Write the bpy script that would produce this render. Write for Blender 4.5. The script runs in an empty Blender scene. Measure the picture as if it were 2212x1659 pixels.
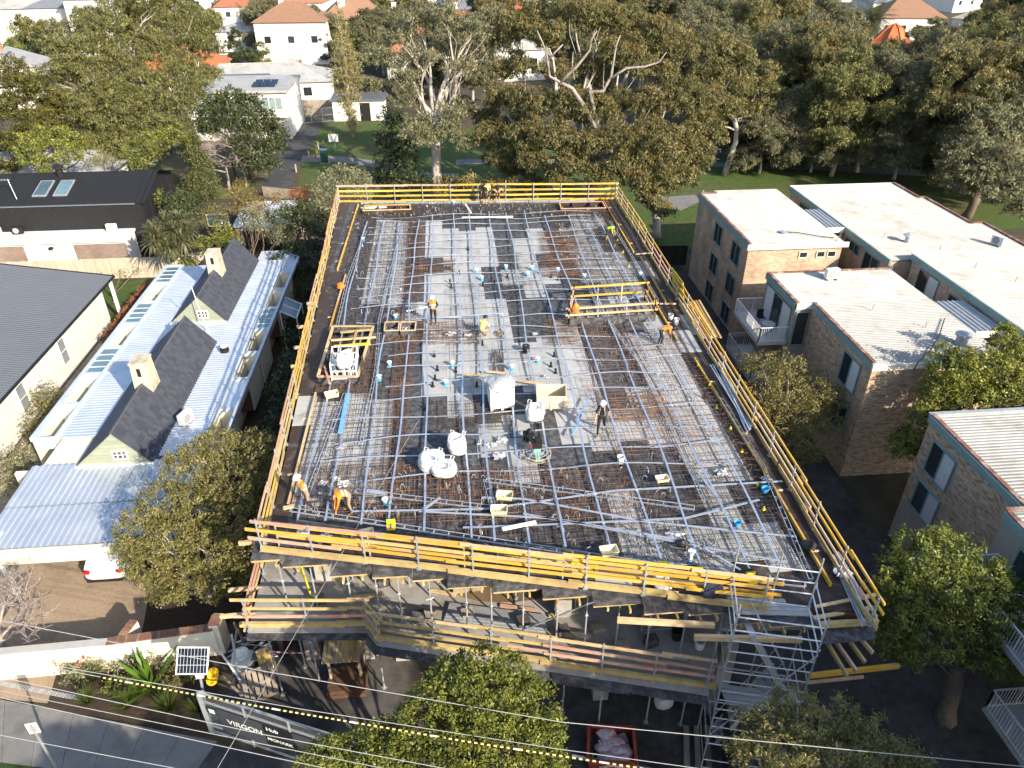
import bpy,bmesh,math,random
import numpy as np
from mathutils import Vector,Matrix
# ------------------------------------------------------------------ camera, sky, sun, exposure
scene=bpy.context.scene
C=scene.collection
CAM_Z=26.6
YAW,PITCH=math.radians(5.166),math.radians(32.225)
cam_d=bpy.data.cameras.new('camera')
cam_d.sensor_width=36.0
cam_d.lens=36.0*1580.0/2212.0
cam_d.clip_start,cam_d.clip_end=0.5,3000.0
cam=bpy.data.objects.new('camera',cam_d)
C.objects.link(cam)
cam.location=(0,0,CAM_Z)
cam.rotation_euler=(math.pi/2-PITCH,0,-YAW)
scene.camera=cam
SUN_DIR=Vector((0.60,-0.80,math.tan(math.radians(27.0)))).normalized()
SUN_EL=math.asin(SUN_DIR.z)
world=bpy.data.worlds.new('World')
scene.world=world
world.use_nodes=True
wn=world.node_tree
for n in list(wn.nodes):
	wn.nodes.remove(n)
sky=wn.nodes.new('ShaderNodeTexSky')
sky.sky_type='NISHITA'
sky.sun_disc=False
sky.sun_elevation=SUN_EL
sky.sun_rotation=math.atan2(SUN_DIR.x,SUN_DIR.y)
sky.altitude=50
sky.air_density=1.0
sky.dust_density=1.2
sky.ozone_density=1.0
bg=wn.nodes.new('ShaderNodeBackground')
bg.inputs[1].default_value=0.14
wo=wn.nodes.new('ShaderNodeOutputWorld')
wn.links.new(sky.outputs[0],bg.inputs[0])
wn.links.new(bg.outputs[0],wo.inputs[0])
sun_d=bpy.data.lights.new('sun','SUN')
sun_d.energy=4.5
sun_d.angle=math.radians(0.53)
sun_d.color=(1.0,0.88,0.71)
sun=bpy.data.objects.new('sun',sun_d)
C.objects.link(sun)
sun.rotation_euler=(-SUN_DIR).to_track_quat('-Z','Y').to_euler()
sun.location=(60,-80,60)
vs=scene.view_settings
vs.view_transform='Standard'
vs.look='None'
vs.exposure=1.05
vs.gamma=1.0
vs.use_curve_mapping=False
cy=scene.cycles
cy.max_bounces=4
cy.diffuse_bounces=2
cy.glossy_bounces=2
cy.transmission_bounces=3
cy.transparent_max_bounces=6
cy.caustics_reflective=False
cy.caustics_refractive=False
cy.use_denoising=True
cy.use_adaptive_sampling=True
cy.adaptive_threshold=0.03
# ------------------------------------------------------------------ surveying: photo point -> place
_fw=Vector((math.sin(YAW)*math.cos(PITCH),math.cos(YAW)*math.cos(PITCH),-math.sin(PITCH)))
_rt=Vector((math.cos(YAW),-math.sin(YAW),0))
_dn=_fw.cross(_rt)
def _ray(u,v):
	return _rt*((u-1106)/1580)+_dn*((v-829.5)/1580)+_fw
def P(u,v,z=0.0):
	k=_ray(u,v)
	p=k*((z-CAM_Z)/k.z)
	return Vector((p.x,p.y,z))
def WY(u,v,y):
	k=_ray(u,v)
	p=k*(y/k.y)
	return Vector((p.x,y,p.z+CAM_Z))
def PX(p):
	d=Vector((p[0],p[1],p[2]-CAM_Z))
	t=d.dot(_fw)
	return (1106+1580*d.dot(_rt)/t,829.5+1580*d.dot(_dn)/t)
def PPM(p):
	return 1580/(Vector((p[0],p[1],p[2]-CAM_Z)).dot(_fw))
_o1='first second third fourth fifth sixth seventh eighth ninth tenth eleventh twelfth thirteenth fourteenth fifteenth sixteenth seventeenth eighteenth nineteenth twentieth'.split()
ORD=_o1+[t+'-'+o for t in ('twenty','thirty','forty') for o in _o1[:9]+['tenth']]
ORD=[o.replace('twenty-tenth','thirtieth').replace('thirty-tenth','fortieth').replace('forty-tenth','fiftieth') for o in ORD]
# ------------------------------------------------------------------ materials
MATS={}
def M(name,col,rough=0.8,var=0.18,scale=2.0,bump=0.0,metal=0.0,col2=None,fac2=0.0,scale2=0.6,objvar=0.08,spec=0.3,bscale=None,stretch=None):
	if name in MATS:
		return MATS[name]
	m=bpy.data.materials.new(name)
	m.use_nodes=True
	nt=m.node_tree
	b=nt.nodes['Principled BSDF']
	b.inputs['Roughness'].default_value=rough
	b.inputs['Metallic'].default_value=metal
	b.inputs['Specular IOR Level'].default_value=spec
	N=nt.nodes.new
	L=nt.links.new
	tc=N('ShaderNodeTexCoord')
	src=tc.outputs['Object']
	if stretch:
		mp=N('ShaderNodeMapping')
		mp.inputs['Scale'].default_value=stretch
		L(src,mp.inputs[0])
		src=mp.outputs[0]
	no=N('ShaderNodeTexNoise')
	no.inputs['Scale'].default_value=scale
	no.inputs['Detail'].default_value=6
	no.inputs['Roughness'].default_value=0.65
	L(src,no.inputs['Vector'])
	oi=N('ShaderNodeObjectInfo')
	mr=N('ShaderNodeMapRange')
	mr.inputs[1].default_value=0.25
	mr.inputs[2].default_value=0.75
	mr.inputs[3].default_value=1-var
	mr.inputs[4].default_value=1+var
	L(no.outputs[0],mr.inputs[0])
	mo=N('ShaderNodeMapRange')
	mo.inputs[3].default_value=1-objvar
	mo.inputs[4].default_value=1+objvar
	L(oi.outputs['Random'],mo.inputs[0])
	mu=N('ShaderNodeMath')
	mu.operation='MULTIPLY'
	L(mr.outputs[0],mu.inputs[0])
	L(mo.outputs[0],mu.inputs[1])
	base=N('ShaderNodeRGB')
	base.outputs[0].default_value=(*col,1)
	cur=base.outputs[0]
	if col2 is not None:
		n2=N('ShaderNodeTexNoise')
		n2.inputs['Scale'].default_value=scale2
		n2.inputs['Detail'].default_value=8
		n2.inputs['Roughness'].default_value=0.7
		L(src,n2.inputs['Vector'])
		r2=N('ShaderNodeMapRange')
		r2.inputs[1].default_value=0.62-fac2*0.35
		r2.inputs[2].default_value=0.72-fac2*0.2
		L(n2.outputs[0],r2.inputs[0])
		mx=N('ShaderNodeMix')
		mx.data_type='RGBA'
		L(r2.outputs[0],mx.inputs[0])
		L(cur,mx.inputs[6])
		mx.inputs[7].default_value=(*col2,1)
		cur=mx.outputs[2]
	vm=N('ShaderNodeVectorMath')
	vm.operation='SCALE'
	L(cur,vm.inputs[0])
	L(mu.outputs[0],vm.inputs['Scale'])
	L(vm.outputs[0],b.inputs['Base Color'])
	if bump:
		bp=N('ShaderNodeBump')
		bp.inputs['Strength'].default_value=bump
		bp.inputs['Distance'].default_value=0.05
		nb=no
		if bscale:
			nb=N('ShaderNodeTexNoise')
			nb.inputs['Scale'].default_value=bscale
			nb.inputs['Detail'].default_value=4
			L(src,nb.inputs['Vector'])
		L(nb.outputs[0],bp.inputs['Height'])
		L(bp.outputs[0],b.inputs['Normal'])
	MATS[name]=m
	return m
def glass(name,col=(0.03,0.04,0.045),rough=0.06):
	m=M(name,col,rough,var=0.3,scale=0.7,objvar=0.4,spec=0.8)
	return m
def leafmat(name,transl=0.32,rough=0.45):
	if name in MATS:
		return MATS[name]
	m=bpy.data.materials.new(name)
	m.use_nodes=True
	nt=m.node_tree
	nt.nodes.clear()
	N,L=nt.nodes.new,nt.links.new
	at=N('ShaderNodeAttribute')
	at.attribute_name='col'
	oi=N('ShaderNodeObjectInfo')
	mo=N('ShaderNodeMapRange')
	mo.inputs[3].default_value=0.86
	mo.inputs[4].default_value=1.14
	L(oi.outputs['Random'],mo.inputs[0])
	vm=N('ShaderNodeVectorMath')
	vm.operation='SCALE'
	L(at.outputs['Color'],vm.inputs[0])
	L(mo.outputs[0],vm.inputs['Scale'])
	b=N('ShaderNodeBsdfPrincipled')
	b.inputs['Roughness'].default_value=rough
	b.inputs['Specular IOR Level'].default_value=0.35
	L(vm.outputs[0],b.inputs['Base Color'])
	t=N('ShaderNodeBsdfTranslucent')
	L(vm.outputs[0],t.inputs[0])
	mx=N('ShaderNodeMixShader')
	mx.inputs[0].default_value=transl
	L(b.outputs[0],mx.inputs[1])
	L(t.outputs[0],mx.inputs[2])
	o=N('ShaderNodeOutputMaterial')
	L(mx.outputs[0],o.inputs[0])
	MATS[name]=m
	return m
def piecemat(name,cols,rough=0.85,bump=0.3,seams=None,spec=0.25):
	if name in MATS:
		return MATS[name]
	m=bpy.data.materials.new(name)
	m.use_nodes=True
	nt=m.node_tree
	N,L=nt.nodes.new,nt.links.new
	b=nt.nodes['Principled BSDF']
	b.inputs['Roughness'].default_value=rough
	b.inputs['Specular IOR Level'].default_value=spec
	at=N('ShaderNodeAttribute')
	at.attribute_name='pc'
	oi=N('ShaderNodeObjectInfo')
	ad=N('ShaderNodeMath')
	ad.operation='ADD'
	L(at.outputs['Fac'],ad.inputs[0])
	L(oi.outputs['Random'],ad.inputs[1])
	fr=N('ShaderNodeMath')
	fr.operation='FRACT'
	L(ad.outputs[0],fr.inputs[0])
	rp=N('ShaderNodeValToRGB')
	rp.color_ramp.interpolation='CONSTANT'
	e=rp.color_ramp.elements
	while len(e)<len(cols):
		e.new(0.5)
	for i,c in enumerate(cols):
		e[i].position=i/len(cols)
		e[i].color=(*c,1)
	L(fr.outputs[0],rp.inputs[0])
	tc=N('ShaderNodeTexCoord')
	no=N('ShaderNodeTexNoise')
	no.inputs['Scale'].default_value=9
	no.inputs['Detail'].default_value=5
	L(tc.outputs['Object'],no.inputs['Vector'])
	mr=N('ShaderNodeMapRange')
	mr.inputs[3].default_value=0.72
	mr.inputs[4].default_value=1.28
	L(no.outputs[0],mr.inputs[0])
	vm=N('ShaderNodeVectorMath')
	vm.operation='SCALE'
	L(rp.outputs[0],vm.inputs[0])
	L(mr.outputs[0],vm.inputs['Scale'])
	L(vm.outputs[0],b.inputs['Base Color'])
	bp=N('ShaderNodeBump')
	bp.inputs['Strength'].default_value=bump
	bp.inputs['Distance'].default_value=0.02
	L(no.outputs[0],bp.inputs['Height'])
	L(bp.outputs[0],b.inputs['Normal'])
	MATS[name]=m
	return m
def bricktex(name,c1,c2,mortar,scale=1.0):
	if name in MATS:
		return MATS[name]
	m=bpy.data.materials.new(name)
	m.use_nodes=True
	nt=m.node_tree
	N,L=nt.nodes.new,nt.links.new
	b=nt.nodes['Principled BSDF']
	b.inputs['Roughness'].default_value=0.9
	b.inputs['Specular IOR Level'].default_value=0.2
	tc=N('ShaderNodeTexCoord')
	sp=N('ShaderNodeSeparateXYZ')
	L(tc.outputs['Object'],sp.inputs[0])
	ad=N('ShaderNodeMath')
	ad.operation='ADD'
	L(sp.outputs[0],ad.inputs[0])
	L(sp.outputs[1],ad.inputs[1])
	cb=N('ShaderNodeCombineXYZ')
	L(ad.outputs[0],cb.inputs[0])
	L(sp.outputs[2],cb.inputs[1])
	br=N('ShaderNodeTexBrick')
	br.inputs['Color1'].default_value=(*c1,1)
	br.inputs['Color2'].default_value=(*c2,1)
	br.inputs['Mortar'].default_value=(*mortar,1)
	br.inputs['Scale'].default_value=scale
	br.inputs['Brick Width'].default_value=0.24
	br.inputs['Row Height'].default_value=0.086
	br.inputs['Mortar Size'].default_value=0.006
	br.inputs['Bias'].default_value=-0.1
	L(cb.outputs[0],br.inputs['Vector'])
	no=N('ShaderNodeTexNoise')
	no.inputs['Scale'].default_value=0.8
	no.inputs['Detail'].default_value=7
	L(tc.outputs['Object'],no.inputs['Vector'])
	mr=N('ShaderNodeMapRange')
	mr.inputs[1].default_value=.3
	mr.inputs[2].default_value=.7
	mr.inputs[3].default_value=0.75
	mr.inputs[4].default_value=1.25
	L(no.outputs[0],mr.inputs[0])
	vm=N('ShaderNodeVectorMath')
	vm.operation='SCALE'
	L(br.outputs[0],vm.inputs[0])
	L(mr.outputs[0],vm.inputs['Scale'])
	L(vm.outputs[0],b.inputs['Base Color'])
	bp=N('ShaderNodeBump')
	bp.inputs['Strength'].default_value=0.4
	bp.inputs['Distance'].default_value=0.01
	bp.invert=True
	L(br.outputs['Fac'],bp.inputs['Height'])
	L(bp.outputs[0],b.inputs['Normal'])
	MATS[name]=m
	return m
# ------------------------------------------------------------------ mesh builder
ORG={}
Z3=Vector((0,0,1))
class MB:
	def __init__(s):
		s.v,s.f,s.m,s.pc=[],[],[],[]
	def add(s,verts,faces,m=0,pc=None):
		o=len(s.v)
		s.v.extend([tuple(q) for q in verts])
		for f in faces:
			s.f.append(tuple(i+o for i in f))
			s.m.append(m)
			if pc is not None:
				s.pc.append(pc)
		return s
	def hexa(s,q,m=0,pc=None,nobottom=False):
		f=[(4,5,6,7),(0,1,5,4),(1,2,6,5),(2,3,7,6),(3,0,4,7)]
		if not nobottom:
			f.append((3,2,1,0))
		return s.add(q,f,m,pc)
	def box(s,x0,x1,y0,y1,z0,z1,m=0,pc=None):
		return s.hexa([(x0,y0,z0),(x1,y0,z0),(x1,y1,z0),(x0,y1,z0),(x0,y0,z1),(x1,y0,z1),(x1,y1,z1),(x0,y1,z1)],m,pc)
	def obox(s,c,a,b,n,m=0,pc=None):
		c,a,b,n=Vector(c),Vector(a),Vector(b),Vector(n)
		if a.cross(b).dot(n)<0:
			a=-a
		return s.hexa([c-a-b-n,c+a-b-n,c+a+b-n,c-a+b-n,c-a-b+n,c+a-b+n,c+a+b+n,c-a+b+n],m,pc)
	def beam(s,p,q,w,h,m=0,up=Z3,pc=None):
		p,q=Vector(p),Vector(q)
		d=(q-p)
		if d.length<1e-6:
			return s
		dn=d.normalized()
		sd=dn.cross(up)
		if sd.length<1e-3:
			sd=dn.cross(Vector((1,0,0)))
		sd.normalize()
		u=sd.cross(dn).normalized()
		return s.obox((p+q)/2,d/2,sd*(w/2),u*(h/2),m,pc)
	def tube(s,p,q,r,r2=None,n=6,m=0,cap=True):
		return s.path([p,q],[r,r if r2 is None else r2],n,m,cap)
	def path(s,pts,rs,n=6,m=0,cap=True,twist=0):
		pts=[Vector(p) for p in pts]
		if not isinstance(rs,(list,tuple)):
			rs=[rs]*len(pts)
		o=len(s.v)
		ref=None
		for i,p in enumerate(pts):
			d=(pts[min(i+1,len(pts)-1)]-pts[max(i-1,0)])
			d=d.normalized() if d.length>1e-9 else Z3
			if ref is None:
				ref=d.cross(Vector((0.31,0.17,0.93)))
				if ref.length<0.1:
					ref=d.cross(Vector((1,0,0)))
			a=(ref-d*ref.dot(d))
			a=a.normalized() if a.length>1e-6 else d.orthogonal().normalized()
			ref=a
			b=d.cross(a)
			for k in range(n):
				t=2*math.pi*k/n+twist
				s.v.append(tuple(p+(a*math.cos(t)+b*math.sin(t))*rs[i]))
		for i in range(len(pts)-1):
			for k in range(n):
				s.f.append((o+i*n+k,o+i*n+(k+1) % n,o+(i+1)*n+(k+1) % n,o+(i+1)*n+k))
				s.m.append(m)
		if cap:
			s.f.append(tuple(o+k for k in reversed(range(n))))
			s.m.append(m)
			e=o+(len(pts)-1)*n
			s.f.append(tuple(e+k for k in range(n)))
			s.m.append(m)
		return s
	def lathe(s,prof,c=(0,0,0),n=12,m=0,sx=1,sy=1):
		o=len(s.v)
		for r,z in prof:
			for k in range(n):
				t=2*math.pi*k/n
				s.v.append((c[0]+r*sx*math.cos(t),c[1]+r*sy*math.sin(t),c[2]+z))
		for i in range(len(prof)-1):
			for k in range(n):
				s.f.append((o+i*n+k,o+i*n+(k+1) % n,o+(i+1)*n+(k+1) % n,o+(i+1)*n+k))
				s.m.append(m)
		s.f.append(tuple(o+k for k in reversed(range(n))))
		s.m.append(m)
		e=o+(len(prof)-1)*n
		s.f.append(tuple(e+k for k in range(n)))
		s.m.append(m)
		return s
	def prism(s,poly,z0,z1,m=0,pc=None):
		n=len(poly)
		a=sum(poly[i][0]*poly[(i+1) % n][1]-poly[(i+1) % n][0]*poly[i][1] for i in range(n))
		if a<0:
			poly=list(reversed(poly))
		zz0=z0 if callable(z0) else (lambda x,y:z0)
		zz1=z1 if callable(z1) else (lambda x,y:z1)
		v=[(p[0],p[1],zz0(p[0],p[1])) for p in poly]+[(p[0],p[1],zz1(p[0],p[1])) for p in poly]
		f=[tuple(range(n,2*n)),tuple(reversed(range(n)))]+[(i,(i+1) % n,n+(i+1) % n,n+i) for i in range(n)]
		return s.add(v,f,m,pc)
	def face(s,pts,m=0,pc=None):
		return s.add(pts,[tuple(range(len(pts)))],m,pc)
	def mesh(s,name,mats,smooth=False,off=None):
		me=bpy.data.meshes.new(name)
		vv=s.v
		if off is not None and (off[0] or off[1] or off[2]):
			vv=[(a-off[0],b-off[1],c-off[2]) for a,b,c in s.v]
		me.from_pydata(vv,[],s.f)
		if not isinstance(mats,(list,tuple)):
			mats=[mats]
		for mm in mats:
			me.materials.append(mm)
		if len(mats)>1:
			me.polygons.foreach_set('material_index',s.m)
		if smooth:
			me.polygons.foreach_set('use_smooth',[True]*len(s.f))
		if s.pc and len(s.pc)==len(s.f):
			at=me.attributes.new('pc','FLOAT','FACE')
			at.data.foreach_set('value',s.pc)
		me.update()
		return me
	def build(s,name,mats,parent=None,smooth=False,loc=None):
		off=ORG.get(parent.name) if parent is not None else loc
		me=s.mesh(name,mats,smooth,off)
		o=bpy.data.objects.new(name,me)
		C.objects.link(o)
		if parent is not None:
			o.parent=parent
			if off is not None:
				ORG[o.name]=off
		elif loc is not None:
			o.location=loc
			ORG[o.name]=tuple(loc)
		return o
def tag(o,label=None,cat=None,group=None,kind=None):
	if label:
		o['label']=label
	if cat:
		o['category']=cat
	if group:
		o['group']=group
	if kind:
		o['kind']=kind
	return o
def thing(name,label,cat,loc=(0,0,0),rz=0.0,group=None,local=False):
	o=bpy.data.objects.new(name,None)
	C.objects.link(o)
	o.empty_display_size=0.2
	o.location=loc
	o.rotation_euler=(0,0,rz)
	if not local:
		ORG[o.name]=tuple(loc)
	return tag(o,label,cat,group)
def copy_thing(root,loc,rz=0.0,label=None,scale=None):
	kids={}
	def cp(o,par):
		c=o.copy()
		C.objects.link(c)
		c.parent=par
		for ch in o.children:
			cp(ch,c)
		return c
	r=cp(root,None)
	r.location=loc
	r.rotation_euler=(0,0,rz)
	if scale is not None:
		r.scale=scale if isinstance(scale,(tuple,list)) else (scale,)*3
	if label:
		r['label']=label
	return r
def clone(mesh_obj,parent,mat4):
	c=mesh_obj.copy()
	C.objects.link(c)
	c.parent=parent
	c.matrix_local=mat4
	return c
def structure(o,name=None):
	o['kind']='structure'
	return o
def lerp(a,b,t):
	return a+(b-a)*t
def clip_poly(poly,clip):
	out=list(poly)
	n=len(clip)
	for i in range(n):
		a,b=clip[i],clip[(i+1) % n]
		inp,out=out,[]
		if not inp:
			return []
		def side(p):
			return (b[0]-a[0])*(p[1]-a[1])-(b[1]-a[1])*(p[0]-a[0])
		for j in range(len(inp)):
			p,q=inp[j],inp[(j+1) % len(inp)]
			sp,sq=side(p),side(q)
			if sp>=0:
				out.append(p)
			if (sp>=0)!=(sq>=0):
				t=sp/(sp-sq)
				out.append((p[0]+(q[0]-p[0])*t,p[1]+(q[1]-p[1])*t))
	return out
def inpoly(x,y,poly):
	r=False
	j=len(poly)-1
	for i in range(len(poly)):
		xi,yi=poly[i]
		xj,yj=poly[j]
		if (yi>y)!=(yj>y) and x<(xj-xi)*(y-yi)/(yj-yi)+xi:
			r=not r
		j=i
	return r
# ------------------------------------------------------------------ shared palette (real-world base colours)
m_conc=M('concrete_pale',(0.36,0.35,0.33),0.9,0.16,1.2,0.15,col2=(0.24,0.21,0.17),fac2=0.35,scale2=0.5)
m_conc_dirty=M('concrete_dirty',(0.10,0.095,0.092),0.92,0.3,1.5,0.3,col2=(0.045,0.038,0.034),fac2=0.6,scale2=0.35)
m_asphalt=M('asphalt',(0.055,0.055,0.06),0.9,0.25,3,0.2,col2=(0.09,0.09,0.09),fac2=0.4,scale2=0.4)
m_galv=M('galvanised_steel',(0.50,0.53,0.56),0.42,0.18,5,metal=0.55,spec=0.5)
m_galv_dull=M('galvanised_dull',(0.40,0.42,0.44),0.55,0.25,4,metal=0.35)
m_duct_sunlit=M('duct_steel_sunlit',(0.50,0.54,0.60),0.45,0.10,2.5,metal=0.55,spec=0.5)  # crosswise copy of the duct steel, its sun-facing whiteness mixed into the colour
m_duct=M('duct_steel',(0.62,0.69,0.80),0.42,0.12,2.5,metal=0.75,spec=0.5)
m_lvl=M('yellow_lvl',(0.66,0.37,0.045),0.6,0.22,3,0.1,stretch=(0.6,0.6,4),col2=(0.52,0.36,0.18),fac2=0.42,scale2=1.6,objvar=0.2)
m_pink=M('primed_pink_timber',(0.58,0.30,0.21),0.75,0.22,3,0.1,col2=(0.50,0.36,0.26),fac2=0.5,objvar=0.18)
m_pale=M('pale_pine',(0.60,0.44,0.25),0.75,0.18,4,col2=(0.42,0.30,0.17),fac2=0.4)
m_ochre=M('ochre_bearer',(0.50,0.37,0.15),0.75,0.2,3,col2=(0.36,0.26,0.12),fac2=0.4)
m_greytim=M('weathered_timber',(0.33,0.28,0.22),0.85,0.25,4,0.2,col2=(0.2,0.16,0.12),fac2=0.4)
m_darktim=M('dark_timber',(0.10,0.055,0.035),0.8,0.3,4,0.2)
m_formply=M('black_form_ply',(0.046,0.046,0.050),0.6,0.4,7,0.1,col2=(0.125,0.125,0.13),fac2=0.5,scale2=3.4)
m_formbrown=M('brown_form_ply',(0.045,0.032,0.027),0.5,0.35,4,0.1,col2=(0.13,0.11,0.10),fac2=0.25,scale2=1.5)
m_greyply=M('grey_form_sheet',(0.40,0.40,0.39),0.8,0.10,3,0.08,col2=(0.27,0.27,0.265),fac2=0.3,scale2=1.1,objvar=0.10)
m_rebar=M('rusty_rebar',(0.14,0.085,0.058),0.8,0.5,1.3,col2=(0.28,0.135,0.06),fac2=0.40,scale2=0.8,objvar=0.15)
m_rebar_dark=M('dark_rebar',(0.075,0.060,0.050),0.7,0.45,1.5,col2=(0.15,0.09,0.055),fac2=0.35,scale2=0.9)
m_white=M('white_paint',(0.76,0.76,0.74),0.55,0.05,2)
m_cream=M('cream_render',(0.74,0.69,0.56),0.85,0.08,1.5,0.08,col2=(0.62,0.56,0.44),fac2=0.25)
m_whiteplastic=M('white_woven_plastic',(0.62,0.62,0.61),0.75,0.07,3,0.0,col2=(0.50,0.48,0.44),fac2=0.25,scale2=2.0,objvar=0.03)
m_blackplastic=M('black_plastic',(0.018,0.018,0.02),0.45,0.2,5)
m_blue=M('blue_plastic',(0.06,0.42,0.75),0.4,0.1,4)
m_yellow=M('yellow_plastic',(0.80,0.62,0.02),0.45,0.1,4)
m_red=M('red_paint',(0.55,0.06,0.04),0.6,0.15,4)
m_orange=M('orange_plastic',(0.85,0.20,0.03),0.55,0.1,4)
m_clear=M('crumpled_film',(0.40,0.41,0.43),0.2,0.3,8,0.3,spec=0.8)
m_roofwhite=M('white_metal_roof',(0.36,0.36,0.35),0.6,0.10,0.8,col2=(0.28,0.27,0.245),fac2=0.35,scale2=0.5)
m_roofblue=M('zinc_metal_roof',(0.54,0.60,0.68),0.42,0.10,0.6,metal=0.5,col2=(0.62,0.66,0.71),fac2=0.4,scale2=0.4)
m_roofgrey=M('grey_metal_roof',(0.115,0.125,0.14),0.55,0.06,0.5)
m_roofblack=M('charcoal_metal',(0.016,0.0165,0.018),0.6,0.1,0.8)
m_teal=M('teal_trim',(0.20,0.29,0.28),0.6,0.12,2)
m_rustred=M('red_oxide_flashing',(0.19,0.085,0.06),0.8,0.25,3,col2=(0.36,0.28,0.23),fac2=0.4,scale2=1.5)
m_glass=glass('window_glass')
m_glassblue=glass('skylight_glass',(0.10,0.16,0.19))
m_blind=M('blind',(0.55,0.56,0.56),0.8,0.1,2)
m_bark_gum=M('gum_bark',(0.44,0.40,0.35),0.85,0.25,1.5,0.2,col2=(0.20,0.16,0.13),fac2=0.4,scale2=0.9,stretch=(1,1,0.35))
m_bark=M('brown_bark',(0.13,0.10,0.075),0.95,0.35,4,0.5,stretch=(1,1,0.3))
m_barkpale=M('pale_bark',(0.42,0.37,0.32),0.9,0.25,4,0.3)
m_leaf=leafmat('leaf')
m_bricks=piecemat('tan_bricks',[(0.44,0.32,0.215),(0.49,0.37,0.26),(0.38,0.265,0.175),(0.53,0.42,0.31),(0.45,0.325,0.22),(0.31,0.21,0.14),(0.47,0.35,0.25)])
m_slate=piecemat('slate_tiles',[(0.056,0.062,0.080),(0.064,0.070,0.090),(0.050,0.056,0.072),(0.072,0.077,0.096)],rough=0.7,bump=0.2)
m_brickwall=bricktex('tan_brick_wall',(0.50,0.36,0.25),(0.33,0.21,0.135),(0.45,0.41,0.35))
m_brickbrown=bricktex('brown_brick_wall',(0.22,0.15,0.115),(0.15,0.10,0.08),(0.42,0.40,0.36))
m_mortar=M('mortar',(0.33,0.30,0.26),0.95,0.12,4)
m_terra=M('terracotta_tiles',(0.38,0.145,0.08),0.85,0.25,3,0.2,col2=(0.26,0.12,0.08),fac2=0.4,scale2=1.5,objvar=0.2)
m_terrabrown=M('brown_tiles',(0.27,0.155,0.10),0.85,0.25,3,0.2,objvar=0.2)
m_solar=M('solar_cells',(0.012,0.016,0.032),0.2,0.2,3,spec=0.6)
# ================================================================== GROUND
rnd=random.Random(7)
m_soil=M('leafy_soil',(0.055,0.050,0.032),0.95,0.4,0.6,0.4,col2=(0.10,0.075,0.045),fac2=0.4,scale2=0.12)
m_lawn=M('lawn_grass',(0.058,0.095,0.018),0.9,0.4,1.6,0.5,col2=(0.085,0.085,0.032),fac2=0.42,scale2=0.13)
m_dry=M('dry_grass',(0.14,0.115,0.05),0.9,0.3,1.5,0.4,col2=(0.10,0.12,0.03),fac2=0.4,scale2=0.2)
m_mulch=M('garden_mulch',(0.050,0.034,0.024),0.95,0.4,6,0.6)
m_path=M('path_concrete',(0.19,0.187,0.18),0.9,0.14,1.5,0.1,col2=(0.14,0.137,0.132),fac2=0.35)
m_aggregate=M('aggregate_drive',(0.30,0.225,0.155),0.9,0.25,9,0.2,col2=(0.22,0.165,0.115),fac2=0.35,scale2=0.5)
def sheet(name,poly,z,m,kind='structure'):
	b=MB()
	b.face([(p[0],p[1],z) for p in poly])
	o=b.build(name,m)
	nz=o.data.polygons[0].normal.z
	if nz<0:
		o.data.flip_normals()
	o['kind']=kind
	return o
def px_sheet(name,uv,z,m):
	return sheet(name,[tuple(P(u,v,z))[:2] for u,v in uv],z,m)
sheet('ground',[(-338,-36),(338,-36),(338,468),(-338,468)],-0.02,m_soil)
px_sheet('lawn',[(655,345),(690,262),(830,262),(1230,300),(1480,330),(2212,330),(2600,470),(1450,540),(1330,470),(840,440),(640,410)],0.004,m_lawn)
sheet('garden_ground',[(-24,60.5),(-9.2,60.5),(-9.2,80),(-24,80)],0.010,m_mulch)
px_sheet('yard_ground',[(180,350),(560,350),(545,430),(330,430),(170,395)],0.006,m_dry)
px_sheet('laneway',[(640,262),(700,265),(672,318),(648,352),(620,425),(560,425),(600,340)],0.012,m_asphalt)
px_sheet('path',[(655,335),(740,338),(835,350),(900,372),(990,375),(990,384),(890,384),(820,362),(735,350),(648,350)],0.016,m_path)
px_sheet('path',[(985,345),(1100,341),(1480,348),(1760,356),(2212,380),(2212,392),(1760,368),(1480,358),(1100,351),(985,356)],0.018,m_path)
px_sheet('path',[(1380,430),(1500,420),(1520,432),(1470,455),(1430,440),(1390,444)],0.020,m_path)
px_sheet('playground_surface',[(1480,290),(1640,292),(1650,342),(1480,340)],0.014,m_asphalt)
sheet('driveway',[(14.2,5),(21.3,5),(21.0,62),(14.2,62)],0.008,M('old_drive',(0.065,0.060,0.056),0.95,0.35,2,0.2,col2=(0.035,0.033,0.032),fac2=0.45,scale2=0.35))
sheet('side_yard_ground',[(-12.4,24),(-8.0,22),(-8.8,60),(-12.4,60)],0.008,m_mulch)
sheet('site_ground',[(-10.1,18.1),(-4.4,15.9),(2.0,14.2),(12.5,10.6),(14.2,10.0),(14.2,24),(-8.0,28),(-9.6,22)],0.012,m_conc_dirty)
px_sheet('driveway',[(-60,1180),(250,1180),(330,1240),(300,1400),(130,1412),(-60,1412)],0.014,m_aggregate)
px_sheet('driveway',[(-80,1405),(185,1400),(130,1480),(110,1520),(-80,1500)],0.016,m_aggregate)
px_sheet('garden_ground',[(135,1412),(500,1370),(470,1480),(460,1590),(180,1545),(100,1528)],0.018,m_mulch)
px_sheet('garden_ground',[(250,1235),(520,1230),(490,1370),(240,1395)],0.012,m_mulch)
fpo=MB()
fp_a,fp_b=P(-60,1500),P(470,1602)
fp_c,fp_d=P(-60,1640),P(400,1700)
fpo.face([tuple(p) for p in (Vector((fp_a.x,fp_a.y,.006)),Vector((fp_b.x,fp_b.y,.006)),Vector((fp_d.x,fp_d.y,.006)),Vector((fp_c.x,fp_c.y,.006)))])
footpath=fpo.build('footpath',m_conc_dirty)
if footpath.data.polygons[0].normal.z<0:
	footpath.data.flip_normals()
footpath['kind']='structure'
ns=7
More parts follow.
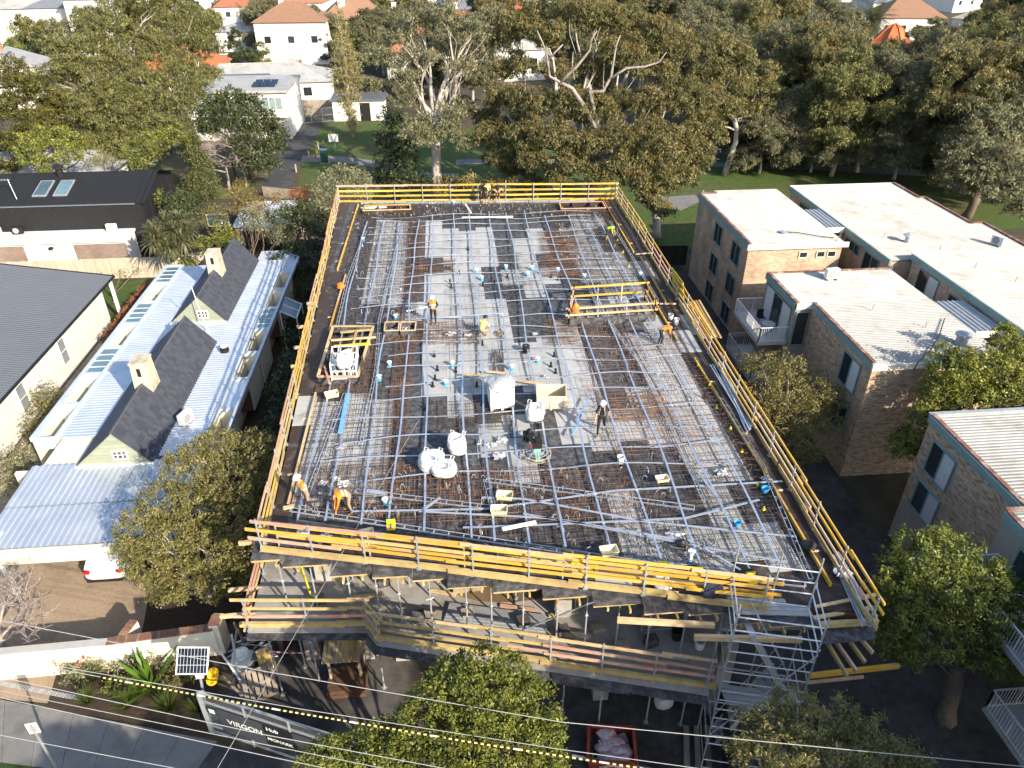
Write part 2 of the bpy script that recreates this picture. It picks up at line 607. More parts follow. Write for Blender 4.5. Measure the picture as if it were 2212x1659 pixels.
for i in range(ns):
	a,b_=i/ns,(i+1)/ns
	q=[fp_a.lerp(fp_b,a),fp_a.lerp(fp_b,b_),fp_c.lerp(fp_d,b_),fp_c.lerp(fp_d,a)]
	c=sum(q,Vector())/4
	q=[c+(p-c)*0.988 for p in q]
	s_=MB().prism([(p.x,p.y) for p in q],0.01,0.055+rnd.uniform(-.004,.004))
	s_.build('slab',m_path,footpath)
px_sheet('verge_lawn',[(-60,1650),(60,1622),(420,1680),(400,1760),(-60,1760)],0.020,M('verge_grass',(0.035,0.06,0.015),0.95,0.4,3,0.4))
px_sheet('road',[(450,1600),(780,1672),(1100,1760),(330,1760)],0.022,m_asphalt)
# ================================================================== THE BUILDING SITE
ZD=7.6
ZL=4.45
NL,NR,FR,FL=Vector((-7.1,20.0,0)),Vector((13.0,15.0,0)),Vector((13.6,57.2,0)),Vector((-8.6,58.5,0))
DECK=[(NL.x,NL.y),(NR.x,NR.y),(FR.x,FR.y),(FL.x,FL.y)]
def yfront(x):
	return 20.0-(x+7.1)*(5.0/20.1)
bld=thing('unfinished_building','unfinished concrete building with black and grey formwork deck full of steel reinforcement','building',(2.5,38,0))
deck=MB().prism(DECK,ZD-0.34,ZD-0.045).build('deck',m_darktim,bld)
GREY=[(925,486,1062,560),(1125,490,1176,600),(945,540,1060,600),(1100,535,1166,600),(915,596,1062,660),(1128,590,1190,660),
		(865,655,1000,705),(1025,660,1090,760),(905,700,1090,745),(1180,690,1240,745),(900,740,1048,840),(1092,730,1270,842),
		(970,830,1056,880),(1186,835,1320,910),(895,865,935,945),(1056,920,1142,1010),(1190,885,1360,990),
		(1310,1095,1725,1250),(655,870,850,1090),(1380,700,1500,970),(795,483,890,672),(1226,466,1300,610),(1285,555,1390,655),(1460,960,1580,1085),(1440,860,1540,960)]
pw,pl=1.22,2.44
ix=0
x=-9.0
while x<14:
	y=14.6+(0.6 if ix % 2 else 0)
	while y<59:
		poly=clip_poly([(x+.004,y+.004),(x+pw-.004,y+.004),(x+pw-.004,y+pl-.004),(x+.004,y+pl-.004)],DECK)
		if len(poly)>=3:
			cxp=sum(p[0] for p in poly)/len(poly)
			cyp=sum(p[1] for p in poly)/len(poly)
			u,v=PX((cxp,cyp,ZD))
			g=any(a<=u<=c_ and b_<=v<=d for a,b_,c_,d in GREY)
			edge=cxp<lerp(-7.1,-8.6,(cyp-20)/38)+.9 or cxp>11.6 or cyp<yfront(cxp)+1.0
			m=m_greyply if g else (m_formbrown if edge else m_formply)
			MB().prism(poly,ZD-0.03,ZD+rnd.uniform(-.006,.004)).build('formwork_panel',m,deck)
		y+=pl
	x+=pw
	ix+=1
lowfront=[P(535,1366,ZL),P(792,1366,ZL),P(815,1394,ZL),P(1190,1450,ZL),P(1530,1502,ZL)]
slab_poly=[(p.x,p.y) for p in lowfront]+[(9.3,17.4),(13.2,17.2),(13.4,57),(-8.4,58)]
MB().prism(slab_poly,ZL-0.28,ZL).build('floor_slab',M('dusty_slab',(0.29,0.28,0.265),0.92,0.18,1.0,0.15,col2=(0.20,0.17,0.135),fac2=0.4,scale2=0.45),bld)
for x,y in ((-5.6,21.2),(-0.6,24.6),(3.6,18.6),(6.9,24),(10.8,19),(-5.6,30),(2,32),(9,31)):
	MB().box(x-.3,x+.3,y-.2,y+.2,ZL,ZD-.34).build('column',m_conc,bld)
for x,y in ((-6.6,21.0),(-2.8,20.6),(1.2,19.2),(5.2,18.0),(9.6,17.0),(-2,27),(6,26)):
	MB().box(x-.3,x+.3,y-.2,y+.2,0.012,ZL-.28).build('column',m_conc,bld)
MB().box(-7.6,13.2,38,38.2,ZL,ZD-.34).build('wall',m_conc,bld)
MB().box(4.2,4.45,21,30,ZL,ZD-.34).build('wall',m_conc,bld)
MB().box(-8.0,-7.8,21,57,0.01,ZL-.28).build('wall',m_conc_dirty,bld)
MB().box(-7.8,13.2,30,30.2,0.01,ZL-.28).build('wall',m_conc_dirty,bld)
bw=MB()
for r_ in range(9):
	for k in range(4):
		ox=0.2 if r_ % 2 else 0
		bw.box(-5.6+k*.4+ox,-5.6+k*.4+.385+ox,20.6,20.78,.02+r_*.2,.02+r_*.2+.188,pc=rnd.random())
bw.build('block_wall',m_conc,bld)
def guard_rail(name,label,pts,z,rows,board=4.8,gap=2.3,seed=1,out=0.0,postmat=None,overlap=0.35,toe=None):
	r=random.Random(seed)
	pts=[Vector((p[0],p[1],z)) for p in pts]
	t=thing(name,label,'guard rail',tuple((pts[0]+pts[-1])/2))
	top=max(q[0] for q in rows)+0.08
	for k in range(len(pts)-1):
		a,b=pts[k],pts[k+1]
		L=(b-a).length
		d=(b-a)/L
		nrm=Vector((-d.y,d.x,0))
		n=max(1,int(round(L/gap)))
		for i in range(n+(1 if k==len(pts)-2 else 0)):
			p=a+d*(L*i/n)+nrm*out
			pm=MB()
			pm.beam(p+Z3*0.02,p+Z3*(top+r.uniform(-.03,.06)),0.05,0.05)
			pm.box(p.x-.08,p.x+.08,p.y-.08,p.y+.08,p.z,p.z+.02)
			for (h,th,ht,mm) in rows:
				pm.box(p.x-.045,p.x+.045,p.y-.045,p.y+.045,p.z+h-.06,p.z+h+.02)
			pm.build('post',postmat or m_galv,t)
		for ri,(h,th,ht,mm) in enumerate(rows):
			s=-r.uniform(0,0.5)
			i=0
			while s<L:
				e=min(s+board*r.uniform(0.8,1.15),L+r.uniform(.1,.35))
				off=nrm*(0.05+(0.05 if i % 2 else 0.0))*(1 if out>=0 else -1)
				w0,w1=r.uniform(-.035,.035),r.uniform(-.035,.035)
				m=r.choice(mm)
				MB().beam(a+d*s+off+Z3*(h+w0),a+d*e+off+Z3*(h+w1),th,ht).build('rail_board',m,t)
				s=e-overlap
				i+=1
				if e>=L:
					break
	return t
YEL0=[m_lvl,m_lvl,m_lvl,m_lvl,m_pink,m_pale]
FRT=[m_lvl,m_lvl,m_pink,m_pale,m_pale,m_ochre]
inset=Vector((0,0,0))
guard_rail('guard_rail','yellow guard rail along the far end of the deck in front of the gum trees',[(FL.x,FL.y),(FR.x,FR.y)],ZD,
	[(.08,.045,.13,[m_lvl]),(.48,.045,.14,[m_lvl]),(.90,.045,.14,[m_lvl]),(1.32,.045,.14,[m_lvl,m_lvl,m_pink])],5.0,2.3,3)
guard_rail('guard_rail','timber guard rail along the left deck edge above the zinc roofed house',[(FL.x,FL.y),(-8.05,45),(-7.65,34),(NL.x,NL.y)],ZD,
	[(.12,.05,.16,[m_ochre]),(.5,.05,.10,[m_lvl,m_pale]),(.85,.05,.10,[m_lvl,m_ochre,m_pale]),(1.15,.05,.10,[m_lvl,m_pink,m_lvl])],5.0,2.0,4,out=-.06)
guard_rail('guard_rail','long timber guard rail along the right deck edge facing the brick flats',[(FR.x,FR.y),(13.4,45),(13.1,30),(12.75,14.6)],ZD,
	[(.14,.05,.18,[m_ochre]),(.5,.05,.10,[m_lvl,m_pink,m_pale]),(.85,.05,.10,[m_lvl,m_pink,m_pale]),(1.2,.05,.10,[m_lvl,m_lvl,m_lvl])],5.4,2.2,5,out=.06)
guard_rail('guard_rail','upper front guard rail of yellow and pink boards above the black ply sheets',[(NL.x-.1,NL.y-.35),(9.6,yfront(9.6)-.35)],ZD,
	[(.10,.14,.20,[m_ochre]),(.56,.05,.12,[m_lvl,m_pink]),(.98,.05,.12,FRT),(1.40,.05,.12,FRT)],4.2,2.0,9,out=.05)
t=thing('kickboard_rail','inner line of yellow boards just behind the upper front guard rail','guard rail',(1,18,ZD))
for i in range(5):
	a=Vector((-6.6+i*3.3,yfront(-6.6+i*3.3)-.1,ZD+1.12-.02*i))
	b=Vector((-6.6+i*3.3+3.6,yfront(-6.6+i*3.3+3.6)-.1,ZD+1.10-.02*i))
	MB().beam(a,b,.06,.1).build('rail_board',m_lvl,t)
	MB().beam(a+Z3*-.5,b+Z3*-.5,.06,.1).build('rail_board',m_lvl,t)
	MB().beam(a+Vector((0,.03,-1.05)),a+Vector((0,.03,.05)),.05,.05).build('post',m_galv_dull,t)
guard_rail('guard_rail','lower front guard rail of ochre and red boards one storey below the deck',[(p.x,p.y+.22) for p in lowfront],ZL,
	[(.12,.12,.2,[m_ochre]),(.56,.05,.12,[m_pink,m_pink,m_ochre]),(.98,.05,.12,[m_pink,m_ochre]),(1.40,.05,.12,[m_ochre,m_pale])],4.6,2.1,12,out=.05)
lowleft=guard_rail('guard_rail','short lower guard rail returning along the left side under the deck',[(lowfront[0].x+.1,lowfront[0].y+.1),(-8.05,24.5)],ZL,
	[(.5,.05,.11,[m_pink,m_pale]),(.84,.05,.11,[m_pink,m_ochre]),(1.15,.05,.11,[m_pink])],4.6,2.4,14,out=.05)
lp0=thing('lower_platform','black edged ply strip and bearers along the front of the lower slab','platform',(0,17,ZL-.2))
for k in range(len(lowfront)-1):
	a,c_=lowfront[k],lowfront[k+1]
	n=max(1,int((c_-a).length/2.2))
	for i in range(n):
		p,q=a.lerp(c_,i/n),a.lerp(c_,(i+1)/n-.01)
		o_=rnd.uniform(.3,.5)
		MB().prism([(p.x,p.y-o_),(q.x,q.y-o_),(q.x,q.y+.02),(p.x,p.y+.02)],ZL-.07,ZL-.04).build('ply_sheet',m_formply,lp0)
		MB().beam((p.x,p.y-.12,ZL-.17),(q.x,q.y-.12,ZL-.17),.08,.18).build('bearer',rnd.choice([m_ochre,m_greytim,m_formply]),lp0)
plat=thing('front_platform','stepped black ply platform sticking out under the upper front guard rail','platform',(1,17.5,ZD-.2))
rr=random.Random(31)
x=NL.x-.45
k=0
while x<9.9:
	w=rr.uniform(1.15,1.9)
	y1=yfront(x)+.15
	y0=yfront(x+w*.55)-rr.uniform(.62,.85)
	MB().prism([(x,y0),(x+w-.02,y0-rr.uniform(0,.03)),(x+w-.02,y1),(x,y1)],ZD-.10-.012*(k % 3),ZD-.075-.012*(k % 3)).build('ply_sheet',m_formply,plat)
	MB().beam((x,y0+.12,ZD-.2),(x+w-.1,y0+.12,ZD-.2),.07,.15).build('bearer',rr.choice([m_ochre,m_pale]),plat)
	for j in range(2):
		jx=x+w*(.3+.45*j)
		MB().beam((jx,y0-rr.uniform(-.05,.15),ZD-.36),(jx,y1+1.4,ZD-.36),.065,.15).build('joist',rr.choice([m_ochre,m_pale,m_ochre]),plat)
	x+=w
	k+=1
for a,b in (((7.2,14.9),(10.6,14.5)),((4.9,15.8),(8.0,15.3))):
	MB().beam((a[0],a[1],ZD-.35),(b[0],b[1],ZD-.35),.12,.2).build('bearer',m_pale,plat)
for i,(y,z,l) in enumerate(((20.4,ZD-.25,1.1),(33.2,ZD-.3,.8),(35.2,ZD-.3,.9),(37.6,ZD-.3,1.0),(40.6,ZD-.3,.8))):
	xl=lerp(-7.1,-8.6,(y-20)/38.5)
	o=MB().beam((xl-l,y,z),(xl+.6,y+.05,z),.10,.16).build('joist',m_pale,plat)
for i,y in enumerate((19.6,20.9)):
	MB().beam((-9.3,y,ZL-.02),(-8.0,y+.05,ZL-.02),.1,.16).build('joist',m_pale,plat)
def make_prop(h):
	t=thing('steel_prop','steel prop','prop',local=True)
	MB().tube((0,0,.02),(0,0,h*.58),.034,n=8).build('outer_tube',m_galv_dull,t)
	MB().tube((0,0,h*.58),(0,0,h-.02),.027,n=8).build('inner_tube',m_galv_dull,t)
	c=MB().lathe([(.05,0),(.06,.03),(.06,.1),(.04,.12)],(0,0,h*.56),8)
	c.tube((-.13,0,h*.6),(.13,0,h*.6),.012)
	c.build('collar',m_galv,t)
	MB().box(-.09,.09,-.09,.09,0,.02).build('base_plate',m_galv_dull,t)
	MB().box(-.09,.09,-.09,.09,h-.02,h).build('head_plate',m_galv_dull,t)
	return t
props=[]
hp=ZD-.44-ZL
proto=None
xs=[-6.6+i*1.08 for i in range(15)]
for row,(dy,nm) in enumerate(((-.1,'front row'),(1.7,'middle row'),(3.9,'rear row'))):
	for i,x in enumerate(xs):
		if row and i % (2 if row==1 else 3):
			continue
		loc=(x+rr.uniform(-.15,.15),yfront(x)+dy+rr.uniform(-.15,.15),ZL)
		lab='steel prop under the deck, %s in the %s from the left' % (ORD[len([q for q in props if q[0]==row])],nm)
		if proto is None:
			proto=make_prop(hp)
			proto.location=loc
			proto['label']=lab
			o=proto
		else:
			o=copy_thing(proto,loc,rr.uniform(0,3),lab)
		o['group']='steel props under the deck'
		props.append((row,o))
hp2=ZL-.28-.012
proto2=None
for i,(u,v) in enumerate(((612,1500),(690,1470),(830,1485),(1215,1540),(1290,1590),(1395,1560),(1470,1565),(660,1440))):
	p=P(u,v,0.012)
	lab=['leftmost steel prop standing on the ground under the lower slab','third steel prop from the left on the ground under the lower slab',
	'steel prop on the ground beside the stacked planks','steel prop on the ground just right of the big round tree','steel prop with braced legs on the ground above the red skip',
	'steel prop on the dark ground right of the braced prop','rightmost steel prop on the ground, left of the scaffold tower','second steel prop from the left on the ground under the lower slab'][i]
	if proto2 is None:
		proto2=make_prop(hp2)
		proto2.location=p
		proto2['label']=lab
		o=proto2
	else:
		o=copy_thing(proto2,p,0.3*i,lab)
	o['group']='steel props on the ground'
# ------------------------------------------------------------------ reinforcement mats (too many bars to count)
def rebar_zone(uv,sx,sy,z=ZD+.07,m=None,seed=0,jit=.03,r=.011,label='',verts=0,broken=0.15):
	rg=random.Random(seed)
	poly=[(p.x,p.y) for p in (P(u,v,ZD+.07) for u,v in uv)]
	a=sum(poly[i][0]*poly[(i+1) % len(poly)][1]-poly[(i+1) % len(poly)][0]*poly[i][1] for i in range(len(poly)))
	if a<0:
		poly.reverse()
	poly=clip_poly(poly,[(NL.x+.6,NL.y+.75),(NR.x-.9,NR.y+.9),(FR.x-1.2,FR.y-.55),(FL.x+1.2,FL.y-.55)])
	b=MB()
	def span(axis,c):
		hits=[]
		n=len(poly)
		for i in range(n):
			p,q=poly[i],poly[(i+1) % n]
			if (p[axis]-c)*(q[axis]-c)<0:
				t_=(c-p[axis])/(q[axis]-p[axis])
				hits.append(p[1-axis]+(q[1-axis]-p[1-axis])*t_)
		return (min(hits),max(hits)) if len(hits)>=2 else None
	for axis,sp in ((0,sx),(1,sy)):
		if not sp:
			continue
		lo,hi=min(p[axis] for p in poly),max(p[axis] for p in poly)
		c=lo+sp*.5
		while c<hi:
			s=span(axis,c)
			if s:
				a0,a1=s
				pieces=[(a0,a1)]
				if a1-a0>4 and rg.random()<.7:
					k=rg.uniform(.3,.7)
					mid=lerp(a0,a1,k)
					pieces=[(a0,mid+.4),(mid,a1)]
				for (q0,q1) in pieces:
					if rg.random()<broken:
						q0=lerp(q0,q1,rg.uniform(0,.5))
					j0,j1=rg.uniform(-jit,jit),rg.uniform(-jit,jit)
					zz=z+(0.02 if axis else 0)+rg.choice((0,0,.06,.13))
					e0,e1=rg.uniform(-.12,.12),rg.uniform(-.12,.12)
					if axis==0:
						b.tube((c+j0,q0+e0,zz),(c+j1,q1+e1,zz),r,n=3,cap=False)
					else:
						b.tube((q0+e0,c+j0,zz),(q1+e1,c+j1,zz),r,n=3,cap=False)
			c+=sp*rg.uniform(.75,1.25)
	cx0,cx1=min(p[0] for p in poly),max(p[0] for p in poly)
	cy0,cy1=min(p[1] for p in poly),max(p[1] for p in poly)
	for _ in range(verts):
		for _t in range(10):
			xx,yy=rg.uniform(cx0,cx1),rg.uniform(cy0,cy1)
			if inpoly(xx,yy,poly):
				break
		else:
			continue
		hh=rg.uniform(.2,.5)
		b.tube((xx,yy,ZD+.02),(xx+rg.uniform(-.08,.08),yy+rg.uniform(-.08,.08),ZD+hh),r,n=3,cap=False)
	o=b.build('rebar_mat',m or m_rebar)
	o['kind']='stuff'
	tag(o,label,'rebar')
	return o
rebar_zone([(760,455),(900,455),(845,705),(690,705)],.28,.22,m=m_rebar_dark,seed=1,verts=160,label='dark reinforcing mesh over the far left bay of the deck')
rebar_zone([(880,478),(918,478),(868,1075),(822,1075)],.10,.16,m=m_rebar,seed=2,r=.011,label='rusty reinforcing cage running down the left middle of the deck')
rebar_zone([(630,1008),(1330,1008),(1450,1130),(1000,1150),(610,1095)],.19,.18,m=m_rebar,seed=3,r=.011,jit=.10,verts=420,label='dense rusty reinforcing across the near end of the deck')
rebar_zone([(690,845),(880,745),(840,1095),(615,1095)],.30,.20,m=m_rebar_dark,seed=4,verts=120,label='reinforcing mesh over the near left bay of the deck')
rebar_zone([(1172,450),(1318,450),(1425,640),(1235,640)],.26,.15,m=m_rebar_dark,seed=5,verts=120,jit=.06,label='dark reinforcing mesh over the far right bay of the deck')
rebar_zone([(1235,700),(1500,715),(1640,1010),(1290,1010)],.34,.24,m=m_rebar,seed=6,jit=.08,verts=160,label='rusty reinforcing over the right middle bay of the deck')
rebar_zone([(782,442),(1310,436),(1318,470),(772,478)],.14,.16,m=m_rebar_dark,seed=7,verts=260,label='reinforcing cage along the far edge beam of the deck')
rebar_zone([(1330,1008),(1640,1008),(1735,1235),(1440,1205)],.22,.17,m=m_rebar_dark,seed=8,verts=80,label='reinforcing mesh over the near right corner of the deck')
rebar_zone([(905,562),(985,562),(978,594),(898,594)],.14,.09,m=m_rebar,seed=9,label='small rusty reinforcing patch left of the grey sheets')
rebar_zone([(1165,500),(1245,500),(1258,600),(1172,600)],.28,.075,m=m_rebar,seed=10,r=.012,jit=.06,label='dense rusty bars right of the far grey sheets')
rebar_zone([(1175,690),(1240,690),(1250,745),(1180,745)],.25,.08,m=m_rebar,seed=11,jit=.06,label='rusty bars in front of the railed stair opening')
rebar_zone([(1290,850),(1430,850),(1450,912),(1300,912)],.5,.07,m=m_rebar,seed=12,r=.013,jit=.10,label='bundle of orange rusty bars right of the walking worker')
rebar_zone([(820,690),(1045,700),(1040,745),(815,742)],.13,.16,m=m_rebar,seed=13,verts=120,label='rusty reinforcing band across the middle of the deck')
rebar_zone([(690,715),(820,715),(800,860),(665,850)],.16,.18,m=m_rebar,seed=14,verts=60,label='rusty reinforcing around the left shaft opening')
rebar_zone([(925,868),(1100,868),(1100,930),(922,930)],.22,.16,m=m_rebar_dark,seed=15,verts=40,label='thin dark bars left of the white crate')
rebar_zone([(1450,1130),(1000,1150),(1330,1200),(1560,1235)],.2,.2,m=m_rebar_dark,seed=16,verts=60,label='reinforcing mesh behind the front guard rail')
rebar_zone([(1075,545),(1130,545),(1140,660),(1078,660)],.35,.3,m=m_rebar_dark,seed=17,label='few dark bars over the black sheets near the deck middle')
rebar_zone([(970,600),(1180,600),(1180,850),(960,850)],1.1,1.3,m=m_rebar_dark,seed=18,label='thin scattered bars over the grey sheets of the deck middle')
def bar_bundle(label,u,v,n,L,tilt,seed,spread=.25):
	rg=random.Random(seed)
	p=P(u,v,ZD+.05)
	th=thing('bar_bundle',label,'rebar',tuple(p))
	for i in range(n):
		a=rg.uniform(-.12,.12)+tilt
		d=Vector((math.sin(a),math.cos(a),rg.uniform(.0,.06)))
		q=p+Vector((rg.uniform(-spread,spread),rg.uniform(-.3,.3),rg.uniform(.03,.12)))
		MB().tube(q-d*L/2,q+d*L/2,.012,n=4).build('bar',m_rebar_dark,th)
bar_bundle('loose bundle of dark bars lying behind the white crate',1075,785,16,2.2,.05,1)
bar_bundle('short bundle of dark bars in front of the white crate',1110,925,14,1.3,.1,2)
bar_bundle('small bundle of dark bars beside the open timber crate',1155,868,12,.9,-.1,3)
# ------------------------------------------------------------------ flat galvanised ducts
def duct(label,pts,w=.075,h=.028,group=None,mat=None):
	b=MB()
	for i in range(len(pts)-1):
		pass
	pts=[Vector(p) for p in pts]
	o=len(b.v)
	for i,p in enumerate(pts):
		d=(pts[min(i+1,len(pts)-1)]-pts[max(i-1,0)])
		d.z=0
		d.normalize()
		s=Vector((-d.y,d.x,0))*(w/2)
		for q in (p-s,p+s,p+s+Z3*h,p-s+Z3*h):
			b.v.append(tuple(q))
	for i in range(len(pts)-1):
		for k in range(4):
			b.f.append((o+i*4+k,o+i*4+(k+1) % 4,o+(i+1)*4+(k+1) % 4,o+(i+1)*4+k))
			b.m.append(0)
	b.f.append((o,o+1,o+2,o+3))
	b.f.append((o+(len(pts)-1)*4+3,o+(len(pts)-1)*4+2,o+(len(pts)-1)*4+1,o+(len(pts)-1)*4))
	b.m+=[0,0]
	bm_=b.build('flat_duct',mat or m_duct)
	me=bm_.data
	bmm=bmesh.new()
	bmm.from_mesh(me)
	bmesh.ops.recalc_face_normals(bmm,faces=bmm.faces)
	bmm.to_mesh(me)
	bmm.free()
	return tag(bm_,label,'duct',group)
XL=[(-6.05,-6.08),(-5.1,-4.72),(-3.8,-3.55),(-2.65,-2.25),(-1.5,-1.13),(.3,.48),(1.12,1.66),(2.35,3.18),(3.5,4.48),(5.2,5.89),(6.83,7.35),(8.25,9.0),(9.7,10.1),(10.93,11.1)]
YT=[54.1,53.1,52.0,50.3,48.85,47.47,45.97,44.7,43.0,41.57,40.2,38.76,36.87,35.5,34.2,32.9,31.7,30.2,28.85,27.3,25.75,24.4,23.1]
rd=random.Random(77)
for i,(x0,x1) in enumerate(XL):
	pts=[]
	ya=max(yfront(x0)+1.25,17.0)
	yb=54.4 if i in (4,5,6,7,8,9) else 53.2
	n=26
	ph=rd.uniform(0,6)
	for k in range(n+1):
		t_=k/n
		pts.append((lerp(x0,x1,t_)+.07*math.sin(ph+t_*9)+.04*math.sin(ph*2+t_*23),lerp(ya,yb,t_),ZD+.22+.06*math.sin(ph+t_*17)))
	duct('%s lengthwise flat duct from the left rail, silvery blue strip over the reinforcing' % ORD[i].capitalize(),pts,.078,.03,'lengthwise flat ducts on the deck')
for i,y0 in enumerate(YT):
	xa=lerp(-5.9,-5.2,rd.random())
	xb=rd.uniform(10.6,11.6)
	if 35<y0<38:
		xb=7.0
	if y0<34 and y0>30:
		xa=-3.4
	pts=[]
	n=30
	ph=rd.uniform(0,6)
	for k in range(n+1):
		t_=k/n
		xx=lerp(xa,xb,t_)
		pts.append((xx,y0+.05*math.sin(ph+t_*7)+.03*math.sin(ph*3+t_*19)+.14*math.sin(t_*math.pi)-.12*t_,ZD+.18+.10*math.sin(ph+t_*13)))
	duct('%s crosswise flat duct from the far rail, wavy silver strip across the deck' % ORD[i].capitalize(),pts,.056,.026,'crosswise flat ducts on the deck',m_duct_sunlit)
for i,(uv,lab) in enumerate((([(905,1105),(1190,1120),(1500,1172),(1600,1232)],'diagonal flat duct sagging towards the scaffold tower'),
	([(760,1105),(1050,1100),(1330,1060),(1690,1040)],'flat duct bending up from the front left towards the right rail'),
	([(1000,1140),(1150,1135),(1480,1120),(1640,1080)],'nearest crosswise flat duct rising to the right'),
	([(1040,1075),(1130,1078),(1400,1128),(1720,1160)],'flat duct crossing the grey sheets of the near right corner'),
	([(1130,1110),(1350,1150),(1560,1190),(1700,1215)],'lowest flat duct ending beside the scaffold tower'))):
	pts=[]
	q=[P(u,v,ZD+.2) for u,v in uv]
	for k in range(len(q)-1):
		for s in range(6):
			pts.append(q[k].lerp(q[k+1],s/6))
	pts.append(q[-1])
	duct(lab,pts,.08,.028,'loose flat ducts near the front rail',m_duct_sunlit)
# ------------------------------------------------------------------ light steel ladder trusses used as bar chairs
def ladder(label,uv,w=.16,step=.55,z=ZD+.24,m=None):
	q=[P(u,v,z) for u,v in uv]
	t=thing('ladder_truss',label,'truss',tuple(q[0]))
	for k in range(len(q)-1):
		a,b=q[k],q[k+1]
		d=(b-a)
		L=d.length
		d /= L
		s=Vector((-d.y,d.x,0))*(w/2)
		for sg in (-1,1):
			MB().beam(a+s*sg,b+s*sg,.022,.03).build('chord',m or m_galv,t)
		MB().beam(a+Z3*-.14,b+Z3*-.14,.02,.02).build('chord',m or m_galv,t)
		n=int(L/step)
		for i in range(n+1):
			p=a+d*(L*i/max(n,1))
			rb=MB()
			rb.beam(p-s*1.1,p+s*1.1,.028,.015)
			rb.beam(p+s,p+Z3*-.2,.02,.02)
			rb.build('rung',m or m_galv,t)
	return t
ladder('long galvanised ladder truss just behind the front guard rail',[(628,1100),(1100,1172),(1600,1248),(1740,1262)],.2)
ladder('zigzag galvanised ladder truss across the near reinforcing',[(768,1060),(1065,1096),(1050,1036),(1500,1096)],.22)
ladder('galvanised ladder truss along the left edge beside the orange vest workers',[(745,850),(705,960),(655,1092)],.16)
ladder('galvanised ladder truss along the far left edge of the deck',[(790,500),(752,600),(728,705)],.14)
ladder('galvanised ladder truss along the right edge near the scaffold tower',[(1558,860),(1650,1010),(1752,1250)],.16)
ladder('galvanised ladder truss along the far right edge of the deck',[(1318,478),(1375,570),(1420,648)],.14)
ladder('galvanised ladder truss running down the left middle of the deck',[(868,495),(838,610),(820,690),(812,800),(780,960)],.13)
ladder('galvanised ladder truss running down the right middle of the deck',[(1245,560),(1290,660),(1380,780),(1450,920),(1520,1080)],.13)
# ------------------------------------------------------------------ edge form boards and walkways
def board_line(label,name,uv,m,h=.16,w=.07,z=ZD+.1,brk=3.6,cat='form board'):
	q=[P(u,v,z) for u,v in uv]
	t=thing(name,label,cat,tuple(q[0]))
	for k in range(len(q)-1):
		a,b=q[k],q[k+1]
		L=(b-a).length
		n=max(1,int(round(L/brk)))
		for i in range(n):
			p,r_=a.lerp(b,i/n),a.lerp(b,(i+1)/n-.003)
			MB().beam(p,r_,w,h).build('board',rd.choice(m),t)
			MB().beam(p+(r_-p)*.5+Vector((0,0,-.04)),p+(r_-p)*.5+Vector((.35 if u_right else -.35,0,-.09)),.06,.05).build('brace',m_pale,t)
	return t
u_right=False
board_line('orange edge form board along the far left walkway','edge_form',[(774,442),(729,583)],[m_lvl,m_pale])
board_line('orange edge form board along the left walkway above the shaft opening','edge_form',[(747,594),(711,716)],[m_lvl,m_pale])
board_line('weathered edge form board along the near left walkway','edge_form',[(682,850),(622,1092)],[m_greytim,m_pale])
u_right=True
board_line('orange edge form board along the far right walkway','edge_form',[(1301,430),(1369,546)],[m_lvl,m_pink])
board_line('orange edge form board along the right walkway beside the yellow sheet','edge_form',[(1383,555),(1438,652)],[m_lvl,m_pink])
board_line('orange edge form board along the right walkway by the crouching worker','edge_form',[(1417,658),(1462,735)],[m_lvl])
board_line('long orange edge form board along the near right walkway','edge_form',[(1500,775),(1640,1000),(1795,1265)],[m_lvl,m_lvl,m_pink])
board_line('shaded form board behind the front guard rail','edge_form',[(640,1125),(1090,1195),(1590,1275)],[m_greytim,m_pale],.12)
ea=thing('edge_angle','silvery steel edge strip along the far end of the deck','steel strip',(2.5,57,ZD))
for i in range(7):
	a=FL.lerp(FR,.08+.12*i)+Vector((0,-.75,ZD+.14))
	e_=FL.lerp(FR,.08+.12*i+.117)+Vector((0,-.75,ZD+.14))
	MB().beam(a,e_,.03,.24).build('strip',m_galv,ea)
def chairs(label,uv,n,seed):
	rg=random.Random(seed)
	b=MB()
	for _ in range(n):
		u=lerp(uv[0],uv[2],rg.random())
		v=lerp(uv[1],uv[3],rg.random())
		p=P(u,v,ZD+.02)
		h=rg.uniform(.1,.26)
		k=rg.random()*3
		d=Vector((math.cos(k),math.sin(k),0))*rg.uniform(.05,.14)
		b.beam(p-d,p-d*.5+Z3*h,.02,.02)
		b.beam(p+d,p+d*.5+Z3*h,.02,.02)
		b.beam(p-d*.6+Z3*h,p+d*.6+Z3*h,.03,.02)
	o=b.build('bar_chairs',m_galv)
	tag(o,label,'bar chairs',None,'stuff')
chairs('scattered little steel bar chairs at the far end of the deck',(785,444,1300,470),170,1)
chairs('scattered little steel bar chairs along the left half of the deck',(770,480,900,700),90,2)
chairs('scattered little steel bar chairs along the near end of the deck',(660,1010,1450,1130),110,3)
chairs('scattered little steel bar chairs on the right half of the deck',(1200,480,1340,600),60,4)
chairs('scattered little steel bar chairs in the right middle bay',(1280,700,1500,1000),50,5)
chairs('scattered little steel bar chairs behind the front rail',(1000,1140,1600,1215),80,6)
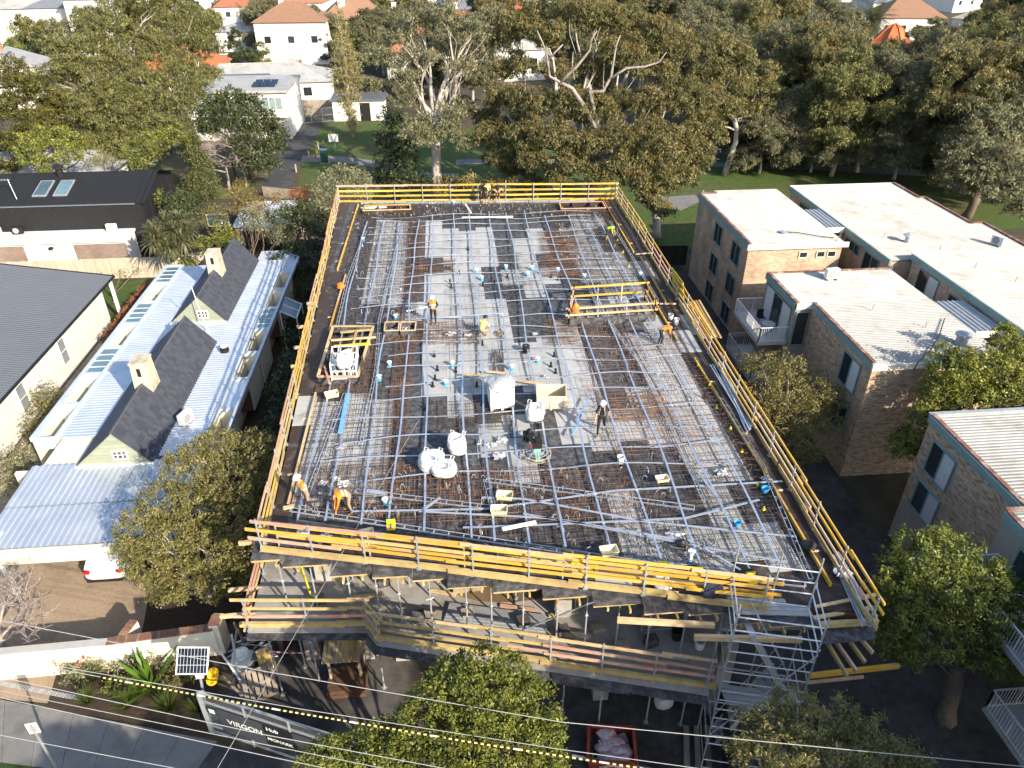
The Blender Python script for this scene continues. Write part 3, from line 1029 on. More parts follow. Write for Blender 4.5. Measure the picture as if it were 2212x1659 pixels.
# ================================================================== TREES AND PLANTS
def np_mesh(name,V,F4,cols,mat):
	me=bpy.data.meshes.new(name)
	nv,nf=len(V),len(F4)
	me.vertices.add(nv)
	me.vertices.foreach_set('co',V.astype(np.float32).ravel())
	me.loops.add(nf*4)
	me.loops.foreach_set('vertex_index',F4.astype(np.int32).ravel())
	me.polygons.add(nf)
	me.polygons.foreach_set('loop_start',np.arange(0,nf*4,4,dtype=np.int32))
	me.polygons.foreach_set('loop_total',np.full(nf,4,dtype=np.int32))
	at=me.color_attributes.new('col','FLOAT_COLOR','POINT')
	ca=np.ones((nv,4),np.float32)
	ca[:,:3]=cols
	at.data.foreach_set('color',ca.ravel())
	me.materials.append(mat)
	me.update(calc_edges=True)
	return me
LEAF={
	'gum':dict(L=.42,W=.13,cols=[(.112,.112,.044),(.090,.095,.038),(.140,.132,.060),(.072,.078,.034)],tip=(.195,.130,.040),droop=.75,tipf=.5),
	'gumgrey':dict(L=.42,W=.13,cols=[(.125,.130,.074),(.105,.112,.066),(.150,.150,.090),(.080,.090,.055)],tip=(.15,.12,.06),droop=.7,tipf=.3),
	'gumgreen':dict(L=.40,W=.13,cols=[(.102,.110,.040),(.084,.093,.035),(.128,.132,.050),(.064,.072,.030)],tip=(.13,.12,.04),droop=.6,tipf=.35),
	'dark':dict(L=.32,W=.15,cols=[(.040,.055,.022),(.030,.043,.018),(.055,.068,.026),(.024,.034,.016)],tip=(.07,.08,.03),droop=.2,tipf=.3),
	'olive':dict(L=.24,W=.085,cols=[(.110,.112,.036),(.140,.135,.048),(.088,.092,.030),(.155,.145,.062)],tip=(.16,.14,.06),droop=.2,tipf=.4),
	'lime':dict(L=.26,W=.12,cols=[(.115,.135,.026),(.140,.155,.032),(.085,.105,.022),(.060,.075,.020)],tip=(.20,.20,.04),droop=.1,tipf=.6),
	'bright':dict(L=.26,W=.085,cols=[(.072,.100,.022),(.098,.125,.028),(.050,.070,.018),(.13,.145,.03)],tip=(.17,.19,.04),droop=.15,tipf=.5),
	'dome':dict(L=.17,W=.085,cols=[(.105,.130,.024),(.135,.155,.030),(.080,.100,.020),(.055,.070,.016)],tip=(.16,.18,.04),droop=.1,tipf=.5),
	'silver':dict(L=.24,W=.09,cols=[(.150,.160,.095),(.185,.190,.120),(.110,.120,.070),(.085,.09,.055)],tip=(.22,.21,.13),droop=.3,tipf=.4),
	'poplar':dict(L=.26,W=.10,cols=[(.190,.165,.075),(.150,.140,.060),(.120,.125,.045),(.22,.19,.10)],tip=(.2,.17,.08),droop=.3,tipf=.2),
	'cypress':dict(L=.22,W=.09,cols=[(.066,.080,.034),(.082,.098,.042),(.050,.063,.028),(.1,.11,.05)],tip=(.10,.12,.04),droop=-.6,tipf=.3),
	'brown':dict(L=.20,W=.08,cols=[(.20,.085,.04),(.15,.065,.035),(.25,.11,.055),(.12,.055,.03)],tip=(.25,.12,.06),droop=.3,tipf=.3),
	'fig':dict(L=.26,W=.12,cols=[(.088,.092,.024),(.110,.108,.030),(.062,.070,.020),(.045,.052,.018)],tip=(.19,.15,.04),droop=.1,tipf=.5),
	'rusty':dict(L=.25,W=.1,cols=[(.16,.12,.035),(.13,.105,.035),(.19,.14,.04),(.09,.08,.03)],tip=(.22,.15,.04),droop=.2,tipf=.4),
}
def crown_mesh(name,clumps,style,density=1.0,seed=0,shell=.55,tuft=.42,scale=1.0,tuftleaves=14,lump=.22,flat=0.0):
	rng=np.random.default_rng(seed)
	st=LEAF[style]
	L,W=st['L']*scale,st['W']*scale
	Vs,Cs=[],[]
	pal=np.array(st['cols'])
	tip=np.array(st['tip'])
	for (x,y,z,rx,rz) in clumps:
		area=4*math.pi*((rx*rx)**.8+2*(rx*rz)**.8)/3 if rx*rz>0 else 1
		nt=max(6,int(area*density*3.2))
		d=rng.normal(size=(nt,3))
		d[:,2]+=flat
		d /= np.linalg.norm(d,axis=1)[:,None]
		keep=d[:,2]>-0.72
		d=d[keep]
		nt=len(d)
		ph=rng.uniform(0,6,6)
		lm=1+lump*(np.sin(d[:,0]*4.1+ph[0])*np.sin(d[:,1]*3.7+ph[1])+.6*np.sin(d[:,2]*6.3+ph[2])*np.sin(d[:,0]*7.9+ph[3]))
		rad=(1-shell*rng.random(nt)**2.2)*lm
		tc=d*rad[:,None]*np.array([rx,rx,rz])+np.array([x,y,z])
		tcol=pal[rng.integers(0,len(pal),nt)]*rng.uniform(.75,1.25,(nt,1))
		hot=np.clip((d[:,2]-.25)/.75,0,1)*(rng.random(nt)<st['tipf'])
		tcol=tcol*(1-hot[:,None]*.6)+tip*hot[:,None]*.6
		k=tuftleaves
		n=nt*k
		c=np.repeat(tc,k,0)+rng.normal(size=(n,3))*tuft*np.array([.5,.5,.38])
		out=np.repeat(d,k,0)
		col=np.repeat(tcol,k,0)*rng.uniform(.7,1.3,(n,1))
		ax=rng.normal(size=(n,3))+out*.7
		ax[:,2]-=st['droop']*1.6
		ax /= np.linalg.norm(ax,axis=1)[:,None]
		nr=rng.normal(size=(n,3))*.75+out*.8
		nr[:,2]+=.35
		sd=np.cross(ax,nr)
		sd /= (np.linalg.norm(sd,axis=1)[:,None]+1e-9)
		sz=rng.uniform(.65,1.3,(n,1))
		a,s=ax*(L/2)*sz,sd*(W/2)*sz
		q=np.stack([c-a,c+s+a*.1,c+a,c-s+a*.1],1).reshape(-1,3)
		Vs.append(q)
		Cs.append(np.repeat(col,4,0))
	V=np.concatenate(Vs)
	Cc=np.clip(np.concatenate(Cs)*np.array([1.62,1.52,1.4]),0.004,1)
	F=np.arange(len(V)).reshape(-1,4)
	return np_mesh(name,V,F,Cc,m_leaf)
def split(clumps,n=5,f=.52,seed=0,flat=.85):
	r=random.Random(seed)
	out=[]
	for (x,y,z,rx,rz) in clumps:
		out.append((x,y,z-rz*.1,rx*.62,rz*.55))
		for i in range(n):
			a=2.399*i+r.uniform(-.5,.5)
			el=r.uniform(-.35,1.2)
			k=r.uniform(.62,.9)
			ff=f*r.uniform(.75,1.2)
			out.append((x+rx*k*math.cos(a)*math.cos(el),y+rx*k*math.sin(a)*math.cos(el),z+rz*k*math.sin(el),rx*ff,rx*ff*flat))
	return out
def bend(a,b,r,n=5,sag=.12):
	a,b=Vector(a),Vector(b)
	L=(b-a).length
	k=Vector((r.uniform(-1,1),r.uniform(-1,1),r.uniform(-.6,.4)))*L*sag
	k2=Vector((r.uniform(-1,1),r.uniform(-1,1),r.uniform(-.5,.5)))*L*sag*.5
	out=[]
	for i in range(n+1):
		t=i/n
		out.append(a.lerp(b,t)+k*math.sin(math.pi*t)+k2*math.sin(2*math.pi*t))
	return out
def limbs(name,base,fork,clumps,r0,seed,mat,parent,sides=7,minr=.035,twigs=2,root=True,lean=.06):
	r=random.Random(seed)
	b=MB()
	base,fork=Vector(base),Vector(fork)
	tr=bend(base,fork,r,5,lean)
	n=len(tr)
	rs=[lerp(r0,r0*.72,i/(n-1)) for i in range(n)]
	if root:
		rs[0] *= 1.25
	b.path(tr,rs,sides+1)
	for c in clumps:
		cc=Vector(c[:3])
		s=tr[-1] if r.random()<.7 else tr[-2]
		d=(cc-s).length
		ra=max(minr*1.5,r0*.52*min(1,d/8)*r.uniform(.7,1.1))
		pts=bend(s-(fork-base).normalized()*.2,cc,r,6,.14)
		b.path(pts,[lerp(ra,minr,i/6) for i in range(7)],sides-2,cap=False)
		for _ in range(twigs):
			i=r.choice((3,4,5))
			e=cc+Vector((r.uniform(-1,1)*c[3],r.uniform(-1,1)*c[3],r.uniform(-.2,.9)*c[4]))*.8
			b.path(bend(pts[i],e,r,3,.15),[minr*1.3,minr,minr*.8,minr*.5],4,cap=False)
	return b.build(name,mat,parent,smooth=True)
def link_mesh(name,me,parent,loc=(0,0,0)):
	o=bpy.data.objects.new(name,me)
	C.objects.link(o)
	o.parent=parent
	o.location=loc
	return o
def tree(name,label,base,clumps,style,fork=.4,r0=.3,bark=None,density=1.0,seed=0,cat='tree',group=None,leafscale=1.0,**kw):
	t=thing(name,label,cat,tuple(base),0,group,local=True)
	top=max(c[2] for c in clumps)
	mx=sum(c[0] for c in clumps)/len(clumps)
	my=sum(c[1] for c in clumps)/len(clumps)
	tw=kw.pop('twigs',2)
	rs_=kw.pop('rscale',1.0)
	clumps=[(a,b,c,d*rs_,e*rs_) for a,b,c,d,e in clumps]
	limbs('trunk',(0,0,-.1),(mx*fork,my*fork,top*fork),clumps,r0,seed,bark or m_bark,t,twigs=tw)
	sp_=kw.pop('splitn',0)
	if sp_:
		clumps=split(clumps,sp_,kw.pop('splitf',.5),seed)
	link_mesh('crown',crown_mesh('crown',clumps,style,density,seed,scale=leafscale,**kw),t)
	return t
def dome_clumps(h,R,n,seed,low=.35,rz=.75,cr=(.26,.40)):
	r=random.Random(seed)
	out=[]
	tries=0
	while len(out)<n and tries<4000:
		tries+=1
		z=r.uniform(low,1.0)
		k=math.sin(math.pi*min(1,(z-low)/(1-low)*.75+.22))
		a=r.uniform(0,2*math.pi)
		q=R*k*math.sqrt(r.random())
		c=(q*math.cos(a),q*math.sin(a),h*(z-.08),R*r.uniform(*cr),0)
		c=c[:4]+(c[3]*rz,)
		if all((c[0]-o[0])**2+(c[1]-o[1])**2+((c[2]-o[2])*1.2)**2>(.75*(c[3]+o[3])*.8)**2 for o in out):
			out.append(c)
	return out
def blobs(base,uvs,rzf=.8):
	out=[]
	for (u,v,y,rp) in uvs:
		p=WY(u,v,y)
		rm=rp/PPM(p)
		out.append((p.x-base[0],p.y-base[1],p.z-base[2],rm,rm*rzf))
	return out
# ---- the big gums behind the far rail
gA=Vector((-1.0,81.0,0))
tree('gum_tree','tall open gum with bare white branches, left of the big gum behind the deck',gA,
	blobs(gA,[(905,60,86,42),(965,45,84,44),(1020,70,83,42),(850,80,87,36),(830,130,84,34),(870,170,80,30),(1045,120,85,30),
				(960,110,88,34),(920,135,80,26),(1000,150,80,24),(990,240,78,30),(910,300,76,40),(965,280,78,34),(900,270,79,28),(1000,310,76,28),(880,215,80,28)]),
	'gumgrey',fork=.52,r0=.62,bark=m_bark_gum,density=.6,seed=11,lump=.2,shell=.6,twigs=4,rscale=1.1,splitn=5,leafscale=.8,tuft=.36,tuftleaves=15)
gB=Vector((15.2,74.0,0))
tree('gum_tree','huge spreading gum with orange tipped foliage behind the middle of the far rail',gB,
	blobs(gB,[(1240,40,82,52),(1130,45,84,46),(1180,85,80,40),(1310,60,82,44),(1400,85,80,48),(1460,110,80,42),(1340,130,77,44),(1420,165,76,44),
				(1270,150,80,32),(1200,165,79,36),(1110,150,82,40),(1090,215,78,38),(1150,230,75,46),(1230,240,74,48),(1290,250,72,42),(1370,225,74,46),
				(1440,230,73,44),(1500,215,74,44),(1180,300,71,44),(1260,315,70,46),(1330,310,70,40),(1400,300,70,46),(1460,320,70,40),
				(1130,290,73,36),(1230,360,69,32),(1330,370,68,34),(1090,340,74,30),(1290,195,80,34),(1060,300,76,36),(1040,250,80,32),(1150,350,70,34),(1200,385,69,28),(1290,390,68,30),(1380,400,67,28),(1470,375,68,34),(1505,340,70,36),(1520,285,72,36),(1350,60,84,40),(1080,90,85,36)]),
	'gum',fork=.34,r0=.80,bark=m_bark_gum,density=1.0,seed=12,lump=.15,tuftleaves=24,rscale=1.08,splitn=6,leafscale=.7,tuft=.34,shell=.4)
def traced_limbs(root,paths,y,bark):
	o_=Vector(root.location)
	for pts,r0,r1 in paths:
		q=[WY(u,v,y)-o_ for u,v in pts]
		MB().path(q,[lerp(r0,r1,i/(len(q)-1)) for i in range(len(q))],7).build('limb',bark,root,smooth=True)
_gb=[o for o in bpy.data.objects if o.name.startswith('gum_tree') and abs(o.location.x-15.2)<.01][0]
traced_limbs(_gb,[([(1300,300),(1262,230),(1236,191),(1210,178),(1187,165),(1182,124),(1172,92),(1160,66)],.24,.05),([(1211,178),(1228,160),(1246,144),(1274,108),(1277,86),(1290,66)],.18,.05),([(1184,130),(1200,112),(1216,96)],.12,.05),
	([(1300,300),(1280,225),(1274,197),(1303,197),(1320,165),(1326,129),(1331,98),(1340,76)],.24,.05),([(1318,170),(1354,147),(1393,144),(1424,134),(1440,112)],.15,.04),([(1240,172),(1236,140),(1238,112)],.1,.04)],71.5,M('white_gum_bark',(.27,.245,.215),.8,.2,1.5,.15,col2=(.14,.115,.095),fac2=.45,scale2=.9))
gB2=Vector((20.6,68.0,0))
tree('gum_tree','leafy gum hanging over the right end of the far rail',gB2,
	blobs(gB2,[(1420,350,68,46),(1440,400,67,38),(1385,385,67,34),(1470,330,70,36),(1405,430,66,30),(1425,455,65,26),(1360,350,69,34),(1500,300,71,34)]),
	'gum',fork=.45,r0=.42,bark=m_bark_gum,density=.95,seed=13,lump=.15,splitn=5,leafscale=.82,tuft=.34,tuftleaves=18,shell=.4)
gB3=Vector((9.2,79.5,0))
tree('gum_tree','slim white trunked gum between the two biggest gums',gB3,
	blobs(gB3,[(1120,270,79,34),(1160,260,80,30),(1080,280,80,30),(1130,330,79,26),(1100,370,78,26),(1060,350,79,24),(1150,385,78,22)]),
	'gum',fork=.5,r0=.24,bark=m_bark_gum,density=.8,seed=14,twigs=1,rscale=1.05,splitn=4,leafscale=.85,tuft=.34,tuftleaves=16)
gC=P(1566,378)
tree('gum_tree','gum with a straight white trunk standing on the lawn right of the big gum',gC,
	blobs(gC,[(1560,110,90,42),(1600,140,90,40),(1545,165,90,40),(1590,190,89,40),(1530,215,87,36),(1640,180,91,40),(1680,225,91,34),(1625,240,88,30),(1570,240,86,30),(1520,260,85,30),(1690,265,90,26)]),
	'gum',fork=.48,r0=.36,bark=m_bark_gum,density=.85,seed=15,twigs=1,rscale=1.08,splitn=5,leafscale=.85,tuft=.34,tuftleaves=17,shell=.4)
# ---- generic park gums, three grown shapes shared by the individuals
def gum_proto(h,R,n,seed,style,dens,low=.32):
	t=thing('gum_tree','x','tree',(0,0,0),0,None,local=True)
	cl=dome_clumps(h,R,n,seed,low,cr=(.30,.46))
	limbs('trunk',(0,0,-.1),(R*.05,0,h*.36),cl,h*.018,seed,m_bark_gum,t,twigs=1)
	link_mesh('crown',crown_mesh('crown',split(cl,5,.5,seed),style,dens*1.1,seed,scale=.82,lump=.18,tuft=.4,shell=.45,tuftleaves=19),t)
	return t
G1=gum_proto(17,6.6,18,41,'gumgrey',.85)
G2=gum_proto(15,6.0,17,42,'gumgreen',.9)
G3=gum_proto(18,7.2,20,43,'gum',.85)
G4=gum_proto(12,5.4,15,44,'gumgrey',1.0,.22)
used=set()
def put(proto,u,v,rz,s,label,y=None):
	p=P(u,v) if y is None else Vector((WY(u,v,y).x,y,0))
	if proto.name not in used:
		used.add(proto.name)
		proto.location=p
		proto.rotation_euler=(0,0,rz)
		proto.scale=s if isinstance(s,tuple) else (s,s,s)
		proto['label']=label
		o=proto
	else:
		o=copy_thing(proto,p,rz,label,s)
	o['group']='gum trees in the park'
	return o
put(G2,1795,380,0.4,.98,'yellowish gum directly behind the left end of the long brick flat roof')
put(G4,1750,372,1.4,.75,'low grey gum standing on the lawn right of the white trunk')
put(G1,1700,300,2.2,1.05,'grey green gum behind the playground lawn')
put(G4,1930,388,0.3,.95,'gum with thin leaning trunks just behind the long flat roof')
put(G3,2030,402,2.9,.95,'tall gum above the far right corner of the long flat roof')
put(G1,2130,400,1.1,1.05,'wide grey gum in the park at the right edge, behind the dark gum')
put(G2,2040,265,3.3,.95,'gum in the right half of the park, right of the orange spire')
put(G3,1640,210,0.9,1.05,'gum behind the park, left of the palm')
put(G1,1580,150,5.1,1.05,'pale gum far behind the white trunked gum')
put(G1,1745,195,4.2,1.0,'broad grey gum left of the date palm')
put(G3,2150,200,4.0,1.1,'far gum at the right edge near the horizon houses')
put(G2,1985,190,5.5,.8,'far gum just right of the spire')
put(G1,1440,110,2.0,1.0,'far gum peeping over the top of the big gum')
put(G3,1060,100,1.2,.9,'far gum at the top edge between the two biggest gums')
put(G1,1230,90,4.6,.95,'far gum at the top edge behind the big gum')
put(G2,2100,130,0.2,.8,'small far gum beside the slate roofs top right')
put(G1,2200,135,3.8,.8,'far grey gum in the top right corner')
put(G4,1600,300,3.6,.8,'low shaded gum beside the playground')
for i,(pr,u,v,rz,s,lab) in enumerate((
		(G2,1860,335,1.0,.95,'gum in the middle of the right park, right of the yellowish gum'),
		(G1,1985,335,0.5,1.0,'grey gum in the park left of the dark right edge gum'),(G2,2075,330,4.4,1.1,'gum in the park above the dark right edge gum'),
		(G3,2165,325,5.2,1.05,'orange tipped gum at the right edge of the park'),(G4,1685,350,5.0,.85,'low gum on the lawn between the two slim trunks'),
		(G4,1640,374,2.0,.78,'low gum left of the lawn lamp in front of the white trunk'),(G1,1850,372,4.1,.9,'grey gum rising behind the middle of the long flat roof'),(G2,2185,425,1.2,.8,'green gum behind the far right corner of the long flats'),
		(G4,2110,440,0.7,.9,'low gum beside the right corner of the long flats'),(G2,1580,345,2.7,.62,'small green gum on the lawn beside the white trunk'),(G3,1730,330,5.6,.95,'orange tipped gum in the middle of the right park'),
		(G1,1480,240,3.0,1.0,'grey gum hidden behind the right flank of the big gum'),(G2,1350,200,1.9,1.0,'green gum behind the crown of the big gum'),
		(G1,1020,230,0.8,.9,'grey gum behind the open gum, right side'),(G4,905,215,2.6,1.0,'leafy gum behind the open gum, left side'),
		(G1,830,165,4.9,.8,'grey gum above the small white block'),(G2,1540,210,0.1,.95,'green gum behind the white trunked gum'),
		(G3,2215,260,1.5,1.1,'gum cut off by the right edge above the dark gum'),
		(G1,1700,150,1.7,1.0,'grey gum left of the date palm, second row'),(G3,1330,120,0.3,1.0,'gum at the top of the picture right of centre'))):
	put(pr,u,v,rz,s,lab)
G5=thing('garden_tree','x','tree',(0,0,0),0,None,local=True)
_cl=dome_clumps(9,4.6,11,71,.2,cr=(.36,.5))
limbs('trunk',(0,0,-.1),(0,0,3.2),_cl,.2,71,m_bark,G5,twigs=0)
link_mesh('crown',crown_mesh('crown',_cl,'gumgreen',.75,71,scale=1.7,tuft=.6),G5)
G6=thing('garden_tree','x','tree',(0,0,0),0,None,local=True)
_cl=dome_clumps(8,4.2,10,72,.2,cr=(.36,.5))
limbs('trunk',(0,0,-.1),(0,0,3.0),_cl,.2,72,m_bark,G6,twigs=0)
link_mesh('crown',crown_mesh('crown',_cl,'dark',.75,72,scale=1.7,tuft=.6),G6)
FT=[(690,128),(745,118),(800,105),(850,130),(905,118),(960,128),(1010,110),(1065,140),(1150,120),(1205,100),(1260,130),(1310,92),(1375,140),(1425,80),(1480,150),(1525,100),(1580,75),(1625,120),(1672,88),(1720,125),
	(1785,75),(2105,130),(2150,95),(2195,140),(1545,45),(1170,40),(870,45),(815,30),(500,45),(445,75),(250,95),(285,45),(130,105),(85,130),(1640,45),(1700,42),
	(1250,42),(1450,45),(400,35),(340,60),(590,110),(630,128),(655,40),(1110,55),(1500,30),(1760,35)]
rf_=random.Random(17)
for i,(u,v) in enumerate(sorted(FT)):
	pr=(G5,G6,G4)[i % 3] if v>60 else (G5,G6)[i % 2]
	o=put(pr,u,v,rf_.uniform(0,6),rf_.uniform(.75,1.2),'x')
	o['label']='%s small far tree from the left among the distant roofs' % ORD[i].capitalize()
	o['group']='far trees among the roofs'
for i,(x,y,s,rz) in enumerate(((-4.5,3.0,.58,1.0),(20.8,.6,1.0,2.2),(17.5,-1.5,.95,3.1),(-.5,-.5,.68,.3),(24.5,-3.6,1.12,4.4))):
	o=copy_thing(G3 if i % 2 else G1,(x,y,0),rz,'tall street gum on the near side of the road, %s' % ['leftmost','fourth from the left','middle one','second from the left','rightmost'][i],s)
	o['group']='street gums behind the viewpoint'
# ---- left park trees
gL=P(310,372)
tree('gum_tree','broad olive gum filling the upper left behind the charcoal house',gL,
	blobs(gL,[(250,30,112,50),(330,20,112,52),(400,55,110,46),(300,80,106,44),(220,90,106,46),(375,110,106,44),(150,130,100,46),(120,180,97,40),(200,160,98,46),
				(280,150,100,42),(355,175,100,40),(430,110,108,34),(180,220,93,46),(255,215,94,44),(330,230,94,42),(390,240,95,36),(230,275,90,40),(300,290,90,40),(360,290,91,36),(440,160,107,26),(265,320,88,30),(160,270,92,34),(210,250,92,40),(420,200,100,36),(400,150,104,38),(280,250,92,40),(340,330,88,30),(120,230,94,36),(230,120,102,44),(320,190,98,42),(190,60,112,36),(390,290,91,32),(200,310,89,34)]),
	'gumgreen',fork=.35,r0=.55,bark=m_bark_gum,density=.85,seed=21,lump=.18,tuftleaves=20,rscale=1.18,splitn=5,leafscale=.78,tuft=.38,shell=.45)
tB=P(30,420)
tree('fig_tree','dense yellow green fig at the left edge behind the charcoal house',tB,
	blobs(tB,[(20,170,92,46),(70,200,90,44),(10,240,88,44),(70,265,87,42),(110,290,88,30),(20,310,85,40),(60,330,84,34),(0,360,83,34),(100,235,90,30)]),
	'fig',r0=.45,density=1.3,seed=22,splitn=4,tuftleaves=18,leafscale=.95,tuft=.3)
tC=P(115,388)
tree('broccoli_tree','lime green tufty tree left of the bare yard behind the charcoal house',tC,
	[(c[0],c[1],c[2],c[3]*1.0,c[4]*.9) for c in blobs(tC,[(60,300,76,20),(90,285,77,20),(125,285,77,20),(155,300,77,20),(75,320,75,20),(110,310,75,22),(145,325,75,18),(60,345,75,17),(90,345,74,18),(125,345,74,18),(165,335,76,16),(175,318,77,15),(45,325,76,15),(100,365,74,14)])],
	'lime',r0=.22,bark=m_barkpale,density=1.5,seed=23,tuft=.3,leafscale=.85,tuftleaves=16)
tD=P(310,380)
tree('broccoli_tree','lime green tufty tree right of the bare yard beside the conifer',tD,
	blobs(tD,[(290,310,78,18),(320,300,78,18),(350,290,80,18),(380,280,82,18),(275,335,77,16),(305,335,77,18),(335,325,78,18),(310,355,76,16),(290,360,76,14),(395,300,82,15),(365,310,79,16)]),
	'lime',r0=.2,bark=m_barkpale,density=1.4,seed=24,tuft=.3,leafscale=.85,tuftleaves=16)
tE=P(545,385)
tree('fig_tree','dark dense tree beside the white modern house',tE,
	blobs(tE,[(470,225,92,30),(505,215,93,30),(545,230,93,30),(450,250,90,26),(490,255,88,32),(530,270,88,34),(575,265,92,30),(560,310,88,32),(590,315,91,26),(520,310,86,28),(575,350,87,28),(545,350,85,26),(600,285,93,22),(450,275,88,22)]),
	'dark',r0=.35,density=1.35,seed=25)
tF=P(470,300)
for i,(u,v,y,r_,st,lab) in enumerate(((478,228,93,26,'lime','bright yellow green shrub on the left flank of the dark tree'),(700,170,150,26,'rusty','yellow brown wattle between the poplar and the bare white tree'),
	(505,100,165,36,'dark','round dark green tree among the white houses top left'),(565,108,172,22,'lime','pale yellow round tree among the white houses top left'),
	(30,75,175,22,'bright','small green tree between the white terraces at the far left'),(75,90,165,22,'dark','small dark tree right of the far left terraces'),
	(120,60,180,24,'gumgrey','greyish tree behind the far left terraces'),(700,90,180,20,'dark','narrow dark tree behind the poplar'),
	(760,130,150,30,'gumgrey','grey tree right of the poplar'),(800,190,130,34,'gumgrey','grey leaning tree above the small white shed'),(735,60,190,26,'gumgreen','green tree behind the poplar tip'),
	(640,150,165,24,'brown','reddish bare shrub beside the white villa'),(840,60,200,34,'gumgrey','far grey tree left of the open gum'))):
	p=WY(u,v,y)
	s=r_/PPM(p)
	b_=Vector((p.x,p.y,0))
	cl=dome_clumps(p.z+s,s,9,60+i,low=max(.15,1-2.3*s/(p.z+s)),cr=(.34,.52))
	tree('garden_tree',lab,b_,cl,st,r0=.16,density=.9,seed=60+i,leafscale=1.25,twigs=0)
for i,(uvs,st,lab,dens) in enumerate((
		([(850,260,86,30),(835,300,84,30),(870,310,83,30),(840,345,82,32),(880,350,81,32),(860,390,80,34),(900,395,80,30),(830,380,82,26)],'dark','dark bushy tree behind the left part of the far rail',1.1),
		([(700,395,73,26),(735,380,74,30),(770,385,74,28),(790,405,72,24),(740,415,71,28),(700,420,71,22),(775,425,70,24),(690,440,70,20)],'silver','silver grey bush just outside the far left corner of the deck',1.5),
		([(640,420,75,16),(660,415,75,16),(650,435,74,16)],'brown','small reddish bush left of the silver bush',1.4),
		([(1010,395,74,26),(1060,400,73,26),(1100,400,73,24),(960,400,75,24),(1150,405,72,24),(1210,405,72,22)],'gum','low scrubby bushes behind the middle of the far rail',.9),
		([(1620,310,95,28),(1660,320,94,30),(1640,345,92,22)],'dark','dark shrub between the two white gum trunks',1.0))):
	b_=Vector((WY(*uvs[0][:3]).x,uvs[-1][2],0))
	tree('bush',lab,b_,blobs(b_,uvs),st,r0=.14,density=dens,seed=80+i,cat='bush',twigs=1)
gD=P(2085,470)
tree('gum_tree','dark shaded gum at the right edge beyond the brick flats',gD,
	blobs(gD,[(2120,250,74,46),(2180,290,72,48),(2100,320,70,44),(2160,350,68,46),(2200,390,66,44),(2110,385,68,40),(2060,350,71,34),(2150,420,65,40),(2200,230,76,44),(2210,450,62,36),(2060,410,69,26)]),
	'gumgrey',r0=.5,bark=m_bark,density=.8,seed=26,splitn=5,leafscale=.85,tuft=.34,tuftleaves=16)
# ---- poplar, conifer, bare trees, palms
def column_tree(name,label,base,h,R,style,n,seed,prof,bark,dens,r0,low=.08):
	r=random.Random(seed)
	cl=[]
	for i in range(n):
		z=lerp(low,.99,i/(n-1))
		rr_=max(.18,R*prof(z))
		k=1 if rr_<.5 else 3
		for j in range(k):
			a=r.uniform(0,6.28)
			q=rr_*.42 if k>1 else 0
			cl.append((q*math.cos(a),q*math.sin(a),h*z,rr_*.72,h/n*1.35))
	t=thing(name,label,'tree',tuple(base),0,None,local=True)
	b=MB()
	b.path([(0,0,-.1),(0,0,h*.5),(0,0,h*.93)],[r0,r0*.6,.04],7)
	for i in range(26):
		z=r.uniform(.12,.85)
		a=r.uniform(0,6.28)
		e=R*prof(min(.98,z+.12))*.8
		b.path([(0,0,h*z),(e*.5*math.cos(a),e*.5*math.sin(a),h*(z+.06)),(e*math.cos(a),e*math.sin(a),h*min(.99,z+.2))],[.05,.035,.015],4,cap=False)
	b.build('trunk',bark,t,smooth=True)
	link_mesh('crown',crown_mesh('crown',cl,style,dens,seed,shell=.7,tuft=.3,tuftleaves=10),t)
	return t
pb=P(762,296)
hp_=WY(735,12,pb.y).z
column_tree('poplar_tree','tall narrow tan poplar left of the open gum',pb,hp_,2.9,'poplar',20,31,lambda z:(.35 if z<.2 else .45+1.1*(z-.2) if z<.55 else max(.06,.85*(1-(z-.55)/.46))),m_barkpale,.55,.4)
cb=P(440,428)
column_tree('conifer_tree','slender green cypress with a leaning tip in front of the bare tree',cb,WY(408,232,cb.y).z,2.1,'cypress',24,32,lambda z:max(.16,(1-z)**.75)*(1 if z>.1 else .8),m_bark,2.6,.22,.03)
def bare_tree(name,label,base,h,R,seed,bark,levels=4,r0=.16,spread=.65,nb=4,n0=5):
	r=random.Random(seed)
	t=thing(name,label,'tree',tuple(base),0,None,local=True)
	b,tw=MB(),MB()
	def grow(p,d,L,rad,lv):
		q=p+d*L
		m=p.lerp(q,.5)+Vector((r.uniform(-1,1),r.uniform(-1,1),r.uniform(-1,1)))*L*.07
		tgt=b if lv>1 else tw
		tgt.path([p,m,q],[rad,rad*.85,rad*.7],5 if lv>1 else 3,cap=False)
		if lv==0:
			return
		for i in range(nb if lv<levels else n0):
			a=Vector((r.gauss(0,1),r.gauss(0,1),r.gauss(.25,.6))).normalized()
			nd=(d*(1-spread)+a*spread+Z3*.12).normalized()
			grow(q if i<3 else m.lerp(q,r.random()),nd,L*r.uniform(.62,.86),rad*.58,lv-1)
	grow(Vector((0,0,-.05)),Vector((.05,0,1)),h*.22,r0,levels)
	b.build('trunk',bark,t,smooth=True)
	tw.build('twigs',bark,t)['kind']='stuff'
	return t
bare_tree('bare_tree','round leafless grey tree behind the cypress',P(495,408),12.5,4,5,M('grey_twig',(.30,.26,.24),.9,.2,3),5,.20,.66,4,6)
bare_tree('bare_tree','second leafless grey tree on the bare dirt right of the cypress',P(532,402),9.5,3,8,MATS['grey_twig'],5,.16,.66,3,5)
bare_tree('bare_tree','leafless white birch above the white modern house',P(635,205),13,4,9,M('birch_bark',(.55,.50,.45),.9,.2,3),5,.2,.5,3,4)
bare_tree('bare_tree','leafless pale street tree at the left edge over the driveway',P(20,1420),7.4,4,10,MATS['grey_twig'],5,.14,.62,4,5)
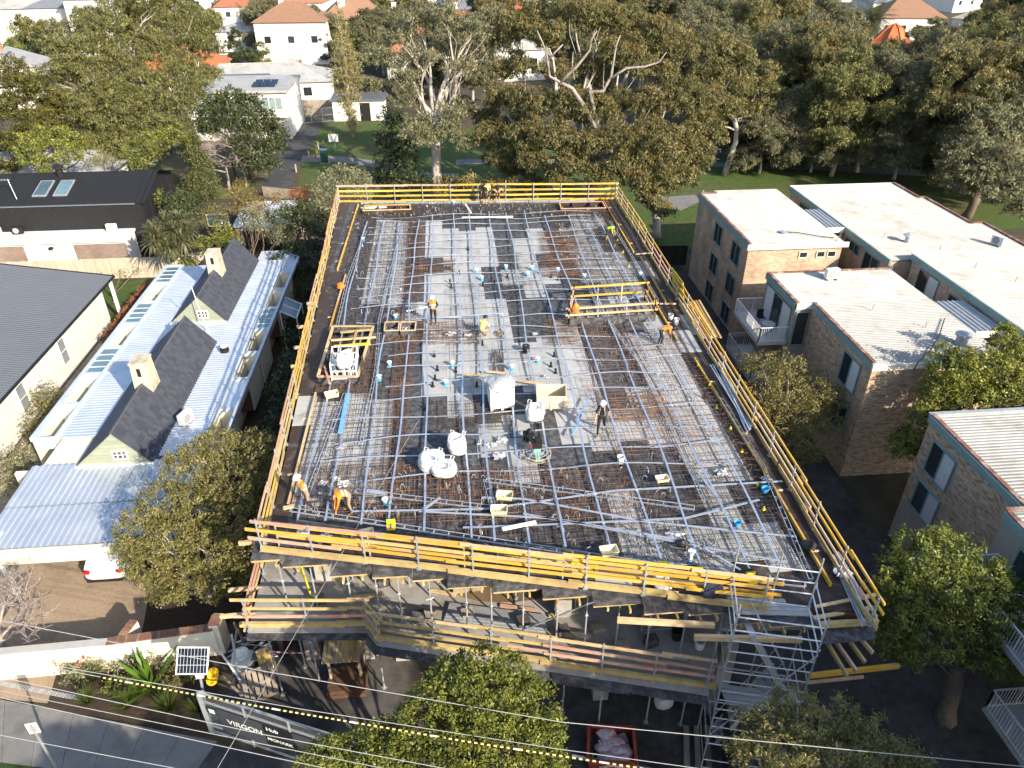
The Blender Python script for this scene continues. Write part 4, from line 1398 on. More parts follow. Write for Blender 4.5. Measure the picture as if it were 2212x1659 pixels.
def palm(name,label,base,h,n,L,seed,cols,r0=.3):
	r=random.Random(seed)
	rng=np.random.default_rng(seed)
	t=thing(name,label,'palm',tuple(base),0,None,local=True)
	MB().path([(0,0,-.1),(.1,0,h*.5),(0,0,h)],[r0*1.2,r0,r0*.9],8).build('trunk',m_bark,t,smooth=True)
	V,Cc=[],[]
	for i in range(n):
		a=i*2.399+r.uniform(-.2,.2)
		el=lerp(1.35,-.9,(i/n))
		d0=Vector((math.cos(a)*math.cos(el),math.sin(a)*math.cos(el),math.sin(el)))
		p=Vector((0,0,h))
		c=np.array(r.choice(cols))*r.uniform(.75,1.2)
		S=9
		pts=[p]
		d=d0.copy()
		for s in range(S):
			p=p+d*(L/S)
			d=(d+Vector((0,0,-.16))).normalized()
			pts.append(p)
		for s in range(1,S+1):
			ax=(pts[s]-pts[s-1]).normalized()
			sd=ax.cross(Z3)
			sd=sd.normalized() if sd.length>.05 else Vector((1,0,0))
			ll=L*.17*math.sin(math.pi*min(1,(s+1.2)/(S+1.5)))
			for sg in (-1,1):
				for k in range(2):
					q=pts[s-1].lerp(pts[s],k/2)
					e=q+(sd*sg+ax*.8+Vector((0,0,-.45)))*ll
					wv=ax*.075
					V+=[tuple(q-wv),tuple(q+wv),tuple(e+wv*.3),tuple(e-wv*.3)]
					Cc+=[c]*4
	V=np.array(V)
	link_mesh('crown',np_mesh('crown',V,np.arange(len(V)).reshape(-1,4),np.array(Cc),m_leaf),t)
	return t
palm('palm_tree','date palm beside the orange spire at the park edge',P(1868,122),WY(1885,45,P(1868,122).y).z,70,6.5,3,[(.10,.11,.045),(.13,.13,.06),(.08,.09,.035)],.55)
palm('palm_tree','slim cocos palm among the white houses top left',P(538,100),WY(538,40,P(538,100).y).z,26,5,4,[(.08,.10,.035),(.11,.12,.045)],.28)
palm('palm_tree','far palm with a shaggy crown at the top edge behind the open gum',Vector((WY(985,10,210).x,210,0)),14,30,4.5,5,[(.06,.07,.03),(.09,.07,.04)],.4)
# ---- trees and shrubs round the site
tl=Vector((-11.8,24.6,0))
tree('bay_tree','dense rounded olive green tree against the left front corner of the site',tl,
	blobs(tl,[(470,985,27.5,62),(545,980,28,50),(410,1010,27,52),(500,1050,26,62),(570,1040,27,44),(350,1085,25.5,48),(430,1100,25,62),(520,1120,25,58),(300,1140,24.5,44),(370,1165,24,56),
				(450,1190,23.6,60),(530,1190,24,50),(320,1210,23.5,46),(400,1250,23,46),(480,1250,23.3,46),(350,1270,23,34),(285,1180,24.2,30),(590,1090,26,30)]),
	'olive',fork=.3,r0=.2,bark=m_barkpale,density=3.6,seed=91,tuft=.2,leafscale=.54,tuftleaves=28,lump=.16,shell=.3,rscale=1.12)
td=Vector((-0.35,12.0,0))
tree('round_tree','big dome shaped bright green tree in front of the site above the power lines',td,
	blobs(td,[(1040,1450,13.2,56),(980,1490,12.9,62),(1095,1480,12.9,60),(1040,1520,12.4,80),(930,1540,12.4,62),(1140,1530,12.6,60),(1165,1590,12.2,52),(1090,1590,11.9,76),(990,1590,11.8,78),(890,1590,12.0,58),(830,1610,12.0,52),(1160,1650,11.8,56),(1060,1660,11.4,76),(950,1660,11.4,76),(850,1660,11.6,60),(770,1630,12.0,52),(720,1645,11.8,50),(690,1650,11.8,44),(780,1690,11.4,60)]),
	'dome',fork=.3,r0=.25,density=4.2,seed=92,tuft=.15,leafscale=.6,tuftleaves=28,lump=.10,shell=.22,rscale=1.12)
tr1=Vector((17.2,31.8,0))
tree('peppermint_tree','loose olive tree between the right guard rail and the brick flats',tr1,
	blobs(tr1,[(1650,800,33,42),(1700,790,33,34),(1640,860,32,36),(1700,850,32,46),(1760,840,32.5,40),(1800,860,32,34),(1730,900,31,44),(1680,920,31,40),(1780,910,31,36),(1720,960,30,36),(1700,1000,29.5,30),(1620,790,34,24),(1745,980,30,26)]),
	'olive',r0=.18,bark=m_barkpale,density=2.6,seed=93,tuft=.22,leafscale=.55,tuftleaves=22,shell=.55,lump=.22,rscale=1.1)
tr2=Vector((25.6,28.3,0))
tree('oleander_tree','glossy dark green tree between the two nearest brick flats',tr2,
	blobs(tr2,[(2060,790,29,46),(2110,790,29,44),(2160,810,28.5,44),(2040,840,28.5,40),(2090,850,28,46),(2150,860,28,44),(2030,880,28,30),(2190,850,28,40),(2180,730,30,34),(2200,770,30,30),(2000,900,27.6,30),(1985,950,27,34),(1950,960,27.5,30)]),
	'lime',r0=.2,density=2.6,seed=94,tuft=.22,leafscale=.65,tuftleaves=24,rscale=1.12,shell=.35)
LEAF['lime2']=dict(LEAF['lime'])
tr3=Vector((18.6,15.8,0))
tree('lilly_pilly_tree','bright green tree with a thick dark trunk at the lower right',tr3,
	blobs(tr3,[(1990,1200,17.5,52),(2050,1195,17.5,50),(1940,1260,17,52),(2000,1280,16.6,56),(2070,1270,16.8,54),(1950,1330,16,46),(2010,1370,15.6,48),(2130,1250,17.2,46),(2140,1320,16.5,50),(2190,1290,17,44),(2090,1350,16.2,40),(2180,1380,16,46),(1925,1380,15.6,38),(2130,1420,15.4,36),(1960,1410,15.2,30),(2205,1440,15.4,40)]),
	'bright',fork=.42,r0=.38,bark=M('dark_bark',(.10,.085,.075),.95,.4,4,.6),density=3.0,seed=95,tuft=.2,leafscale=.65,tuftleaves=22,shell=.4,lump=.22,rscale=1.18)
tr4=Vector((9.6,9.4,0))
tree('tea_tree','sprawling grey olive shrub below the scaffold tower',tr4,
	blobs(tr4,[(1720,1527,12,50),(1660,1567,11.6,50),(1750,1577,11.2,52),(1820,1557,11.6,46),(1870,1587,11.2,46),(1700,1617,10.8,52),(1780,1637,10.4,50),(1920,1627,10.8,46),(1640,1647,10.4,46),(1860,1657,10.2,50),(1950,1667,10.4,40),(1720,1677,9.8,50),(1600,1617,10.8,30),(1980,1637,10.8,30)]),
	'olive',fork=.3,r0=.14,bark=m_barkpale,density=4.0,seed=96,tuft=.16,leafscale=.45,tuftleaves=26,shell=.5,lump=.25,rscale=1.05)
for i,(uvs,st,lab) in enumerate((
		([(640,595,58,26),(655,630,55,26),(640,660,53,24),(665,590,59,20)],'dark','dark shrub by the far left deck edge beside the zinc house'),
		([(620,800,40,26),(600,830,38,26),(635,770,42,22),(615,860,37,24)],'dark','dark shrub in the shaded gap left of the shaft opening'),
		([(590,900,34.5,26),(575,930,33,26),(610,880,36,20)],'dark','clipped dark shrub in the shaded gap behind the olive tree'),
		([(640,700,49,22),(655,680,51,20),(630,730,46,22)],'dark','dark shrub in the shaded gap beside the glazed porch'))):
	b_=Vector((WY(*uvs[0][:3]).x,uvs[-1][2],0))
	cl=[(c[0],c[1],min(c[2],3.0),c[3],c[4]) for c in blobs(b_,uvs)]
	tree('garden_shrub',lab,b_,cl,st,r0=.08,density=1.6,seed=110+i,cat='shrub',leafscale=.7,twigs=0)
for i,(uvs,st,lab,ls) in enumerate((
		([(70,870,41,34),(110,860,41,36),(150,880,40,34),(95,910,38.5,38),(130,930,37.5,34),(80,940,37.5,30),(180,870,41,22)],'olive','rounded olive bush in the narrow yard between the two left houses',.75),
		([(20,1000,35,34),(55,990,35,32),(25,1035,33.5,34),(65,1025,34,28)],'silver','grey green bottlebrush bush at the left edge below the olive bush',.8),
		([(535,430,66,22),(560,445,65,22),(515,450,65,20),(545,465,63,20)],'rusty','yellow brown shrub beside the grey shed roof',.9),
		([(545,460,62,16),(560,480,61,18),(540,490,60,18),(590,500,60,20),(605,515,59,16)],'silver','pale silvery shrub below the grey shed',.8),
		([(480,500,61,22),(470,520,60,18),(500,515,60,18)],'lime','wispy yellow green shrub right of the spiky cabbage tree',.8),
		([(385,430,70,20),(405,445,69,22),(425,430,70,18),(375,450,68,16),(410,460,68,18)],'dark','dark camellia bush below the cypress',.8),
		([(430,530,60,14),(440,520,60.5,12)],'bright','small bright green shrub right of the spiky cabbage tree',.8),
		([(640,470,66,24),(665,490,64,22),(625,500,63,22),(690,470,66,20),(700,500,62,18)],'dark','low dark shrubs in the garden outside the far left corner',.8),
		([(600,560,58.5,16),(620,590,57,16)],'dark','small dark bush at the far right corner of the zinc house',.8),
		([(455,455,66,16),(475,470,65,16),(440,475,64,14),(490,455,66,14)],'olive','olive shrubs between the basketball hoop and the cypress',.8),
		([(590,470,64,18),(620,455,66,20),(600,490,62,16),(655,450,67,20)],'dark','dark bushes along the garden right of the yellow brown shrub',.8),
		([(680,530,60,20),(650,550,58.5,18),(700,555,58,16),(630,535,60,18)],'dark','dark shaded bushes under the far left deck corner',.8),
		([(505,415,71,14),(520,400,73,14),(600,430,69,16)],'rusty','dry yellow bushes beside the lane fence',.8),
		([(215,340,84,16),(240,345,83,14),(190,350,82,14)],'olive','olive scrub on the bare yard behind the charcoal house',.8),
		([(340,420,72,10),(345,435,71,9)],'bright','tiny bright shrub at the end of the charcoal house',.8),
		([(220,600,57,8),(260,590,58,8),(290,585,58.5,9),(240,597,57.5,6)],'bright','row of little green plants along the cream paling fence',.7),
		([(130,885,40,14),(185,800,45,12),(210,790,46,10)],'rusty','straggly dry shrub beside the white wall',.6))):
	b_=Vector((WY(*uvs[0][:3]).x,uvs[-1][2],0))
	cl=blobs(b_,uvs)
	tree('garden_shrub',lab,b_,cl,st,r0=.07,density=1.5,seed=130+i,cat='shrub',leafscale=ls,twigs=0)
hd=thing('hedge','long clipped russet hedge between the grey roofed house and the zinc house','hedge',(-24.75,52.8,0),local=True)
cl=[(.02*(i % 2),-3.8+i*.55,1.3,.50,.55) for i in range(15)]
link_mesh('foliage',crown_mesh('foliage',cl,'brown',3.0,150,tuft=.16,scale=.7,lump=.05,shell=.3),hd)
st_=MB()
for i in range(5):
	MB().tube((0,-3.6+i*1.8,0),(0,-3.6+i*1.8,1.3),.06).build('stem',m_bark,hd)
def spiky(name,label,base,heads,L,W,n,cols,seed,cat='plant',stem=True,up=.35):
	r=random.Random(seed)
	t=thing(name,label,cat,tuple(base),0,None,local=True)
	V,Cc=[],[]
	for (x,y,z,k) in heads:
		for i in range(n):
			a=r.uniform(0,6.283)
			el=r.uniform(-.7,1.45) if up<.5 else r.uniform(.5,1.5)
			d=Vector((math.cos(a)*math.cos(el),math.sin(a)*math.cos(el),math.sin(el)))
			sd=d.cross(Z3)
			sd=sd.normalized()*W/2 if sd.length>.05 else Vector((W/2,0,0))
			o=Vector((x,y,z))
			ll=L*k*r.uniform(.75,1.15)
			m_=o+d*ll*.55
			e=o+d*ll+Z3*(-.22*ll if up<.5 else -.03*ll)
			c=np.array(r.choice(cols))*r.uniform(.7,1.3)
			V+=[tuple(o-sd*.6),tuple(o+sd*.6),tuple(m_+sd),tuple(m_-sd),tuple(m_-sd),tuple(m_+sd),tuple(e+sd*.1),tuple(e-sd*.1)]
			Cc+=[c]*8
		if stem:
			MB().path(bend((x*.15,y*.15,-.05),(x,y,z),r,3,.08),[.14,.12,.1,.09],6).build('stem',m_barkpale,t,smooth=True)
	V=np.array(V)
	link_mesh('leaves',np_mesh('leaves',V,np.arange(len(V)).reshape(-1,4),np.array(Cc),m_leaf),t)
	return t
cb_=P(375,575)
heads=[]
for (u,v,y) in ((330,500,60.5),(355,480,61.5),(385,478,61.5),(405,500,61),(345,515,60),(375,500,60.5),(395,520,60),(330,525,59.8),(365,535,59.5)):
	p=WY(u,v,y)
	heads.append((p.x-cb_.x,p.y-cb_.y,max(p.z,.8),1.0))
spiky('cabbage_tree','many headed spiky cabbage tree at the corner of the charcoal house',cb_,heads,1.25,.11,170,[(.16,.17,.07),(.20,.20,.10),(.12,.14,.05),(.22,.20,.13)],3,'tree')
spiky('cabbage_tree','low spiky cabbage tree beside the chimney of the zinc house',P(400,590),[(0,0,1.5,1.1),(.7,.2,1.2,.9)],1.3,.12,150,[(.16,.18,.05),(.20,.20,.07),(.12,.15,.04)],4,'tree')
spiky('flax_plant','bright green sword leaved plant below the solar panel',P(330,1490),[(0,0,.1,1)],1.7,.2,26,[(.10,.19,.02),(.13,.22,.03),(.08,.15,.02)],5,stem=False,up=.9)
for i,(u,v,s) in enumerate(((205,1470,1.0),(190,1520,.9),(280,1530,1.1),(365,1535,1.1),(430,1540,.9),(300,1505,.8))):
	spiky('tussock_grass','grassy tussock in the street garden, %s from the left' % ORD[[1,0,2,4,5,3][i]],P(u,v),[(0,0,.05,s)],.85,.02,260,[(.09,.12,.025),(.12,.14,.03),(.06,.09,.02)],20+i,stem=False,up=.9)['group']='tussocks in the street garden'
gv=P(250,1450)
tree('grevillea_bush','grey green bush with red flowers along the cream front wall',gv,[(-1.6,.3,.5,.75,.5),(-.6,.4,.6,.8,.5),(.4,.4,.55,.8,.5),(1.3,.3,.5,.7,.5),(-1.2,-.3,.4,.6,.4)],'silver',r0=.05,density=3.0,seed=160,cat='bush',leafscale=.6,tuft=.2)
gr=[c for c in bpy.data.objects if c.name.startswith('grevillea_bush')][0]
for i in range(9):
	b=MB()
	q=Vector((rnd.uniform(-1.8,1.6),rnd.uniform(-.5,.5),rnd.uniform(.9,1.15)))
	b.lathe([(.01,-.06),(.06,0),(.05,.05),(.01,.09)],tuple(q),6)
	b.build('flower',M('red_flower',(.65,.05,.04),.7,.2,4),gr)
tree('garden_shrub','olive shrub right of the sword leaved plant',P(385,1480),[(0,0,.5,.6,.55),(.4,.2,.5,.5,.45)],'olive',r0=.04,density=3,seed=161,cat='shrub',leafscale=.5,tuft=.15)
tree('garden_shrub','low mat of leafy plants below the sword leaved plant',P(250,1488),[(0,0,.25,.5,.3),(.5,.1,.25,.5,.3),(1.0,-.1,.2,.45,.25)],'bright',r0=.03,density=3,seed=162,cat='shrub',leafscale=.5,tuft=.15)
# ================================================================== HOUSES
def window(parent,c,u,n,w,h,fm,panes=2,gm=None,depth=.06,blind=None,bars=None,sill=False):
	c,u,n=Vector(c),Vector(u).normalized(),Vector(n).normalized()
	o=MB().obox(c-n*.03,u*(w/2-.03),Z3*(h/2-.03),n*.03)
	win=o.build('window',M('dark_room',(.02,.021,.023),.6,.2,2),parent)
	f=MB()
	t=.06
	f.obox(c+n*.02,u*(w/2),Z3*(t/2),n*.05)
	f.v=[tuple(Vector(q)+Z3*(h/2-t/2)) for q in f.v]
	k=len(f.v)
	f.obox(c+n*.02-Z3*(h/2-t/2),u*(w/2),Z3*(t/2),n*(.08 if sill else .05))
	for s in (-1,1):
		f.obox(c+n*.018+u*s*(w/2-t/2),u*(t/2),Z3*(h/2-t),n*.045)
	for i in range(1,panes):
		f.obox(c+n*.015+u*(w*(i/panes-.5)),u*.025,Z3*(h/2-t),n*.035)
	if bars:
		for i in range(1,bars):
			f.obox(c+n*.012+Z3*(h*(i/bars-.5)),u*(w/2-t),Z3*.015,n*.03)
	f.build('frame',fm,win)
	for i in range(panes):
		p=c+u*(w*((i+.5)/panes-.5))
		g=blind if (blind is not None and (i % 2==0 or panes==1)) else (gm or m_glass)
		MB().obox(p+n*.008,u*(w/panes/2-.035),Z3*(h/2-t),n*.006).build('pane',g,win)
	return win
def corrugated(name,mat,parent,p00,along,across,pitch=.19,amp=.022,trap=True):
	p00,along,across=Vector(p00),Vector(along),Vector(across)
	L=across.length
	n=max(2,int(L/pitch))
	nr=across.cross(along).normalized()
	if nr.z<0:
		nr=-nr
	b=MB()
	ts=[]
	for i in range(n):
		for a,h in ((0,0),(.30,0),(.42,1),(.78,1),(.90,0)):
			ts.append(((i+a)/n,h))
	ts.append((1.0,0))
	for t,h in ts:
		q=p00+across*t+nr*(h*amp)
		b.v+=[tuple(q),tuple(q+along)]
	fl=(along.cross(across)).z<0
	for i in range(len(ts)-1):
		f=(2*i,2*i+1,2*i+3,2*i+2)
		b.f.append(f if not fl else tuple(reversed(f)))
		b.m.append(0)
	k=len(b.v)
	for q in (p00,p00+along,p00+along+across,p00+across):
		b.v.append(tuple(q-nr*.03))
	b.f.append((k,k+1,k+2,k+3))
	b.m.append(0)
	for (i0,i1,j0,j1) in ((0,1,k,k+1),(2*len(ts)-2,2*len(ts)-1,k+3,k+2)):
		b.f.append((i0,i1,j1,j0))
		b.m.append(0)
	return b.build(name,mat,parent)
def brick_face(parent,o,u,n,W,H,holes,nind,seed,mat=None,rows=None):
	r=random.Random(seed)
	o,u,n=Vector(o),Vector(u).normalized(),Vector(n).normalized()
	mw,mh,bw_,bh=.24,.086,.23,.076
	proto=None
	spots=[]
	ncol=int(W/mw)
	nrow=int(H/mh)
	for j in range(nrow):
		s=0 if j % 2==0 else -mw/2
		for i in range(ncol+1):
			a,b_=s+i*mw,s+i*mw+bw_
			z0,z1=j*mh,j*mh+bh
			a,b_=max(a,0),min(b_,W)
			if b_-a<.03:
				continue
			bad=False
			for (h0,h1,g0,g1) in holes:
				if b_>h0 and a<h1 and z1>g0 and z0<g1:
					bad=True
					break
			if bad:
				continue
			spots.append((a,b_,z0,z1))
	d=.016
	full=[q for q in spots if abs(q[1]-q[0]-bw_)<1e-4]
	vis=sorted(full,key=lambda q:-PPM(o+u*q[0]+Z3*q[2]))
	sel=set()
	cand=[q for q in vis if (lambda uv:0<uv[0]<2212 and 0<uv[1]<1659)(PX(o+u*q[0]+Z3*q[2]))]
	sel=set(cand[:nind])
	base=ORG.get(parent.name,(0,0,0))
	for q in sel:
		c=o+u*(q[0]+bw_/2)+Z3*(q[2]+bh/2)
		if proto is None:
			mb=MB().obox((0,0,0),u*(bw_/2),Z3*(bh/2),n*d)
			me=mb.mesh('brick',mat or m_bricks)
			proto=me
		ob=bpy.data.objects.new('brick',proto)
		C.objects.link(ob)
		ob.parent=parent
		ob.location=c-Vector(base)+n*r.uniform(-.003,.003)
	mb=MB()
	for q in spots:
		if q in sel:
			continue
		c=o+u*((q[0]+q[1])/2)+Z3*((q[2]+q[3])/2)+n*r.uniform(-.003,.003)
		mb.obox(c,u*((q[1]-q[0])/2),Z3*((q[3]-q[2])/2),n*d,pc=r.random())
	mb.build('brickwork',mat or m_bricks,parent)['kind']='stuff'
# ------------------------------------------------------------------ brick flats on the right
def balcony(parent,x0,x1,y0,y1,z,hrail=1.0):
	bl=MB().box(x0,x1,y0,y1,z-.2,z).build('balcony',M('balcony_slab',(.45,.44,.42),.85,.12,2),parent)
	r=MB()
	for (a,b) in (((x0+.03,y0+.03),(x0+.03,y1-.03)),((x0+.03,y0+.03),(x1,y0+.03)),((x0+.03,y1-.03),(x1,y1-.03))):
		a,b=Vector((a[0],a[1],z)),Vector((b[0],b[1],z))
		r.beam(a+Z3*hrail,b+Z3*hrail,.05,.05)
		r.beam(a+Z3*.08,b+Z3*.08,.04,.04)
		n=int((b-a).length/.125)
		for i in range(n+1):
			p=a.lerp(b,i/n)
			w=.045 if i % 9==0 else .02
			r.beam(p+Z3*.02,p+Z3*hrail,w,w)
	r.build('railing',M('white_railing',(.62,.63,.64),.5,.06,3),bl)
	return bl
def aircon(label,c,rz=0.0,dark=False):
	t=thing('air_conditioner',label,'air conditioner',tuple(c),rz,local=True)
	m=m_blackplastic if dark else m_white
	MB().box(-.42,.42,-.17,.17,.1,.72).build('casing',m,t)
	g=MB().lathe([(.26,0),(.26,.015),(.2,.02),(.05,.02)],(0,0,0),16)
	g.v=[(x-.08,-.172-z,y+.41) for x,y,z in g.v]
	g.build('fan_grille',M('grille_grey',(.30,.30,.30),.6,.1,5),t)
	for s in (-.3,.3):
		MB().box(s-.04,s+.04,-.25,.25,0,.1).build('foot',m_galv_dull,t)
	return t
APT={}
def flats(key,label,poly,ztop,brickfaces,slope=0.0):
	cx_=sum(p[0] for p in poly)/len(poly)
	cy_=sum(p[1] for p in poly)/len(poly)
	t=thing('brick_flats',label,'building',(cx_,cy_,0))
	ins=MB()
	wall=MB().prism(poly,0,ztop-.12).build('wall',m_mortar if brickfaces else m_brickwall,t)
	APT[key]=(t,wall)
	return t,wall
def ribbed_roof(t,rects,z,pitch=.19):
	for (x0,x1,y0,y1) in rects:
		corrugated('roof',m_roofwhite,t,(x0,y0,z),(x1-x0,0,0),(0,y1-y0,0),pitch,.05)
def trim(t,a,b,z,name,m,w=.12,h=.3):
	MB().beam((a[0],a[1],z-h/2),(b[0],b[1],z-h/2),w,h).build(name,m,t)
ZR=7.4
t1,w1=flats('a','narrow three storey tan brick flats with white roof beyond the yellow sheet',[(21.1,47.2),(28.0,47.2),(28.0,59.4),(22.6,59.4),(22.6,58.7),(21.1,58.7)],ZR,False)
ribbed_roof(t1,[(21.1,28.05,47.0,58.7),(22.6,28.05,58.7,59.5)],ZR-.05)
trim(t1,(21.04,47.05),(21.04,58.8),ZR+.05,'fascia',m_teal,.1,.42)
trim(t1,(20.9,46.98),(28.3,46.98),ZR+.03,'fascia',m_cream,.12,.36)
trim(t1,(21.16,47.1),(21.16,58.75),ZR+.11,'flashing',m_rustred,.2,.05)
trim(t1,(21.2,58.75),(22.6,58.75),ZR+.11,'flashing',m_rustred,.2,.05)
for (y,zs) in ((56.2,(5.9,3.4,1.0)),(50.2,(5.9,3.4,1.0))):
	for z in zs:
		window(t1,(21.085,y-(.9 if y<53 else 3.0),z),(0,1,0),(-1,0,0),1.7,1.6,m_teal,2,None,blind=None)
for x in (25.2,26.5,27.3):
	window(t1,(x,47.185,6.5),(1,0,0),(0,-1,0),.66,.5,m_cream,1)
t2,w2=flats('b','long tan brick flats with wide white ribbed roof at the right park edge',[(29.6,43.6),(40.2,43.6),(40.2,49.8),(39.2,49.8),(39.2,56),(38.7,56),(38.7,59.8),(29.6,59.8)],ZR,False)
ribbed_roof(t2,[(29.55,40.3,43.6,49.8),(29.55,39.3,49.8,56.0),(29.55,38.8,56.0,60.0)],ZR-.02)
trim(t2,(29.52,43.6),(29.52,60.0),ZR+.02,'fascia',m_teal,.1,.42)
trim(t2,(29.5,60.03),(38.9,60.03),ZR+.06,'fascia',m_cream,.1,.3)
for a,b in (((40.3,43.6),(40.3,49.85)),((40.3,49.85),(39.3,49.85)),((39.3,49.8),(39.3,56)),((39.3,56),(38.8,56)),((38.8,56),(38.8,60))):
	trim(t2,a,b,ZR+.12,'flashing',m_rustred,.22,.12)
for (y,z,w) in ((56.5,6.4,2.6),(48.6,6.45,2.2),(45.8,6.0,2.0)):
	window(t2,(29.585,y,z),(0,1,0),(-1,0,0),w,.8 if w!=2.0 else 1.7,m_teal,3 if w!=2 else 2)
def link_roof(label,x0,x1,y0,y1,z):
	t=thing('link_roof',label,'roof',((x0+x1)/2,(y0+y1)/2,z))
	corrugated('roof_sheet',m_galv_dull,t,(x0,y0,z+.02),(0,y1-y0,0),(x1-x0,0,0),.3,.06)
	MB().box(x0,x1,y0-.1,y0-.02,z-.3,z+.1).build('fascia',m_cream,t)
	for xx in (x0+.1,x1-.1):
		MB().box(xx-.06,xx+.06,y0,y0+.12,0,z-.3).build('post',m_white,t)
link_roof('low ribbed roof linking the narrow flats to the long flats',28.1,29.42,50.0,54.2,7.3)
t2b,w2b=flats('c','tan brick flats with white roof at the right edge behind the middle block',[(30.9,30.2),(42,30.2),(42,43.3),(30.9,43.3)],ZR+.5,False)
ribbed_roof(t2b,[(30.85,42.1,30.0,43.4)],ZR+.45)
trim(t2b,(30.82,30.0),(30.82,43.4),ZR+.5,'fascia',m_teal,.1,.42)
trim(t2b,(30.8,43.44),(42,43.44),ZR+.55,'fascia',m_cream,.1,.2)
window(t2b,(30.885,41.2,6.4),(0,1,0),(-1,0,0),2.2,1.9,m_teal,2,None,blind=m_blind)
window(t2b,(30.885,37.6,6.7),(0,1,0),(-1,0,0),2.6,.9,m_teal,3)
ZR3=7.4
t3,w3=flats('d','tan brick flats with a white balcony and teal trim right of the deck',[(21.45,30.55),(28.7,30.55),(28.7,42.2),(20.45,42.2),(20.45,37.7),(21.45,37.7)],ZR3,True)
ribbed_roof(t3,[(21.45,28.8,30.4,37.7),(20.45,28.75,37.7,42.2)],ZR3-.05)
trim(t3,(21.42,30.45),(21.42,37.6),ZR3+.02,'fascia',m_teal,.1,.36)
trim(t3,(20.40,37.8),(20.40,42.25),ZR3+.02,'fascia',m_teal,.1,.36)
trim(t3,(21.35,30.45),(28.85,30.45),ZR3+.02,'fascia',m_cream,.12,.34)
trim(t3,(20.45,37.66),(21.4,37.66),ZR3+.02,'fascia',m_cream,.1,.34)
trim(t3,(21.52,30.6),(21.52,37.7),ZR3+.09,'flashing',m_rustred,.2,.05)
trim(t3,(20.52,37.7),(20.52,42.25),ZR3+.09,'flashing',m_rustred,.2,.05)
trim(t3,(20.45,42.25),(28.8,42.25),ZR3+.07,'flashing',m_rustred,.14,.1)
brick_face(t3,(21.45,30.55,0),(0,1,0),(-1,0,0),7.1,7.1,[(.9,2.7,4.9,6.75),(.9,2.7,2.2,4.0)],240,1)
brick_face(t3,(21.45,30.55,0),(1,0,0),(0,-1,0),7.2,7.05,[(4.6,6.2,5.3,6.7)],60,2)
window(t3,(21.43,32.35,5.83),(0,1,0),(-1,0,0),1.8,1.85,m_teal,2,None,blind=m_blind)
window(t3,(21.43,32.35,3.1),(0,1,0),(-1,0,0),1.8,1.8,m_teal,2)
window(t3,(26.85,30.53,6.0),(1,0,0),(0,-1,0),1.6,1.4,m_teal,2)
window(t3,(20.43,40.0,5.75),(0,1,0),(-1,0,0),3.8,2.3,m_teal,3,None,blind=m_blind)
window(t3,(20.95,37.68,5.75),(1,0,0),(0,-1,0),.85,2.3,m_teal,1)
balcony(t3,18.6,20.42,37.9,42.1,4.75)
balcony(t3,18.6,20.42,38.0,42.4,2.0)
link_roof('low ribbed roof linking the balcony flats to the block behind',28.9,30.75,33.5,37.4,7.3)
ZR4=7.4
t4,w4=flats('e','nearest tan brick flats with rusty flashing at the right edge',[(21.75,19.4),(30,19.4),(30,25.85),(21.75,25.85)],ZR4,True)
MB().prism([(20.9,8),(30,8),(30,19.39),(20.9,19.39)],2.6,ZR4-.14).build('wall',m_mortar,t4)
ribbed_roof(t4,[(21.75,30.1,19.3,25.9),(20.85,30.1,8,19.28)],ZR4-.05,.2)
trim(t4,(21.7,19.2),(21.7,25.9),ZR4+.02,'fascia',m_teal,.1,.36)
trim(t4,(20.82,8),(20.82,19.35),ZR4+.02,'fascia',m_teal,.1,.36)
trim(t4,(20.82,19.38),(21.8,19.38),ZR4+.02,'fascia',m_teal,.1,.36)
trim(t4,(21.84,19.3),(21.84,25.9),ZR4+.09,'flashing',m_rustred,.2,.05)
trim(t4,(20.95,8),(20.95,19.3),ZR4+.09,'flashing',m_rustred,.2,.05)
trim(t4,(20.9,19.46),(21.9,19.46),ZR4+.1,'flashing',m_rustred,.2,.05)
trim(t4,(21.7,25.94),(30.1,25.94),ZR4+.08,'flashing',m_galv_dull,.22,.08)
brick_face(t4,(21.75,19.4,2.6),(0,1,0),(-1,0,0),6.45,4.5,[(4.05,5.75,2.2,4.0),(4.05,5.75,.05,1.7)],300,3)
window(t4,(21.73,24.3,5.7),(0,1,0),(-1,0,0),1.7,1.75,m_teal,2,None,blind=m_blind)
window(t4,(21.73,24.3,3.47),(0,1,0),(-1,0,0),1.7,1.6,m_teal,2,None,blind=m_blind)
window(t4,(20.88,16.6,5.6),(0,1,0),(-1,0,0),3.2,2.3,m_teal,3,None)
balcony(t4,19.1,20.85,14.0,18.9,4.7)
balcony(t4,19.0,20.85,9.2,15.0,1.9)
aircon('white air conditioner on the far edge of the balcony flats roof',(24.1,41.0,ZR3),.1)
aircon('white air conditioner on the right side of the long flats roof',(38.3,45.4,ZR),-1.2)
for i,(x,y,z) in enumerate(((32.4,46.6,ZR),)):
	v=thing('roof_vent','round metal vent on the long flats roof','vent',(x,y,z))
	MB().lathe([(.2,0),(.2,.5),(.22,.52)],(x,y,z),12).build('pipe',m_galv,v)
	MB().lathe([(.38,.5),(.36,.56),(.06,.7)],(x,y,z),12).build('cowl',m_galv,v)
an=thing('roof_aerial','fallen dark aerial lying on the narrow flats roof','aerial',(25.0,48.6,ZR))
MB().path([(24.4,49.2,ZR+.1),(25.3,48.9,ZR+.12),(26.6,48.0,ZR+.12),(27.5,47.7,ZR+.1)],.03,5).build('pole',m_blackplastic,an)
MB().lathe([(.22,0),(.3,.05),(.05,.12)],(24.4,49.2,ZR+.05),10).build('dish',m_galv,an)
cbl=thing('roof_cable','dark cable sagging across the corner of the balcony flats roof','cable',(24,31,ZR3))
